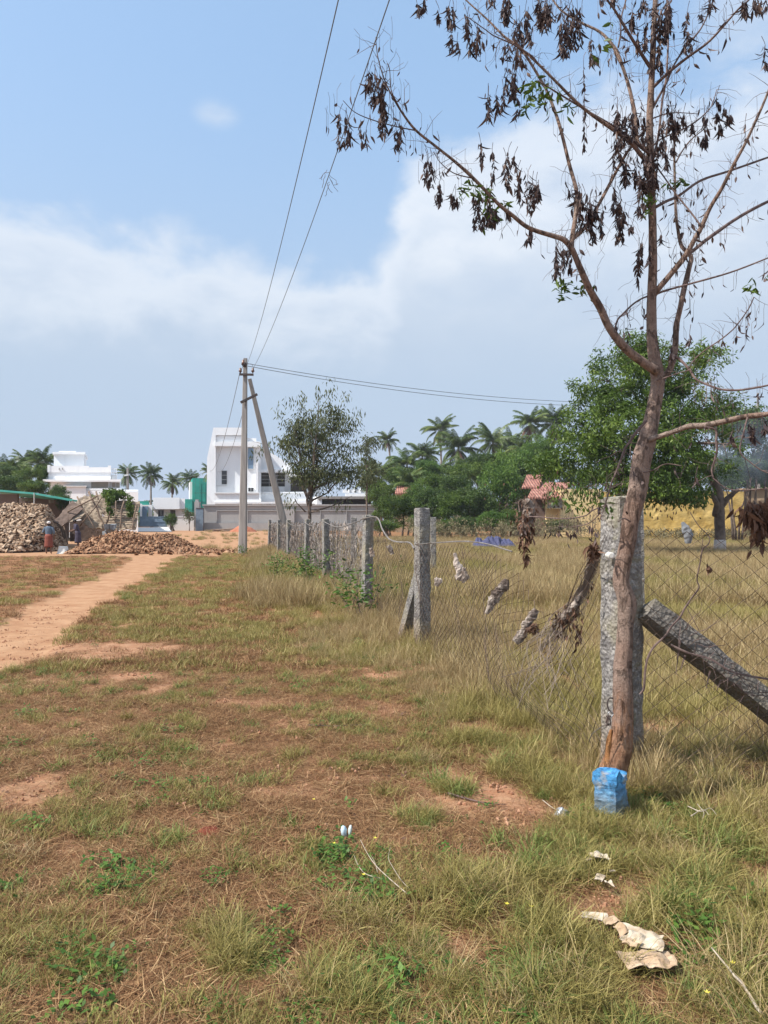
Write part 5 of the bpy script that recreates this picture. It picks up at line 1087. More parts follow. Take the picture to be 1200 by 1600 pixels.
# drooping brown leaf sprays over the wall
n = 420; Bq = []; 
for k in range(n):
    px = random.choice([random.gauss(870, 40), random.uniform(850, 1100)]); Bq.append(tuple(P(px, random.gauss(772, 14) if px < 935 else random.gauss(788, 10), d-1.5+random.gauss(0, .4))))
Dq = np.stack([rng.normal(0, .35, n), rng.normal(0, .35, n), -np.ones(n)], 1)
link('dry_sprays', np_mesh('dry_sprays', *quadleaves(Bq, Dq, rng.uniform(.10, .24, n), rng.uniform(.04, .08, n), rng.uniform(0, 1, n)), mat=M['leaf_brown']), e)
n = 900; Bq = []
for k in range(n):
    cx = random.choice([900, 930, 965, 1010, 1050, 1085, 865]); Bq.append(tuple(P(cx+random.gauss(0, 9), 768+random.gauss(0, 12), d-2+random.gauss(0, .3))))
Dq = np.stack([rng.normal(0, .4, n), rng.normal(0, .4, n), -np.ones(n)], 1)
link('hanging_sprays', np_mesh('hanging_sprays', *quadleaves(Bq, Dq, rng.uniform(.14, .3, n), rng.uniform(.05, .09, n), rng.uniform(0, .8, n)), mat=M['leaf_green']), e)
# airy tree left of centre
d = 45; B0 = P(482, 822, d); B0.z = .05
e, cs = tree_at('airy_tree', 'open crowned tree with olive and dry hanging leaves behind the fence', B0, [B0, P(484, 800, d), P(480, 782, d), P(484, 765, d)],
    [pxe(495, 700, d, 62, 55), pxe(480, 665, d, 42, 32), pxe(520, 655, d, 34, 30), pxe(545, 735, d, 34, 42), pxe(455, 690, d, 30, 40), pxe(460, 735, d, 26, 22), pxe(505, 745, d, 50, 25), pxe(548, 672, d, 16, 20)],
    'leaf_olive', 330, 28, .24, .075, .55, .12, limbs=16, shell=.35, droop=1.0)
mb = MB()
for (x0, y0, x1, y1, r) in [(484, 790, 500, 735, .11), (482, 780, 470, 715, .10), (484, 770, 495, 670, .10), (482, 775, 520, 720, .09), (480, 785, 512, 770, .08), (486, 798, 520, 790, .08), (512, 770, 545, 735, .06), (495, 670, 497, 622, .04), (470, 715, 452, 655, .05), (510, 700, 530, 640, .05), (478, 800, 460, 780, .05), (486, 800, 500, 800, .07), (520, 790, 550, 775, .04), (470, 730, 440, 700, .05), (430, 705, 395, 690, .02)]:
    limb(mb, P(x0, y0, d), P(x1, y1, d+random.gauss(0, .6)), r, r*.35, .12)
mb.build('stems', M['bark_far'], e, True)
spk = []; 
for (x, y) in [(437, 640), (450, 625), (470, 618), (495, 612), (517, 600), (540, 620), (560, 645), (555, 655), (440, 655), (428, 690), (408, 695), (400, 705), (418, 700), (470, 630), (500, 625), (515, 615), (560, 690), (575, 690), (530, 640), (445, 780), (452, 790), (460, 775), (540, 790), (525, 785)]:
    spk.append(tuple(P(x, y, d)))
link('hanging_sprays', np_mesh('hanging_sprays', *crown_leaves(spk, np.full(len(spk), .45), 22, .3, .08, (.5, 1), 1.4, 1.3), mat=M['leaf_olive']), e)
d = 62; B0 = P(575, 822, d); B0.z = .3
tree_at('slender_tree', 'thin sparse dark tree just right of the airy tree', B0, [B0, P(573, 780, d), P(574, 745, d)], [pxe(574, 705, d, 12, 26), pxe(578, 740, d, 22, 26), pxe(583, 690, d, 10, 12)], 'leaf_olive', 60, 30, .3, .09, .6, .1, droop=.8)
# palms
def frond(L, el0, drop, nl, ll, az, w=.09, seed=0):
    V = []; Q = []; c = []; p = np.zeros(3); n = 12; pts = [p.copy()]; el = el0; base = rng.uniform(.1, .75)
    h = np.array([math.cos(az), math.sin(az), 0]); s = np.array([-math.sin(az), math.cos(az), 0])
    for i in range(n):
        el -= drop/n*(1+.6*i/n); p = p+(h*math.cos(el)+np.array([0, 0, 1])*math.sin(el))*L/n; pts.append(p.copy())
    pts = np.array(pts)
    def q4(a, b, c_, d_, col): k = len(V); V.extend([a, b, c_, d_]); Q.append([k, k+1, k+2, k+3]); c.extend([col]*4)
    for i in range(n): wv = s*.045*(1-i/n)+1e-3; q4(pts[i]-wv, pts[i]+wv, pts[i+1]+wv*.9, pts[i+1]-wv*.9, base+.2)
    for i in range(nl):
        t = .16+.84*i/nl; f = t*n; k = min(int(f), n-1); b = pts[k]+(pts[k+1]-pts[k])*(f-k); tg = pts[k+1]-pts[k]; tg = tg/np.linalg.norm(tg)
        l = ll*(.45+.55*math.sin(PI*min(1, .15+t*.85)))*rng.uniform(.85, 1.1)
        for sd in (-1, 1):
            dr = s*sd*.8+tg*.55+np.array([0, 0, -.35-.35*rng.uniform(0, 1)]); dr /= np.linalg.norm(dr); m = b+dr*l*.5; tip = b+dr*l+np.array([0, 0, -.22*l]); ww = tg*w*.5
            q4(b-ww*.6, b+ww*.6, m+ww, m-ww, np.clip(base+rng.uniform(-.12, .2), 0, 1)); q4(m-ww, m+ww, tip+ww*.15, tip-ww*.15, np.clip(base+rng.uniform(-.1, .25), 0, 1))
    return np.array(V), np.array(Q), np.array(c)
def palm_meshes(k, L, nf, nl, ll, w):
    out = []
    for i in range(k):
        fr = [frond(L*rng.uniform(.85, 1.1), R(rng.uniform(25, 88)) if j > nf*.3 else R(rng.uniform(-30, 20)), R(rng.uniform(35, 85)), nl, ll, 2*PI*j*.382+rng.normal(0, .2), w) for j in range(nf)]
        a = np_mesh('palm_crown', *join(fr), mat=M['palm_leaf'])
        fr = [frond(L*.8, R(rng.uniform(-60, -35)), R(40), nl, ll*.7, rng.uniform(0, 2*PI), w) for j in range(5)]
        dj = join(fr); b = np_mesh('dead_fronds', *dj, mat=M['leaf_brown']); out.append((a, b))
    return out
PN = palm_meshes(6, 4.5, 36, 30, .95, .12)
M['nut'] = m_simple('coconut', (.12, .16, .04), (.2, .18, .06), 4, .5, 0)
def palm(px, cy, d, s, label, grp, base_y=None, lean=0.0, dead=True):
    c = P(px, cy, d); bx = c.x+lean; k = random.randrange(6); g0 = float(gz(bx, d))
    e = empty('coconut_palm', (bx, d, g0), label, 'palm tree', grp); mb = MB()
    pts = spline([(bx, d, g0-.3), (bx-(bx-c.x)*.15, d, g0+(c.z-g0)*.35), (bx-(bx-c.x)*.55, d, g0+(c.z-g0)*.7), tuple(c)], 5); mb.tube(pts, list(np.linspace(.26, .15, len(pts))), 8, wob=.1); mb.build('trunk', M['palm_bark'], e, True)
    rz = random.uniform(0, 6.28)
    for me, nm in ((PN[k][0], 'crown'),)+(((PN[k][1], 'dead_fronds'),) if dead else ()):
        o = link(nm, me, e); o.matrix_basis = Matrix.Translation(c) @ Matrix.Rotation(rz, 4, 'Z') @ Matrix.Rotation(random.gauss(0, .16), 4, 'X') @ Matrix.Scale(s, 4)
    mb = MB()
    for j in range(7): a = j*.9; q = c+Vector((math.cos(a)*.3*s, math.sin(a)*.3*s, -.35*s-random.random()*.2)); mb.tube([q-Vector((0, 0, .14)), q-Vector((0, 0, .07)), q+Vector((0, 0, .08)), q+Vector((0, 0, .15))], [.05, .12, .12, .03], 6)
    mb.build('coconuts', M['nut'], e, True)
    return e
G_ = 'coconut palms beyond the bushes'
for (px, cy, d, s, lean, lab) in [
    (606, 688, 150, .66, 1.5, 'lone slim palm with curved trunk standing clear right of the airy tree'),
    (688, 672, 135, .92, .3, 'tallest palm of the middle group, against open sky'),
    (716, 702, 112, .95, 0, 'full palm with yellowish lower fronds right below the tallest one'),
    (770, 692, 112, .92, .2, 'palm with a skirt of brown dead fronds right of the middle group'),
    (796, 700, 120, .85, -.5, 'palm partly hidden behind the one with the brown skirt'),
    (829, 662, 125, .98, .6, 'left one of the tall pair touching the big green tree'),
    (864, 662, 128, .95, -.4, 'right one of the tall pair touching the big green tree'),
    (660, 715, 118, .9, 0, 'dark palm between the lone slim palm and the tallest palm'),
    (636, 728, 104, .85, 0, 'low broad palm at the left end of the thicket'),
    (592, 745, 100, .85, 0, 'low palm right behind the slender tree'),
    (735, 738, 96, .7, 0, 'short palm sunk in the bushes below the full palm'),
    (682, 742, 98, .75, 0, 'short palm with arching fronds over the bushes left of the full palm'),
    (818, 705, 106, .7, 0, 'low palm right behind the bright green tree'),
    (640, 757, 84, .6, 0, 'small drooping palm near the little red roof'),
    ]: palm(px, cy, d, s*random.uniform(.9, 1.05), lab, G_, lean=lean)
G_ = 'coconut palms behind the white houses'
for (px, cy, d, s, lab) in [(200, 741, 118, .5*1.05, 'palm just right of the large white house'), (236, 742, 150, .68, 'palm above the small gate house, second of the four in a row'), (269, 756, 165, .68, 'shortest palm of the four in a row, above the gate house'), (297, 750, 150, .62, 'palm just left of the green netted building'), (329, 738, 135, .5, 'palm half hidden behind the slanting side of the modern house'),
    (12, 735, 95, .62, 'dark palm at the left edge of the picture'), (41, 724, 110, .62, 'palm second from the left edge, above the teal roof'), (66, 722, 98, .62, 'bushy palm touching the left side of the large white house'), (24, 738, 92, .5, 'small palm wedged between the two at the left edge'), (1170, 740, 90, .6, 'hidden palm in the smoky trees at the right edge')][:-1]:
    palm(px, cy, d, s, lab, G_)
# bushes: a few shapes, each bush its own thing
def bush_mesh(seed, rx, ry, rz, ncl, per, L, W, rc, mat):
    cs = []
    lobes = [(rng.uniform(-.5, .5)*rx, rng.uniform(-.4, .4)*ry, rng.uniform(-.1, .45)*rz, rng.uniform(.35, .62)) for _ in range(7)]+[(0, 0, 0, .8)]
    for k in range(ncl):
        l = lobes[rng.integers(0, 8)]; u = unit(1)[0]*rng.uniform(.55, 1)**.6; cs.append((l[0]+u[0]*rx*l[3], l[1]+u[1]*ry*l[3], max(-.95*rz, l[2]+u[2]*rz*l[3])))
    return np_mesh('foliage', *crown_leaves(cs, rc*rng.uniform(.6, 1.3, ncl), per, L, W, droop=.35), mat=M[mat])
BM = {}
for mt in ('leaf_green', 'leaf_bright', 'leaf_dark'):
    BM[mt] = [bush_mesh(i, 2.4, 2.2, 2.3, 150, 75, .20, .085, .5, mt) for i in range(2)]
def bush(px, py, d, rw, rh, mat, label, grp, name='bush', cat='bush', stem=True):
    c = P(px, py, d); g0 = float(gz(c.x, d)); e = empty(name, (c.x, d, g0), label, cat, grp)
    o = link('foliage', random.choice(BM[mat]), e); s = d/F
    o.matrix_basis = Matrix.Translation(c) @ Matrix.Rotation(random.uniform(0, 6.28), 4, 'Z') @ Matrix.Diagonal((rw*s/2.4, rw*s/2.4, rh*s/2.3, 1))
    mb = MB()
    for k in range(4): limb(mb, Vector((c.x+random.gauss(0, .2), d, g0-.1)), c+Vector((random.gauss(0, .5), random.gauss(0, .5), random.gauss(0, .4)))*rw*s*.4, .10, .03, .08, 5)
    mb.build('stem', M['bark_far'], e, True); return e
G_ = 'bushes at the far side of the field'
for a in [(605, 800, 66, 34, 30, 'leaf_green', 'rounded bush left end of the thicket, in front of the annex'), (640, 803, 64, 36, 30, 'leaf_green', 'bush below the little red roof'),
    (672, 790, 66, 36, 36, 'leaf_dark', 'dark bush right of the little red roof'), (700, 800, 63, 34, 36, 'leaf_green', 'bush in the middle of the thicket'), (716, 768, 70, 36, 32, 'leaf_dark', 'darkest leafy mound high in the middle of the thicket'),
    (742, 792, 64, 34, 40, 'leaf_dark', 'dark bush hanging low in the middle of the thicket'), (690, 762, 74, 36, 24, 'leaf_green', 'bush below the short arching palm'), (655, 778, 72, 30, 26, 'leaf_bright', 'light green bush above the dark ones at left'),
    (785, 770, 66, 44, 58, 'leaf_bright', 'tall light green tree-like bush right of the thicket'), (815, 735, 74, 36, 42, 'leaf_bright', 'yellow-green tree top between the palms and the big tree'), (770, 815, 58, 30, 22, 'leaf_bright', 'low bright bush at the foot of the tall light green one'),
    (822, 775, 70, 34, 40, 'leaf_dark', 'dark bush beside the tiled house'), (855, 740, 76, 40, 40, 'leaf_green', 'bush behind the tiled roof'), (870, 822, 58, 26, 13, 'leaf_dark', 'low dark shrub in front of the yellow gable'),
    (600, 775, 84, 26, 30, 'leaf_green', 'bush behind the annex roof'), (760, 740, 86, 34, 26, 'leaf_green', 'leafy mound behind the tall light green one'),
    (1172, 690, 54, 68, 66, 'leaf_green', 'large hazy tree at the right edge'), (1130, 740, 74, 60, 40, 'leaf_dark', 'dark trees above the yellow wall'), (1200, 755, 70, 50, 34, 'leaf_bright', 'light bush behind the wall at the right edge'), (1050, 745, 72, 60, 34, 'leaf_dark', 'dark foliage behind the big tree above the yellow wall'), (960, 748, 72, 50, 26, 'leaf_green', 'foliage behind the big tree near the gable'), (1150, 742, 52, 46, 34, 'leaf_dark', 'dark tree behind the wall left of the hazy one'), (1200, 735, 56, 40, 44, 'leaf_dark', 'dark tree cut by the right edge above the wall'), (905, 748, 78, 36, 28, 'leaf_green', 'tree top between the tiled roof and the big tree')]:
    bush(*a, G_)
for a in [(628, 752, 88, 34, 26, 'leaf_green', 'leafy mound under the low broad palm'), (668, 738, 92, 34, 26, 'leaf_bright', 'light green mound between the low palms'), (712, 742, 90, 36, 28, 'leaf_green', 'green mound under the full palm'), (752, 728, 92, 34, 26, 'leaf_dark', 'dark mound under the palm with the brown skirt'),
    (792, 722, 90, 34, 28, 'leaf_green', 'green mound rising right of the brown skirted palm'), (842, 712, 90, 34, 30, 'leaf_bright', 'light green tree top under the tall pair of palms'), (590, 765, 92, 22, 26, 'leaf_green', 'foliage filling the gap behind the slender tree'), (600, 822, 60, 26, 14, 'leaf_green', 'low bush at the left foot of the thicket, before the annex'), (690, 822, 61, 26, 15, 'leaf_green', 'low bush below the dark hanging ones, left of the middle'), (800, 815, 62, 26, 22, 'leaf_green', 'low bush between the tall light green one and the tiled house'), (835, 812, 64, 16, 18, 'leaf_dark', 'dark low bush against the side wall of the tiled house'), (655, 815, 60, 22, 16, 'leaf_green', 'low bush at the foot of the thicket, left'), (725, 820, 60, 30, 16, 'leaf_dark', 'low dark bush at the foot of the thicket, middle')]:
    bush(*a, G_)
G_ = 'greenery round the white houses'
for a in [(20, 765, 72, 36, 28, 'leaf_dark', 'dark tree at the left edge behind the teal roof'), (60, 768, 70, 30, 20, 'leaf_green', 'green tree behind the middle of the teal roof'), (92, 772, 66, 18, 18, 'leaf_dark', 'dark drooping tree at the right end of the teal roof'), (36, 745, 84, 22, 22, 'leaf_green', 'tree under the palms at the left edge'), (10, 745, 86, 26, 22, 'leaf_dark', 'dark tree mass under the leftmost palm'), (68, 750, 84, 14, 26, 'leaf_green', 'leafy tree tight against the large white house'),
    (268, 812, 88, 11, 15, 'leaf_green', 'rounded shrub standing before the gate house'), (98, 785, 60, 14, 16, 'leaf_dark', 'dark foliage hanging inside the end of the shed')]:
    bush(*a, G_)
B0 = Vector((P(296, 825, 90).x, 90, .55))
tree_at('dry_shrub', 'dry brownish shrub between the gate shrub and the grey pillar', B0, [B0, B0+Vector((0, 0, .9))], [pxe(295, 808, 90, 7, 9), pxe(292, 799, 90, 6, 5)], 'leaf_olive', 40, 14, .22, .08, .35, .06, cat='shrub', limbs=6)
# saplings and weeds by the fence
def sapling(px, py, d, h, w, n, label, mat='leaf_bright'):
    c = P(px, py, d); g0 = float(gz(c.x, d)); e = empty('green_shrub', (c.x, d, g0), label, 'shrub', 'green shrubs growing by the fence'); mb = MB(); B = []
    for k in range(7):
        q = [Vector((c.x+random.gauss(0, .04), d, g0))]; a = Vector((random.gauss(0, .35), random.gauss(0, .35), 1)).normalized()
        for s in range(6): a = (a+Vector((random.gauss(0, .15), random.gauss(0, .15), .05))).normalized(); q.append(q[-1]+a*h/6*random.uniform(.8, 1.1))
        mb.tube(q, [.006, .005, .005, .004, .003, .003, .002], 4); B += [(q[i]+Vector((random.gauss(0, w*.3), random.gauss(0, w*.3), random.gauss(0, .05)))) for i in range(2, 7) for _ in range(n//35+1)]
    mb.build('stem', M['twig'], e); m = len(B); D = unit(m); D[:, 2] = abs(D[:, 2])*.4
    link('foliage', np_mesh('foliage', *leaflets([tuple(b) for b in B], D, rng.uniform(.05, .11, m), rng.uniform(.022, .04, m), rng.uniform(0, 1, m), .4), mat=M[mat]), e)
sapling(566, 955, 11.6, .95, .5, 150, 'leafy green shrub covering the foot of the third fence post')
sapling(548, 945, 11.8, .8, .4, 120, 'light green shrub just left of the third fence post')
sapling(486, 920, 16.3, 1.05, .22, 260, 'green creeper leaning on the fence between two far posts')
sapling(472, 905, 17.5, .9, .3, 160, 'small pale green shrub left of the leaning creeper')
sapling(432, 905, 19, .7, .4, 200, 'light green shrub in the grass right of the power pole foot')
sapling(380, 870, 34, .5, .4, 120, 'low green shrub at the foot of the power pole')
# low scrub along the edge of the field, distant wood
M['scrub'] = m_leaf('dry_scrub', [(0, (.09, .075, .04)), (.5, (.20, .17, .09)), (1, (.30, .27, .17))], .2, .7, .3, .4)
cs = [(x_, 56+random.gauss(0, 1.0), (.6+random.random()*1.0) if x_ < 16 else .5+random.random()*.3) for x_ in [random.uniform(2, 34) for _ in range(260)]]
tag(link('dry_scrub', np_mesh('dry_scrub', *crown_leaves(cs, np.full(260, .55), 46, .22, .06, (0, 1), -.6), mat=M['scrub'])), 'grey-brown thorny scrub along the far edge of the field', 'scrub', kind='stuff')
cs = [(random.uniform(-150, 190), 210+random.gauss(0, 8), random.uniform(.5, 7.0)) for _ in range(1500)]
tag(link('distant_wood', np_mesh('distant_wood', *crown_leaves(cs, rng.uniform(1.5, 3.2, 1500), 22, 1.3, .7), mat=M['leaf_dark'])), 'hazy line of far trees on the horizon', 'wood', kind='stuff')
# blue net lying in the field
M['bluenet'] = m_simple('blue_net', (.03, .032, .08), (.085, .09, .17), 14, .8, .6, .02, world=True)
mb = MB(); nx_, ny_ = 60, 12; V = []
for j in range(ny_+1):
    for i in range(nx_+1):
        x = 5.4*i/nx_; y = 2.0*j/ny_; e = math.sin(PI*i/nx_)**.5*math.sin(PI*j/ny_)**.6
        V.append((P(748, 846, 40).x*1.0+x-.0+.3*mnoise.noise(Vector((y, 1, 2))), 40+y, .15+e*(.45+.35*mnoise.noise(Vector((x*.9, y, 4)))+.25*mnoise.noise(Vector((x*3, y*3, 7))))))
V = [(v[0]*1.0, v[1], v[2]+.12) for v in V]
mb.add([(P(742, 846, 40).x+(v[0]-P(748, 846, 40).x)*.42, v[1], v[2]) for v in V], [(j*(nx_+1)+i, j*(nx_+1)+i+1, (j+1)*(nx_+1)+i+1, (j+1)*(nx_+1)+i) for j in range(ny_) for i in range(nx_)])
tag(mb.build('blue_net', M['bluenet'], None, True), 'crumpled heap of blue netting lying in the dry field', 'net')
# ------------------------------------------------------------------ husk heaps
def pale_h(x, y):
    y0 = 37.4+4.2*sstep(-18.7, -17.4, x)+(fbm(x*.5, y*0, 121)-.5)*1.0
    h = 2.75*np.clip((y-y0)/5.6, 0, 1)**.85*(1-sstep(49, 53, y))*(1-sstep(-.6, .7, x+17.1+.40*(y-37.4)))
    return h*(.9+.25*(fbm(x*.5, y*.5, 123)-.5)*2*.6)
def red_h(x, y):
    y0 = 36.2+.9*sstep(-13.5, -9.5, x)+(fbm(x*.8, y*0, 125)-.5)*.8
    p = np.clip((y-y0)/1.9, 0, 1)**.8*(1-sstep(40.5, 42.5, y)); ends = sstep(-16.0, -14.9, x)*(1-sstep(-12.0, -9.7, x))
    bump_ = .84+.16*np.exp(-((x+13.6)/1.0)**2)-.12*np.exp(-((x+15)/.5)**2)
    return 1.02*p*ends*bump_*(.85+.5*(fbm(x*1.1, y*1.1, 127)-.5))
def heap(name, hf, x0, x1, y0, y1, mat, label):
    nx, ny = 90, 70; X, Y = np.meshgrid(np.linspace(x0, x1, nx), np.linspace(y0, y1, ny)); Z = hf(X, Y)+gz(X, Y)-.10
    i = np.arange(ny-1)[:, None]*nx+np.arange(nx-1)[None]; Q = np.stack([i, i+1, i+nx+1, i+nx], 2).reshape(-1, 4)
    tag(link(name, np_mesh(name, np.stack([X, Y, Z], 2), Q, mat=mat)), label, 'heap', kind='stuff')
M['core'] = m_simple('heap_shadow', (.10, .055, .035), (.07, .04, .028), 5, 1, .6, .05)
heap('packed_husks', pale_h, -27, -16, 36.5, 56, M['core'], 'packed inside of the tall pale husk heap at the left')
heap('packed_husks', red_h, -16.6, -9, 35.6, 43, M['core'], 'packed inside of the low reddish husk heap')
def husk_mesh(k, mat):
    mb = MB(); V = []; Fc = []; nu, nv = 8, 6; c = []; th = .35
    L, Wd, H = .15, .09, .055
    for i in range(nv+1):
        u = -1+2*i/nv; r = math.sqrt(max(0, 1-u*u*.96))
        for j in range(nu):
            a = PI*j/(nu-1)-PI*.0; e = 1+.22*mnoise.noise(Vector((u*2+k*5, j, 1)))
            V.append((u*L, math.cos(a)*r*Wd*e, math.sin(a)*r*H*e+.012*u*u)); c.append(.1)
        V.append((u*L*.9, 0, -.004+r*H*.45)); c.append(1)
    m = nu+1
    for i in range(nv):
        for j in range(nu-1): Fc.append((i*m+j, (i+1)*m+j, (i+1)*m+j+1, i*m+j+1))
        Fc.append((i*m+nu-1, (i+1)*m+nu-1, (i+1)*m+nu, i*m+nu)); Fc.append((i*m+nu, (i+1)*m+nu, (i+1)*m, i*m))
    me = bpy.data.meshes.new('coconut_husk'); me.from_pydata(V, [], Fc); me.update(); me.materials.append(mat)
    a = me.attributes.new('v', 'FLOAT', 'POINT'); a.data.foreach_set('value', np.array(c, np.float32)); return me
HM = {'husk_pale': [husk_mesh(i, M['husk_pale']) for i in range(5)], 'husk_red': [husk_mesh(i, M['husk_red']) for i in range(5)]}
def husks(hf, x0, x1, y0, y1, n, nind, mt, lab, grp, stufflab, smax=1.25):
    x = rng.uniform(x0, x1, n*3); y = rng.uniform(y0, y1, n*3); h = hf(x, y); ok = h > .03
    sl = np.hypot(hf(x+.1, y)-h, hf(x, y+.1)-h)/.1; ok &= rng.uniform(0, 1, len(x)) < (.35+.65*np.clip(sl, 0, 1)); x, y, h = x[ok][:n], y[ok][:n], h[ok][:n]
    d = np.abs(y)+rng.normal(0, .02, len(y)); vis = (x/y*F+600 > -8); order = np.argsort(np.where(vis, y, y+100)); ind = order[:nind]; rest = order[nind:]
    for q in ind:
        o = bpy.data.objects.new('coconut_husk', random.choice(HM[mt])); C.objects.link(o); s = random.uniform(.8, smax)
        o.location = (x[q], y[q], float(gz(x[q], y[q]))+h[q]+random.uniform(-.03, .04)); o.rotation_euler = (random.gauss(.3, .9), random.gauss(0, .5), random.uniform(0, 6.28)); o.scale = (s, s*random.uniform(.8, 1.2), s)
        tag(o, lab, 'coconut husk', grp)
    kit = Kit(mt)
    for me in HM[mt]: o = bpy.data.objects.new(me.name, me); kit.c.objects.link(o)
    k = rest
    s = scatter(mt+'_heap' if 0 else 'coconut_husks', kit, x[k], y[k], rng.uniform(.8, smax, len(k)), rng.integers(0, 5, len(k)), stufflab, 'husks', .8)
    co = np.stack([x[k], y[k], gz(x[k], y[k])+h[k]+rng.uniform(-.04, .05, len(k))], 1).astype(np.float32); s.data.vertices.foreach_set('co', co.ravel())
husks(pale_h, -27, -16.3, 37, 55, 7000, 150, 'husk_pale', 'pale weathered coconut husk at the foot of the tall left heap', 'pale husks along the foot of the left heap', 'pale weathered coconut husks of the tall left heap', 1.3)
husks(red_h, -16.4, -9, 35.8, 42.5, 4200, 150, 'husk_red', 'reddish brown coconut husk along the front of the low middle heap', 'reddish husks along the front of the middle heap', 'reddish brown coconut husks of the low middle heap', 1.1)
# stray husks right of the heap
kit = Kit('stray'); 
for me in HM['husk_red']: o = bpy.data.objects.new(me.name, me); kit.c.objects.link(o)
x = rng.normal(-9.6, 1.2, 260); y = rng.normal(38.5, 1.6, 260); scatter('stray_husks', kit, x, y, rng.uniform(.6, 1.1, 260), rng.integers(0, 5, 260), 'loose reddish husks strewn right of the middle heap', 'husks', .6, dz=.03)
# ------------------------------------------------------------------ thatched hut
def sheet(quad, nx, ny, amp, th, bands=0, fringe=0, col=.5):
    """quad of (px, py, d): top-left, top-right, bottom-right, bottom-left -> rumpled sheet of real thickness"""
    a, b, c, d = [P(*q) for q in quad]; mb = MB(); V = []; nrm = (b-a).cross(d-a).normalized()
    for s in (0, 1):
        for j in range(ny+1):
            for i in range(nx+1):
                u, v = i/nx, j/ny; p = (a*(1-u)+b*u)*(1-v)+(d*(1-u)+c*u)*v; e = mnoise.noise(p*1.3)*amp+mnoise.noise(p*5)*amp*.5
                if bands: e += .10*((v*bands) % 1)
                edge = (i in (0, nx) or j in (0, ny)); q = p+nrm*(e-th*s)
                if edge: q += Vector((mnoise.noise(p*4), 0, mnoise.noise(p*4+Vector((5, 0, 0)))))*amp*1.2
                V.append(q)
    n0 = (nx+1)*(ny+1); Fc = []
    for j in range(ny):
        for i in range(nx):
            k = j*(nx+1)+i; Fc += [(k, k+nx+1, k+nx+2, k+1), (n0+k, n0+k+1, n0+k+nx+2, n0+k+nx+1)]
    for i in range(nx): Fc += [(i, i+1, n0+i+1, n0+i), (ny*(nx+1)+i+1, ny*(nx+1)+i, n0+ny*(nx+1)+i, n0+ny*(nx+1)+i+1)]
    for j in range(ny): k = j*(nx+1); k2 = k+nx; Fc += [(k+nx+1, k, n0+k, n0+k+nx+1), (k2, k2+nx+1, n0+k2+nx+1, n0+k2)]
    mb.add(V, Fc, col)
    for i in range(fringe):
        u = random.random(); v = random.choice([random.random(), 1]); p = (a*(1-u)+b*u)*(1-v)+(d*(1-u)+c*u)*v-nrm*.03+nrm*amp; q = [p, p+Vector((random.gauss(0, .06), 0, -.14)), p+Vector((random.gauss(0, .1), random.gauss(0, .05), -.3))]; mb.tube(q, [.012, .01, .004], 3, col)
    return mb
hut = empty('thatched_hut', P(160, 840, 46), 'ramshackle palm thatch hut with leaning poles between the two husk heaps', 'hut'); hut.location.z = .05
sheet([(168, 782, 46.6), (219, 785, 46.4), (212, 828, 44.6), (158, 828, 44.8)], 30, 24, .05, .07, 6, 60).build('woven_panel', M['thatch'], hut)
sheet([(122, 779, 47), (170, 772, 47.4), (172, 805, 46.2), (112, 800, 45.8)], 26, 16, .16, .10, 0, 80).build('thatch_roof', M['thatch'], hut)
sheet([(112, 798, 45.6), (160, 800, 46.0), (166, 830, 45.2), (140, 826, 45)], 22, 14, .14, .08, 0, 60).build('thatch_panel', M['thatch'], hut)
sheet([(114, 783, 46), (131, 796, 45.2), (97, 824, 43.6), (84, 816, 43.8)], 10, 12, .06, .08, 0, 10).build('dark_panel', M['thatch_d'], hut)
sheet([(112, 806, 45.0), (140, 800, 45.2), (118, 814, 44.2), (98, 818, 44.0)], 10, 6, .08, .06).build('loose_sheet', M['thatch'], hut)
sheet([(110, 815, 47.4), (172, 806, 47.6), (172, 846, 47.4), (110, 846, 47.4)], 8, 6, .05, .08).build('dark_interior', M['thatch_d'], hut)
for (x0, y0, x1, y1, r) in [(138, 768, 168, 836, .06), (150, 768, 154, 780, .05), (121, 776, 150, 829, .05), (181, 783, 179, 812, .04), (194, 783, 189, 826, .05), (213, 790, 207, 826, .05), (150, 790, 165, 800, .03), (165, 822, 172, 800, .05), (125, 822, 160, 776, .04), (106, 800, 152, 775, .05), (98, 818, 106, 850, .05)]:
    mb = MB(); limb(mb, P(x0, y0, 44.6 if y1 < 830 else 44.4), P(x1, y1, 43.9), r, r*.8, .03, 6); mb.build('pole', M['bamboo'], hut, True)
mb = MB()
for k in range(6): v = (k+.5)/6; mb.tube([P(168-10*v, 783+44*v, 46.3-1.8*v), P(190-6*v, 784+43*v, 46.2-1.8*v), P(219-7*v, 785+42*v, 46.1-1.8*v)], .025, 4)
mb.build('lashing', M['bamboo'], hut)
mb = MB(); 
for k in range(10): p = P(random.uniform(160, 178), random.uniform(822, 838), 43.6+random.random()*.6); sz = random.uniform(.12, .3); mb.box(p.x, p.x+sz, p.y, p.y+sz, p.z-.1, p.z+sz*.7, j=.06)
tag(mb.build('junk', M['rag_b']), 'grey plastic junk piled beneath the leaning pole of the hut', 'junk')
cs = [tuple(P(*q)) for q in [(random.gauss(178, 9.5), random.gauss(772, 3.6), 46.1+random.gauss(0, .25)) for _ in range(80)]+[(random.gauss(172, 1.8), random.uniform(776, 804), 45.0) for _ in range(22)]+[(random.gauss(203, 1.8), random.uniform(778, 806), 45.0) for _ in range(22)]]
ce = empty('creeper', P(178, 790, 45.8), 'leafy green creeper sprawling over the top of the thatched hut', 'creeper')
link('foliage', np_mesh('foliage', *crown_leaves(cs, np.full(len(cs), .17), 34, .13, .09, (.2, 1), .6), mat=M['leaf_green']), ce)
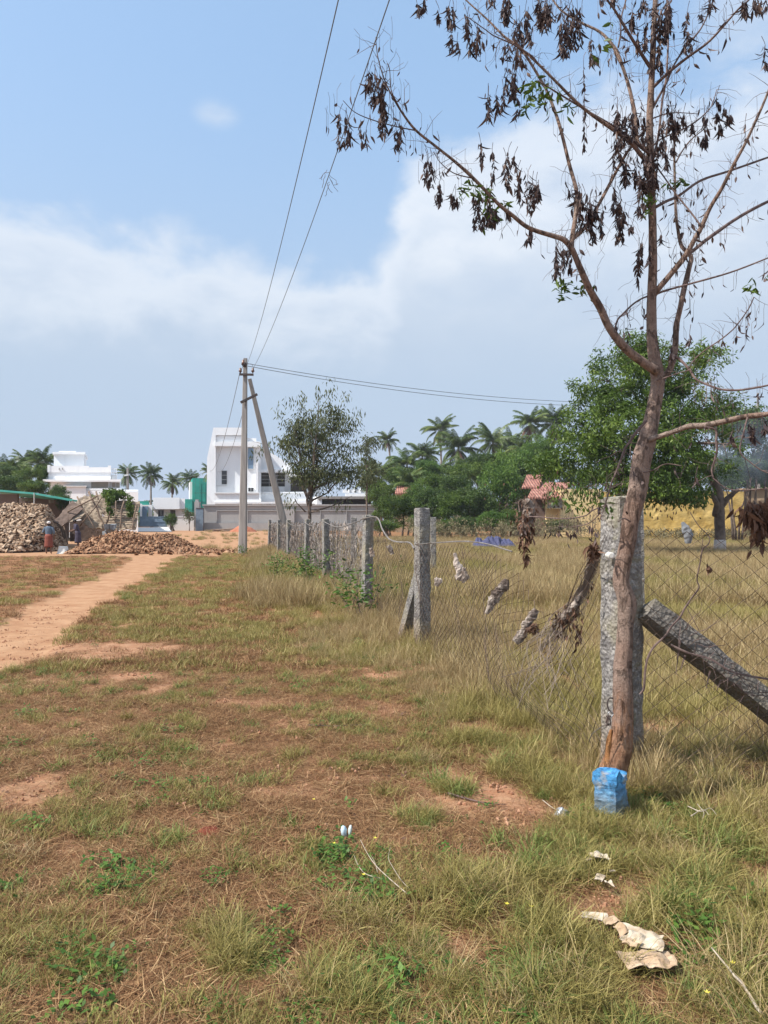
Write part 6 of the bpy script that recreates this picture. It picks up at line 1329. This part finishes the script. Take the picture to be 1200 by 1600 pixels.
mb = MB(); mb.tube(spline([P(172, 806, 45.2), P(175, 790, 45.5), P(180, 776, 45.9), P(195, 776, 45.8), P(203, 790, 45.2), P(202, 806, 45.1)], 5), .025, 5); mb.build('stem', M['twig'], ce)
# ------------------------------------------------------------------ people
M['skin'] = m_simple('brown_skin', (.16, .085, .055), (.20, .11, .07), 6, .6, 0)
M['shirt_b'] = m_simple('faded_blue_shirt', (.085, .12, .17), (.13, .17, .22), 8, .9, .3, .01)
M['shirt_d'] = m_simple('dark_shirt', (.05, .04, .06), (.07, .06, .09), 8, .9, .3, .01)
M['cap'] = m_simple('white_cloth', (.68, .66, .63), (.55, .52, .5), 10, .9, .2, .01)
M['hair'] = m_simple('black_hair', (.015, .012, .012), (.03, .022, .02), 20, .5, .2, .005)
def m_check():
    t = NT('checked_skirt'); o = t.obj(); n = t.noise(9, o, 3)
    w1 = t.n('TexWave', {'Scale': 6, 'Vector': o}, bands_direction='X').outputs[1]; w2 = t.n('TexWave', {'Scale': 5, 'Vector': o}, bands_direction='Z').outputs[1]
    c = t.mix(t.ramp(t.math('ADD', w1, w2), [(.55, 0), (.62, 1)]), (.17, .035, .025), (.24, .08, .055)); return t.bsdf(t.mix(t.math('MULTIPLY', n, .3), c, (.12, .03, .03)), .9)
M['skirt'] = m_check()
def skin_body(J, E, Rr, parent, mat, name='body'):
    me = bpy.data.meshes.new(name); me.from_pydata(J, E, []); o = bpy.data.objects.new(name, me)
    C.objects.link(o); o.parent = parent; sk = o.modifiers.new('skin', 'SKIN')
    sk.use_smooth_shade = True
    if not me.skin_vertices: me.attributes
    for i, r in enumerate(Rr): me.skin_vertices[0].data[i].radius = (r, r) if np.isscalar(r) else r
    me.skin_vertices[0].data[0].use_root = True
    sb = o.modifiers.new('sub', 'SUBSURF'); sb.levels = 1; sb.render_levels = 1; me.materials.append(mat)
    return o
def ellipse_tube(rings, name, mat, parent, n=20, fold=0, seed=0):
    """rings: (x, y, z, rx, ry)"""
    mb = MB(); V = []
    for i, (x, y, z, rx, ry) in enumerate(rings):
        for k in range(n):
            a = 2*PI*k/n; f = 1+fold*(i/len(rings))*math.sin(a*7+seed)+.03*mnoise.noise(Vector((k*.9, i*.8, seed)))
            V.append((x+math.cos(a)*rx*f, y+math.sin(a)*ry*f, z))
    m = len(rings); Fc = [(i*n+k, (i+1)*n+k, (i+1)*n+(k+1) % n, i*n+(k+1) % n) for i in range(m-1) for k in range(n)]+[tuple(range(n)), tuple(range((m-1)*n+n-1, (m-1)*n-1, -1))]
    mb.add(V, Fc); return mb.build(name, mat, None, True), parent
def attach(pair):
    o, p = pair; o.parent = p; return o
def person(base, rz, H, pose, shirt, lower, head, label, group=None):
    e = empty('person', base, label, 'person'); s = H/1.6; e.rotation_euler = (0, 0, rz); e.scale = (s, s, s)
    bend = pose.get('bend', 0); hx = lambda z: bend*(z-.85)*(.6) if z > .85 else 0     # leaning forward (towards -y)
    def T(x, y, z): return (x, y-(hx(z)), z)
    J = [T(0, 0, .86), T(0, 0, .98), T(0, 0, 1.14), T(0, .01, 1.28), T(0, .0, 1.37), T(0, -.01, 1.43), T(0, -.015, 1.50), T(0, -.01, 1.57),
         T(.10, 0, .82), T(.105, -.01, .44), T(.11, .02, .08), T(.115, -.09, .03), T(-.10, 0, .82), T(-.105, -.01, .44), T(-.11, .02, .08), T(-.115, -.09, .03)]
    Rr = [(.13, .1), (.115, .09), (.125, .095), (.12, .09), (.06, .055), (.045, .045), (.078, .09), (.07, .078), .085, .058, .038, .032, .085, .058, .038, .032]
    E = [(0, 1), (1, 2), (2, 3), (3, 4), (4, 5), (5, 6), (6, 7), (0, 8), (8, 9), (9, 10), (10, 11), (0, 12), (12, 13), (13, 14), (14, 15)]
    arms = {}
    for sd, key in ((1, 'r'), (-1, 'l')):
        sh = T(sd*.165, 0, 1.29); el, wr, ha = [T(*q) for q in pose[key]]; k = len(J); J += [sh, el, wr, ha]; Rr += [.05, .038, .026, (.032, .018)]; E += [(3, k), (k, k+1), (k+1, k+2), (k+2, k+3)]
        d = Vector(ha)-Vector(wr); d.normalize(); sdv = d.cross(Vector((0, 1, 0))); sdv = sdv.normalized() if sdv.length > .1 else Vector((1, 0, 0))
        for f in range(4):
            p0 = Vector(ha)+sdv*(f-1.5)*.016+d*.03; p1 = p0+d*(.035+.006*(f in (1, 2)))+Vector((0, -.012, 0)); kk = len(J); J += [tuple(p0), tuple(p1)]; Rr += [.009, .008]; E += [(k+3, kk), (kk, kk+1)]
        p0 = Vector(wr)+sdv*.03+d*.02; p1 = p0+sdv*.02+d*.03; kk = len(J); J += [tuple(p0), tuple(p1)]; Rr += [.010, .008]; E += [(k+2, kk), (kk, kk+1)]
        arms[key] = (sh, el, wr)
    skin_body(J, E, Rr, e, M['skin'])
    for key in ('r', 'l'):
        sh, el, wr = [Vector(q) for q in arms[key]]; mb = MB(); mb.tube([sh.lerp(Vector((0, sh.y, sh.z)), .3), sh, sh.lerp(el, .5), el, el.lerp(wr, .25)], [.07, .078, .066, .058, .056], 12, wob=.08); o = mb.build('sleeve', shirt, None, True); o.parent = e
    attach(ellipse_tube([T(0, 0, .74)+(.19, .15), T(0, 0, .84)+(.185, .145), T(0, 0, .98)+(.16, .125), T(0, .0, 1.12)+(.175, .13), T(0, .005, 1.26)+(.19, .125), T(0, .005, 1.33)+(.15, .105), T(0, 0, 1.385)+(.065, .062)], 'shirt', shirt, e, fold=.03))
    attach(ellipse_tube([T(0, 0, .98)+(.165, .13), T(0, 0, .85)+(.195, .155)]+[(0, 0, .85-q*.085, .185+.003*q, .15+.004*q) for q in range(1, 7)], 'skirt', lower, e, fold=.07, seed=2))
    hd = Vector(T(0, -.012, 1.515)); mb = MB(); V = []
    n = 14; rings = [(-.02, .088, .098), (.03, .094, .104), (.07, .082, .09), (.10, .05, .055), (.112, .01, .01)] if head == 'cap' else [(-.06, .07, .06), (-.02, .085, .088), (.03, .09, .098), (.07, .076, .085), (.10, .045, .05), (.108, .01, .01)]
    o, _ = ellipse_tube([(hd.x, hd.y+.012, hd.z+z, rx, ry) for z, rx, ry in rings], 'head_cloth' if head == 'cap' else 'hair', M['cap'] if head == 'cap' else M['hair'], e, 16); o.parent = e
    if head == 'cap':
        o, _ = ellipse_tube([(hd.x, hd.y+.05, hd.z-.10, .06, .05), (hd.x, hd.y+.035, hd.z-.04, .082, .075), (hd.x, hd.y+.02, hd.z, .086, .085)], 'hair', M['hair'], e, 14); o.parent = e
    mb = MB(); f = hd+Vector((0, -.085, 0)); mb.tube([f+Vector((0, 0, .015)), f+Vector((0, -.018, -.015)), f+Vector((0, 0, -.022))], [.006, .013, .008], 6)
    for sx in (-1, 1): mb.tube([hd+Vector((sx*.082, 0, .02)), hd+Vector((sx*.092, .008, 0)), hd+Vector((sx*.082, 0, -.025))], [.008, .014, .006], 6); mb.tube([f+Vector((sx*.03-.012, .004, .018)), f+Vector((sx*.03, -.002, .02)), f+Vector((sx*.03+.012, .004, .018))], [.003, .007, .003], 6)
    mb.tube([f+Vector((-.02, .006, -.045)), f+Vector((0, -.004, -.045)), f+Vector((.02, .006, -.045))], [.003, .007, .003], 6)
    o = mb.build('face', M['skin'], None, True); o.parent = e
    return e
q = P(76, 864, 36.6); person(Vector((q.x, 36.6, float(gz(q.x, 36.6))+.01)), R(185), 1.60, {'r': [(-.0+.26, .03, 1.07), (.20, -.14, 1.28), (.16, -.17, 1.36)], 'l': [(-.25, .02, 1.05), (-.24, -.10, .82), (-.23, -.12, .75)]}, M['shirt_b'], M['skirt'], 'cap',
       'person in white cap, blue shirt and red checked skirt seen from behind')
q = P(122, 850, 41.6); person(Vector((q.x, 41.6, float(gz(q.x, 41.6))+.05)), R(-60), 1.66, {'r': [(.22, -.10, 1.08), (.16, -.30, 1.0), (.14, -.37, .98)], 'l': [(-.22, -.10, 1.08), (-.16, -.30, 1.02), (-.14, -.37, 1.0)], 'bend': -.0+.45}, M['shirt_d'], M['shirt_d'], 'hair',
       'person with black hair in dark clothes stooping over behind the reddish heap')
q = P(96, 861, 36.7); mb = MB(); g0 = float(gz(q.x, 36.7))
mb.tube([Vector((q.x, 36.9, g0+z)) for z in (0, .02, .03, .05, .34, .37)], [.31, .32, .31, .28, .215, .19], 24); tag(mb.build('tub', M['whiteplastic'], None, True), 'white tub standing upside down beside the person in the white cap', 'tub')
mb = MB(); x0, y0 = P(380, 828, 84).x, 84; V = []; 
for j in range(16):
    for i in range(24):
        u = i/23*2-1; v = j/15*2-1; r = max(0, 1-math.hypot(u, v)); V.append((x0+u*1.6, y0+v*1.6, .5+1.0*r**.8+.12*mnoise.noise(Vector((u*4, v*4, 0)))))
mb.add(V, [(j*24+i, j*24+i+1, (j+1)*24+i+1, (j+1)*24+i) for j in range(15) for i in range(23)])
M['redsoil'] = m_simple('red_soil', (.40, .15, .085), (.30, .11, .06), 5, .95, .8, .04); tag(mb.build('soil_heap', M['redsoil'], None, True), 'heap of brick red soil dumped before the grey wall', 'soil heap')
mb = MB()
for k in range(9):
    p = P(random.uniform(315, 350), 829, 86); a = Vector((p.x, p.y+random.uniform(-1.5, 1.5), .62+.05*k%.2)); mb.tube([a, a+Vector((random.uniform(1.2, 2.4), random.gauss(0, .4), random.uniform(0, .15)))], .07, 5)
tag(mb.build('plank_pile', M['bamboo']), 'few planks and sticks lying at the foot of the distant pole', 'planks')
# ------------------------------------------------------------------ small things in the foreground grass
M['paper'] = m_simple('torn_paper', (.58, .50, .39), (.34, .26, .18), 22, .9, .4, .004, world=True)
M['kraft'] = m_simple('brown_paper', (.34, .23, .14), (.52, .39, .27), 18, .9, .5, .004, world=True)
def crumple(px, py, w, l, rz, mat, label, lift=.03, amp=.022, grp='scraps of torn paper in the grass', cut=.0):
    gx, gy = gpt(px, py); g0 = float(gz(gx, gy)); n, m = 16, 14; V = []; sd = random.random()*50
    for s in (0, 1):
        for j in range(m+1):
            for i in range(n+1):
                u = (i/n-.5)*w; v = (j/m-.5)*l; q = Vector((u*14+sd, v*14, 0)); r = math.hypot(u/w, v/l)
                ex = (1+.3*mnoise.noise(Vector((math.atan2(v, u)*1.3, sd, 2)))*min(1, r*3)); e = (abs(mnoise.noise(q*.8))*amp*1.6+abs(mnoise.noise(q*2.0))*amp*.7)*(1-.5*r)
                x = u*ex; y = v*ex; V.append((gx+x*math.cos(rz)-y*math.sin(rz), gy+x*math.sin(rz)+y*math.cos(rz), g0+lift+e-.0016*s))
    k0 = (n+1)*(m+1); Fc = []
    for j in range(m):
        for i in range(n): k = j*(n+1)+i; Fc += [(k, k+1, k+n+2, k+n+1), (k0+k, k0+k+n+1, k0+k+n+2, k0+k+1)]
    mb = MB(); mb.add(V, Fc); return tag(mb.build('paper_scrap', mat), label, 'paper', grp)
crumple(937, 1357, .075, .06, .2, M['paper'], 'pale torn paper scrap furthest up, nearest the blue stone', .05)
crumple(921, 1358, .03, .02, .8, M['paper'], 'tiny pale fleck left of the uppermost paper scrap', .045)
crumple(938, 1388, .05, .035, 1.0, M['paper'], 'narrow white paper scrap with ragged ends, second from the top', .04, .03)
crumple(950, 1400, .045, .035, .2, M['paper'], 'small paper scrap leaning on the narrow white one', .04, .03)
crumple(957, 1377, .025, .02, .2, M['paper'], 'tiny white paper fleck just below the uppermost scrap', .04, .01)
crumple(930, 1455, .085, .05, -.3, M['paper'], 'greyish flattened paper scrap half sunk in the clump', .045, .015)
crumple(958, 1468, .06, .05, .5, M['kraft'], 'brown crumpled paper piece above the big sheet', .05, .03)
crumple(971, 1487, .035, .05, .2, M['kraft'], 'dark folded brown paper piece touching the big sheet', .05, .04)
crumple(1004, 1496, .14, .11, -.5, M['paper'], 'creased cream sheet forming the upper half of the big paper', .055, .02)
crumple(1015, 1527, .17, .10, .05, M['kraft'], 'large brown creased sheet at the bottom of the paper trail', .05, .022)
crumple(988, 1505, .05, .05, .9, M['kraft'], 'curled brown paper strip on the left side of the big sheet', .06, .03)
def gtube(pts, r, mat, name, label, cat, z=.02, wob=.3, more=(), group=None):
    mb = MB()
    for k, (pp, rr) in enumerate([(pts, r)]+list(more)):
        c = [];
        for (x, y, *h) in pp: gx, gy = gpt(x, y); c.append((gx, gy, float(gz(gx, gy))+z+(h[0] if h else 0)))
        c = spline(c, 5); mb.tube(c, list(np.linspace(rr, rr*.35, len(c))), 6, wob=wob)
    return tag(mb.build(name, mat, None, True), label, cat, group)
M['pale_twig'] = m_simple('bleached_twig', (.46, .39, .31), (.33, .27, .21), 30, .8, .2, .002, world=True)
gtube([(636, 1414), (622, 1402), (604, 1390, .01), (588, 1377, .02), (575, 1362, .03), (563, 1344, .05)], .0030, M['pale_twig'], 'bleached_twig', 'forked bleached white twig lying in the middle of the turf', 'twig', .05,
      more=[([(601, 1391), (585, 1391, .01), (570, 1387, .015), (560, 1380, .03), (553, 1370, .05)], .0024), ([(590, 1380), (586, 1372, .02), (580, 1364, .03)], .0015)])
gtube([(638, 1406), (626, 1392), (612, 1376, .02), (607, 1368, .03), (610, 1358, .05)], .002, M['pale_twig'], 'bleached_twig', 'short straight bleached twig just right of the forked one', 'twig', .05)
gtube([(1190, 1612), (1176, 1592, .01), (1160, 1572, .02), (1148, 1560, .02), (1130, 1542, .03), (1112, 1520, .03)], .0065, M['pale_twig'], 'grey_stick', 'smooth grey stick poking out of the bottom right corner', 'stick', .05, .1)
gtube([(700, 1240), (730, 1249), (760, 1256), (790, 1258)], .006, M['twig'], 'dead_twig', 'brown dead twig on the bare red patch left of the blue stone', 'twig', .012)
gtube([(480, 1138), (520, 1139), (560, 1138), (590, 1137)], .006, M['twig'], 'dead_twig', 'long dark root-like twig lying across the middle turf', 'twig', .02)
gtube([(848, 1258), (862, 1268), (872, 1275)], .003, M['pale_twig'], 'dead_twig', 'thin pale twig pointing at the foil ball', 'twig', .03)
gtube([(1075, 1300), (1095, 1310), (1110, 1303), (1120, 1315)], .003, M['pale_twig'], 'bleached_twig', 'pale twigs tangled in the grass right of the blue stone', 'twig', .12, more=[([(1080, 1318), (1098, 1306), (1108, 1316)], .0025), ([(1090, 1296), (1100, 1312), (1098, 1322)], .002)])
def lump(px, py, r, h, mat, name, label, cat, amp=.4, lift=0):
    gx, gy = gpt(px, py); g0 = float(gz(gx, gy))+lift; mb = MB(); n = 22; V = [(gx, gy, g0+h)]
    R_ = 7
    for j in range(1, R_+1):
        for i in range(n):
            a = 2*PI*i/n; t = j/R_; x = math.cos(a)*r*t; y = math.sin(a)*r*t; e = 1+amp*mnoise.noise(Vector((math.cos(a)*2+px, math.sin(a)*2, t*2))); V.append((gx+x*e, gy+y*e, g0+h*(1-t**2)*(1+amp*.5*mnoise.noise(Vector((x*40, y*40, px))))-.004*(j == R_)))
    Fc = [(0, 1+i, 1+(i+1) % n) for i in range(n)]+[(1+(j-1)*n+i, 1+j*n+i, 1+j*n+(i+1) % n, 1+(j-1)*n+(i+1) % n) for j in range(1, R_) for i in range(n)]
    mb.add(V, Fc); return tag(mb.build(name, mat, None, True), label, cat)
M['antsoil'] = m_simple('deep_red_soil', (.26, .06, .035), (.17, .04, .022), 60, .95, 1, .01, world=True)
lump(327, 1302, .06, .016, M['antsoil'], 'ant_hill', 'little mound of deep red fresh soil in the turf', 'ant hill', lift=.012)
M['foil'] = m_simple('silver_foil', (.55, .57, .6), (.3, .31, .33), 30, .35, .8, .004, metal=.7, world=True)
lump(878, 1277, .032, .03, M['foil'], 'foil_ball', 'crushed silver foil wrapper on the red patch left of the blue stone', 'foil', .9, .025)
M['wrap_b'] = m_simple('pale_blue_wrapper', (.42, .60, .72), (.60, .72, .78), 20, .5, .3, .004, world=True)
M['wrap_g'] = m_simple('green_grey_wrapper', (.25, .42, .36), (.5, .55, .52), 20, .5, .3, .004, world=True)
we = empty('candy_wrapper', (*gpt(541, 1310), 0), 'small pale blue and green wrapper standing up in the middle turf', 'wrapper')
gx, gy = gpt(541, 1312); g0 = float(gz(gx, gy))+.02
for (dx, hh, ww, mt) in [(-.014, .045, .012, 'wrap_b'), (.020, .048, .008, 'wrap_g')]:
    mb = MB(); mb.tube([Vector((gx+dx+.012*math.copysign(1, -dx), gy, g0-.005)), Vector((gx+dx*.9, gy, g0+hh*.3)), Vector((gx+dx, gy, g0+hh*.7)), Vector((gx+dx*1.1, gy+.004, g0+hh)), Vector((gx+dx*1.1, gy+.005, g0+hh*1.08))], [ww*.5, ww, ww*1.15, ww*.7, ww*.1], 10, wob=.5); mb.build('wrapper_lobe', M[mt], we, True)
# leafy twig litter: yellow flowers dotted in the turf
for (px, py) in [(490, 1268), (586, 1332), (522, 1340), (568, 1392), (830, 1445), (1145, 1540), (945, 1190), (1105, 1585), (792, 1440)]:
    gx, gy = gpt(px, py); z = float(gz(gx, gy))+.07; mb = MB()
    for k in range(5): a = k*1.2566; mb.add([(gx, gy, z), (gx+math.cos(a-.4)*.006, gy+math.sin(a-.4)*.006, z+.003), (gx+math.cos(a)*.010, gy+math.sin(a)*.010, z+.005), (gx+math.cos(a+.4)*.006, gy+math.sin(a+.4)*.006, z+.003)], [(0, 1, 2, 3)])
    o = mb.build('yellow_flower', M['weed_yel']); tag(o, 'tiny yellow wild flower dotted in the turf', 'flower', 'tiny yellow flowers in the turf')
# ------------------------------------------------------------------ air: smoke and haze
def smoke_box():
    a = P(1075, 775, 44); b = P(1215, 630, 44); mb = MB(); mb.box(a.x, b.x+1.5, 40, 50, a.z, b.z); o = mb.build('smoke', None)
    m = bpy.data.materials.new('smoke'); m.use_nodes = True; t = m.node_tree; t.nodes.clear(); n = NT.__new__(NT); n.m = m; n.t = t; n.out = t.nodes.new('ShaderNodeOutputMaterial')
    p = n.pos(); ctr = ((a.x+b.x+1.5)/2, 45, (a.z+b.z)/2); hf = ((b.x+1.5-a.x)/2, 5, (b.z-a.z)/2)
    q = n.n('VectorMath', {0: p, 1: ctr}, operation='SUBTRACT').outputs[0]; q = n.n('VectorMath', {0: q, 1: hf}, operation='DIVIDE').outputs[0]; l = n.n('VectorMath', {0: q}, operation='LENGTH').outputs['Value']
    fall = n.n('MapRange', {0: l, 1: .25, 2: 1.0, 3: 1.0, 4: 0.0}).outputs[0]; nz = n.ramp(n.noise(.55, p, 4, .6, .8), [(.42, 0), (.7, 1)])
    v = n.n('VolumePrincipled', {'Color': (.62, .70, .88), 'Density': n.math('MULTIPLY', n.math('MULTIPLY', fall, nz), .11)}); t.links.new(v.outputs[0], n.out.inputs['Volume'])
    o.data.materials.clear(); o.data.materials.append(m); tag(o, 'thin bluish smoke drifting before the trees at the right edge', 'smoke', kind='stuff')
smoke_box()
def haze(den):
    mb = MB(); mb.box(-4200, 4200, -80, 4000, -2.0, 60); o = mb.build('haze', None); m = bpy.data.materials.new('haze'); m.use_nodes = True; t = m.node_tree; t.nodes.clear()
    out = t.nodes.new('ShaderNodeOutputMaterial'); v = t.nodes.new('ShaderNodeVolumePrincipled'); v.inputs['Color'].default_value = (.80, .87, 1, 1); v.inputs['Density'].default_value = den; t.links.new(v.outputs[0], out.inputs['Volume'])
    o.data.materials.clear(); o.data.materials.append(m); tag(o, 'pale summer haze in the air', 'haze', kind='stuff')
HAZE = 0.0003
if HAZE: haze(HAZE)
# ------------------------------------------------------------------ light and sky
SUN_AZ = R(-108)      # from straight ahead, clockwise: the sun stands to the left, a little behind
SUN_EL = R(50)
sd = Vector((math.sin(SUN_AZ)*math.cos(SUN_EL), math.cos(SUN_AZ)*math.cos(SUN_EL), math.sin(SUN_EL)))
sl = bpy.data.lights.new('sun', 'SUN'); sl.energy = 4.9; sl.angle = R(.6); sl.color = (1, .95, .88)
so = bpy.data.objects.new('sun', sl); C.objects.link(so); so.rotation_euler = sd.to_track_quat('Z', 'Y').to_euler()
W = bpy.data.worlds.new('World'); S.world = W; W.use_nodes = True; wt = W.node_tree; wt.nodes.clear()
class WT(NT):
    def __init__(s, t): s.t = t
w = WT(wt); wo = wt.nodes.new('ShaderNodeOutputWorld')
sky = w.n('TexSky', sky_type='NISHITA'); sky.sun_disc = False; sky.sun_elevation = SUN_EL; sky.sun_rotation = SUN_AZ; sky.air_density = 1.2; sky.dust_density = 2.2; sky.ozone_density = 1.5
dirv = w.n('TexCoord').outputs['Generated']
sep = w.n('SeparateXYZ', {0: dirv}); X_, Y_, Z_ = sep.outputs
az = w.math('MULTIPLY', w.math('ARCTAN2', X_, Y_), 57.2958); el = w.math('MULTIPLY', w.math('ARCSINE', Z_), 57.2958)
mp = w.n('Mapping', {0: dirv, 'Scale': (1, 1, 1.9)}).outputs[0]
n1 = w.noise(5.2, mp, 8, .56, .25); n2 = w.noise(2.1, mp, 4, .5); n3 = w.noise(13, mp, 6, .6, .4)
def ss(a, b, x):
    nd = w.n('MapRange', {0: x, 1: a, 2: b, 3: 0.0, 4: 1.0}, interpolation_type='SMOOTHSTEP'); return nd.outputs[0]
mul = lambda a, b: w.math('MULTIPLY', a, b)
add = lambda a, b: w.math('ADD', a, b)
wv = mul(w.math('SUBTRACT', n1, .5), 16.0); wv = add(wv, mul(w.math('SUBTRACT', n3, .5), 5.0))
elw = add(el, wv); azw = add(az, mul(w.math('SUBTRACT', n1, .5), 12.0))
inv = lambda a: w.math('SUBTRACT', 1.0, a)
# long bank of cloud across the view, its top at about 21 deg on the left, rising to 30 deg on the right
top = add(19.4, mul(ss(-.5, 3.5, azw), 8.5))
bank = mul(inv(ss(-2.6, 2.2, w.math('SUBTRACT', elw, top))), ss(4, 15, el))
wisp = mul(mul(ss(21, 26, az), ss(28, 32, elw)), .55)
tiny = mul(inv(ss(.4, 2.3, w.math('SQRT', add(w.math('POWER', w.math('SUBTRACT', az, -12.9), 2.0), w.math('POWER', mul(w.math('SUBTRACT', el, 28.6), 1.8), 2.0))))), ss(.35, .6, n1))
left = mul(mul(inv(ss(-27, -23, azw)), ss(34, 38, el)), .6)
rest = mul(ss(32, 60, w.math('ABSOLUTE', az)), ss(.50, .64, n2))
mask = w.math('MAXIMUM', w.math('MAXIMUM', bank, wisp), w.math('MAXIMUM', w.math('MAXIMUM', mul(tiny, .6), left), mul(rest, .6)))
bright = w.ramp(add(mul(n1, .7), mul(n3, .3)), [(.38, (.44, .51, .615)), (.52, (.53, .585, .66)), (.66, (.64, .67, .71))])
low = ss(9, 24, el)
cl_col = w.mix(low, (.375, .455, .56), bright)
rim = mul(inv(ss(0, 6.5, w.math('ABSOLUTE', w.math('SUBTRACT', w.math('SUBTRACT', elw, top), -2.0)))), .55)
cl_col = w.mix(rim, cl_col, (.67, .70, .74))
SKY_K = 0.15
skyc = w.mix(1.0, sky.outputs[0], (SKY_K,)*3, 'MULTIPLY')
# pale summer haze low in the air
hz = w.mix(ss(0, 34, el), (.35, .43, .54), w.mix(.55, skyc, (.30, .47, .70)))
col = w.mix(mul(mask, .86), hz, cl_col)
bg = w.n('Background', {'Color': col, 'Strength': 1.0}); wt.links.new(bg.outputs[0], wo.inputs[0])
S.view_settings.view_transform = 'Standard'; S.view_settings.look = 'None'; S.view_settings.exposure = 0.5; S.view_settings.gamma = 1
S.cycles.max_bounces = 6; S.cycles.transparent_max_bounces = 12; S.cycles.diffuse_bounces = 3; S.cycles.volume_bounces = 0; S.cycles.use_denoising = True
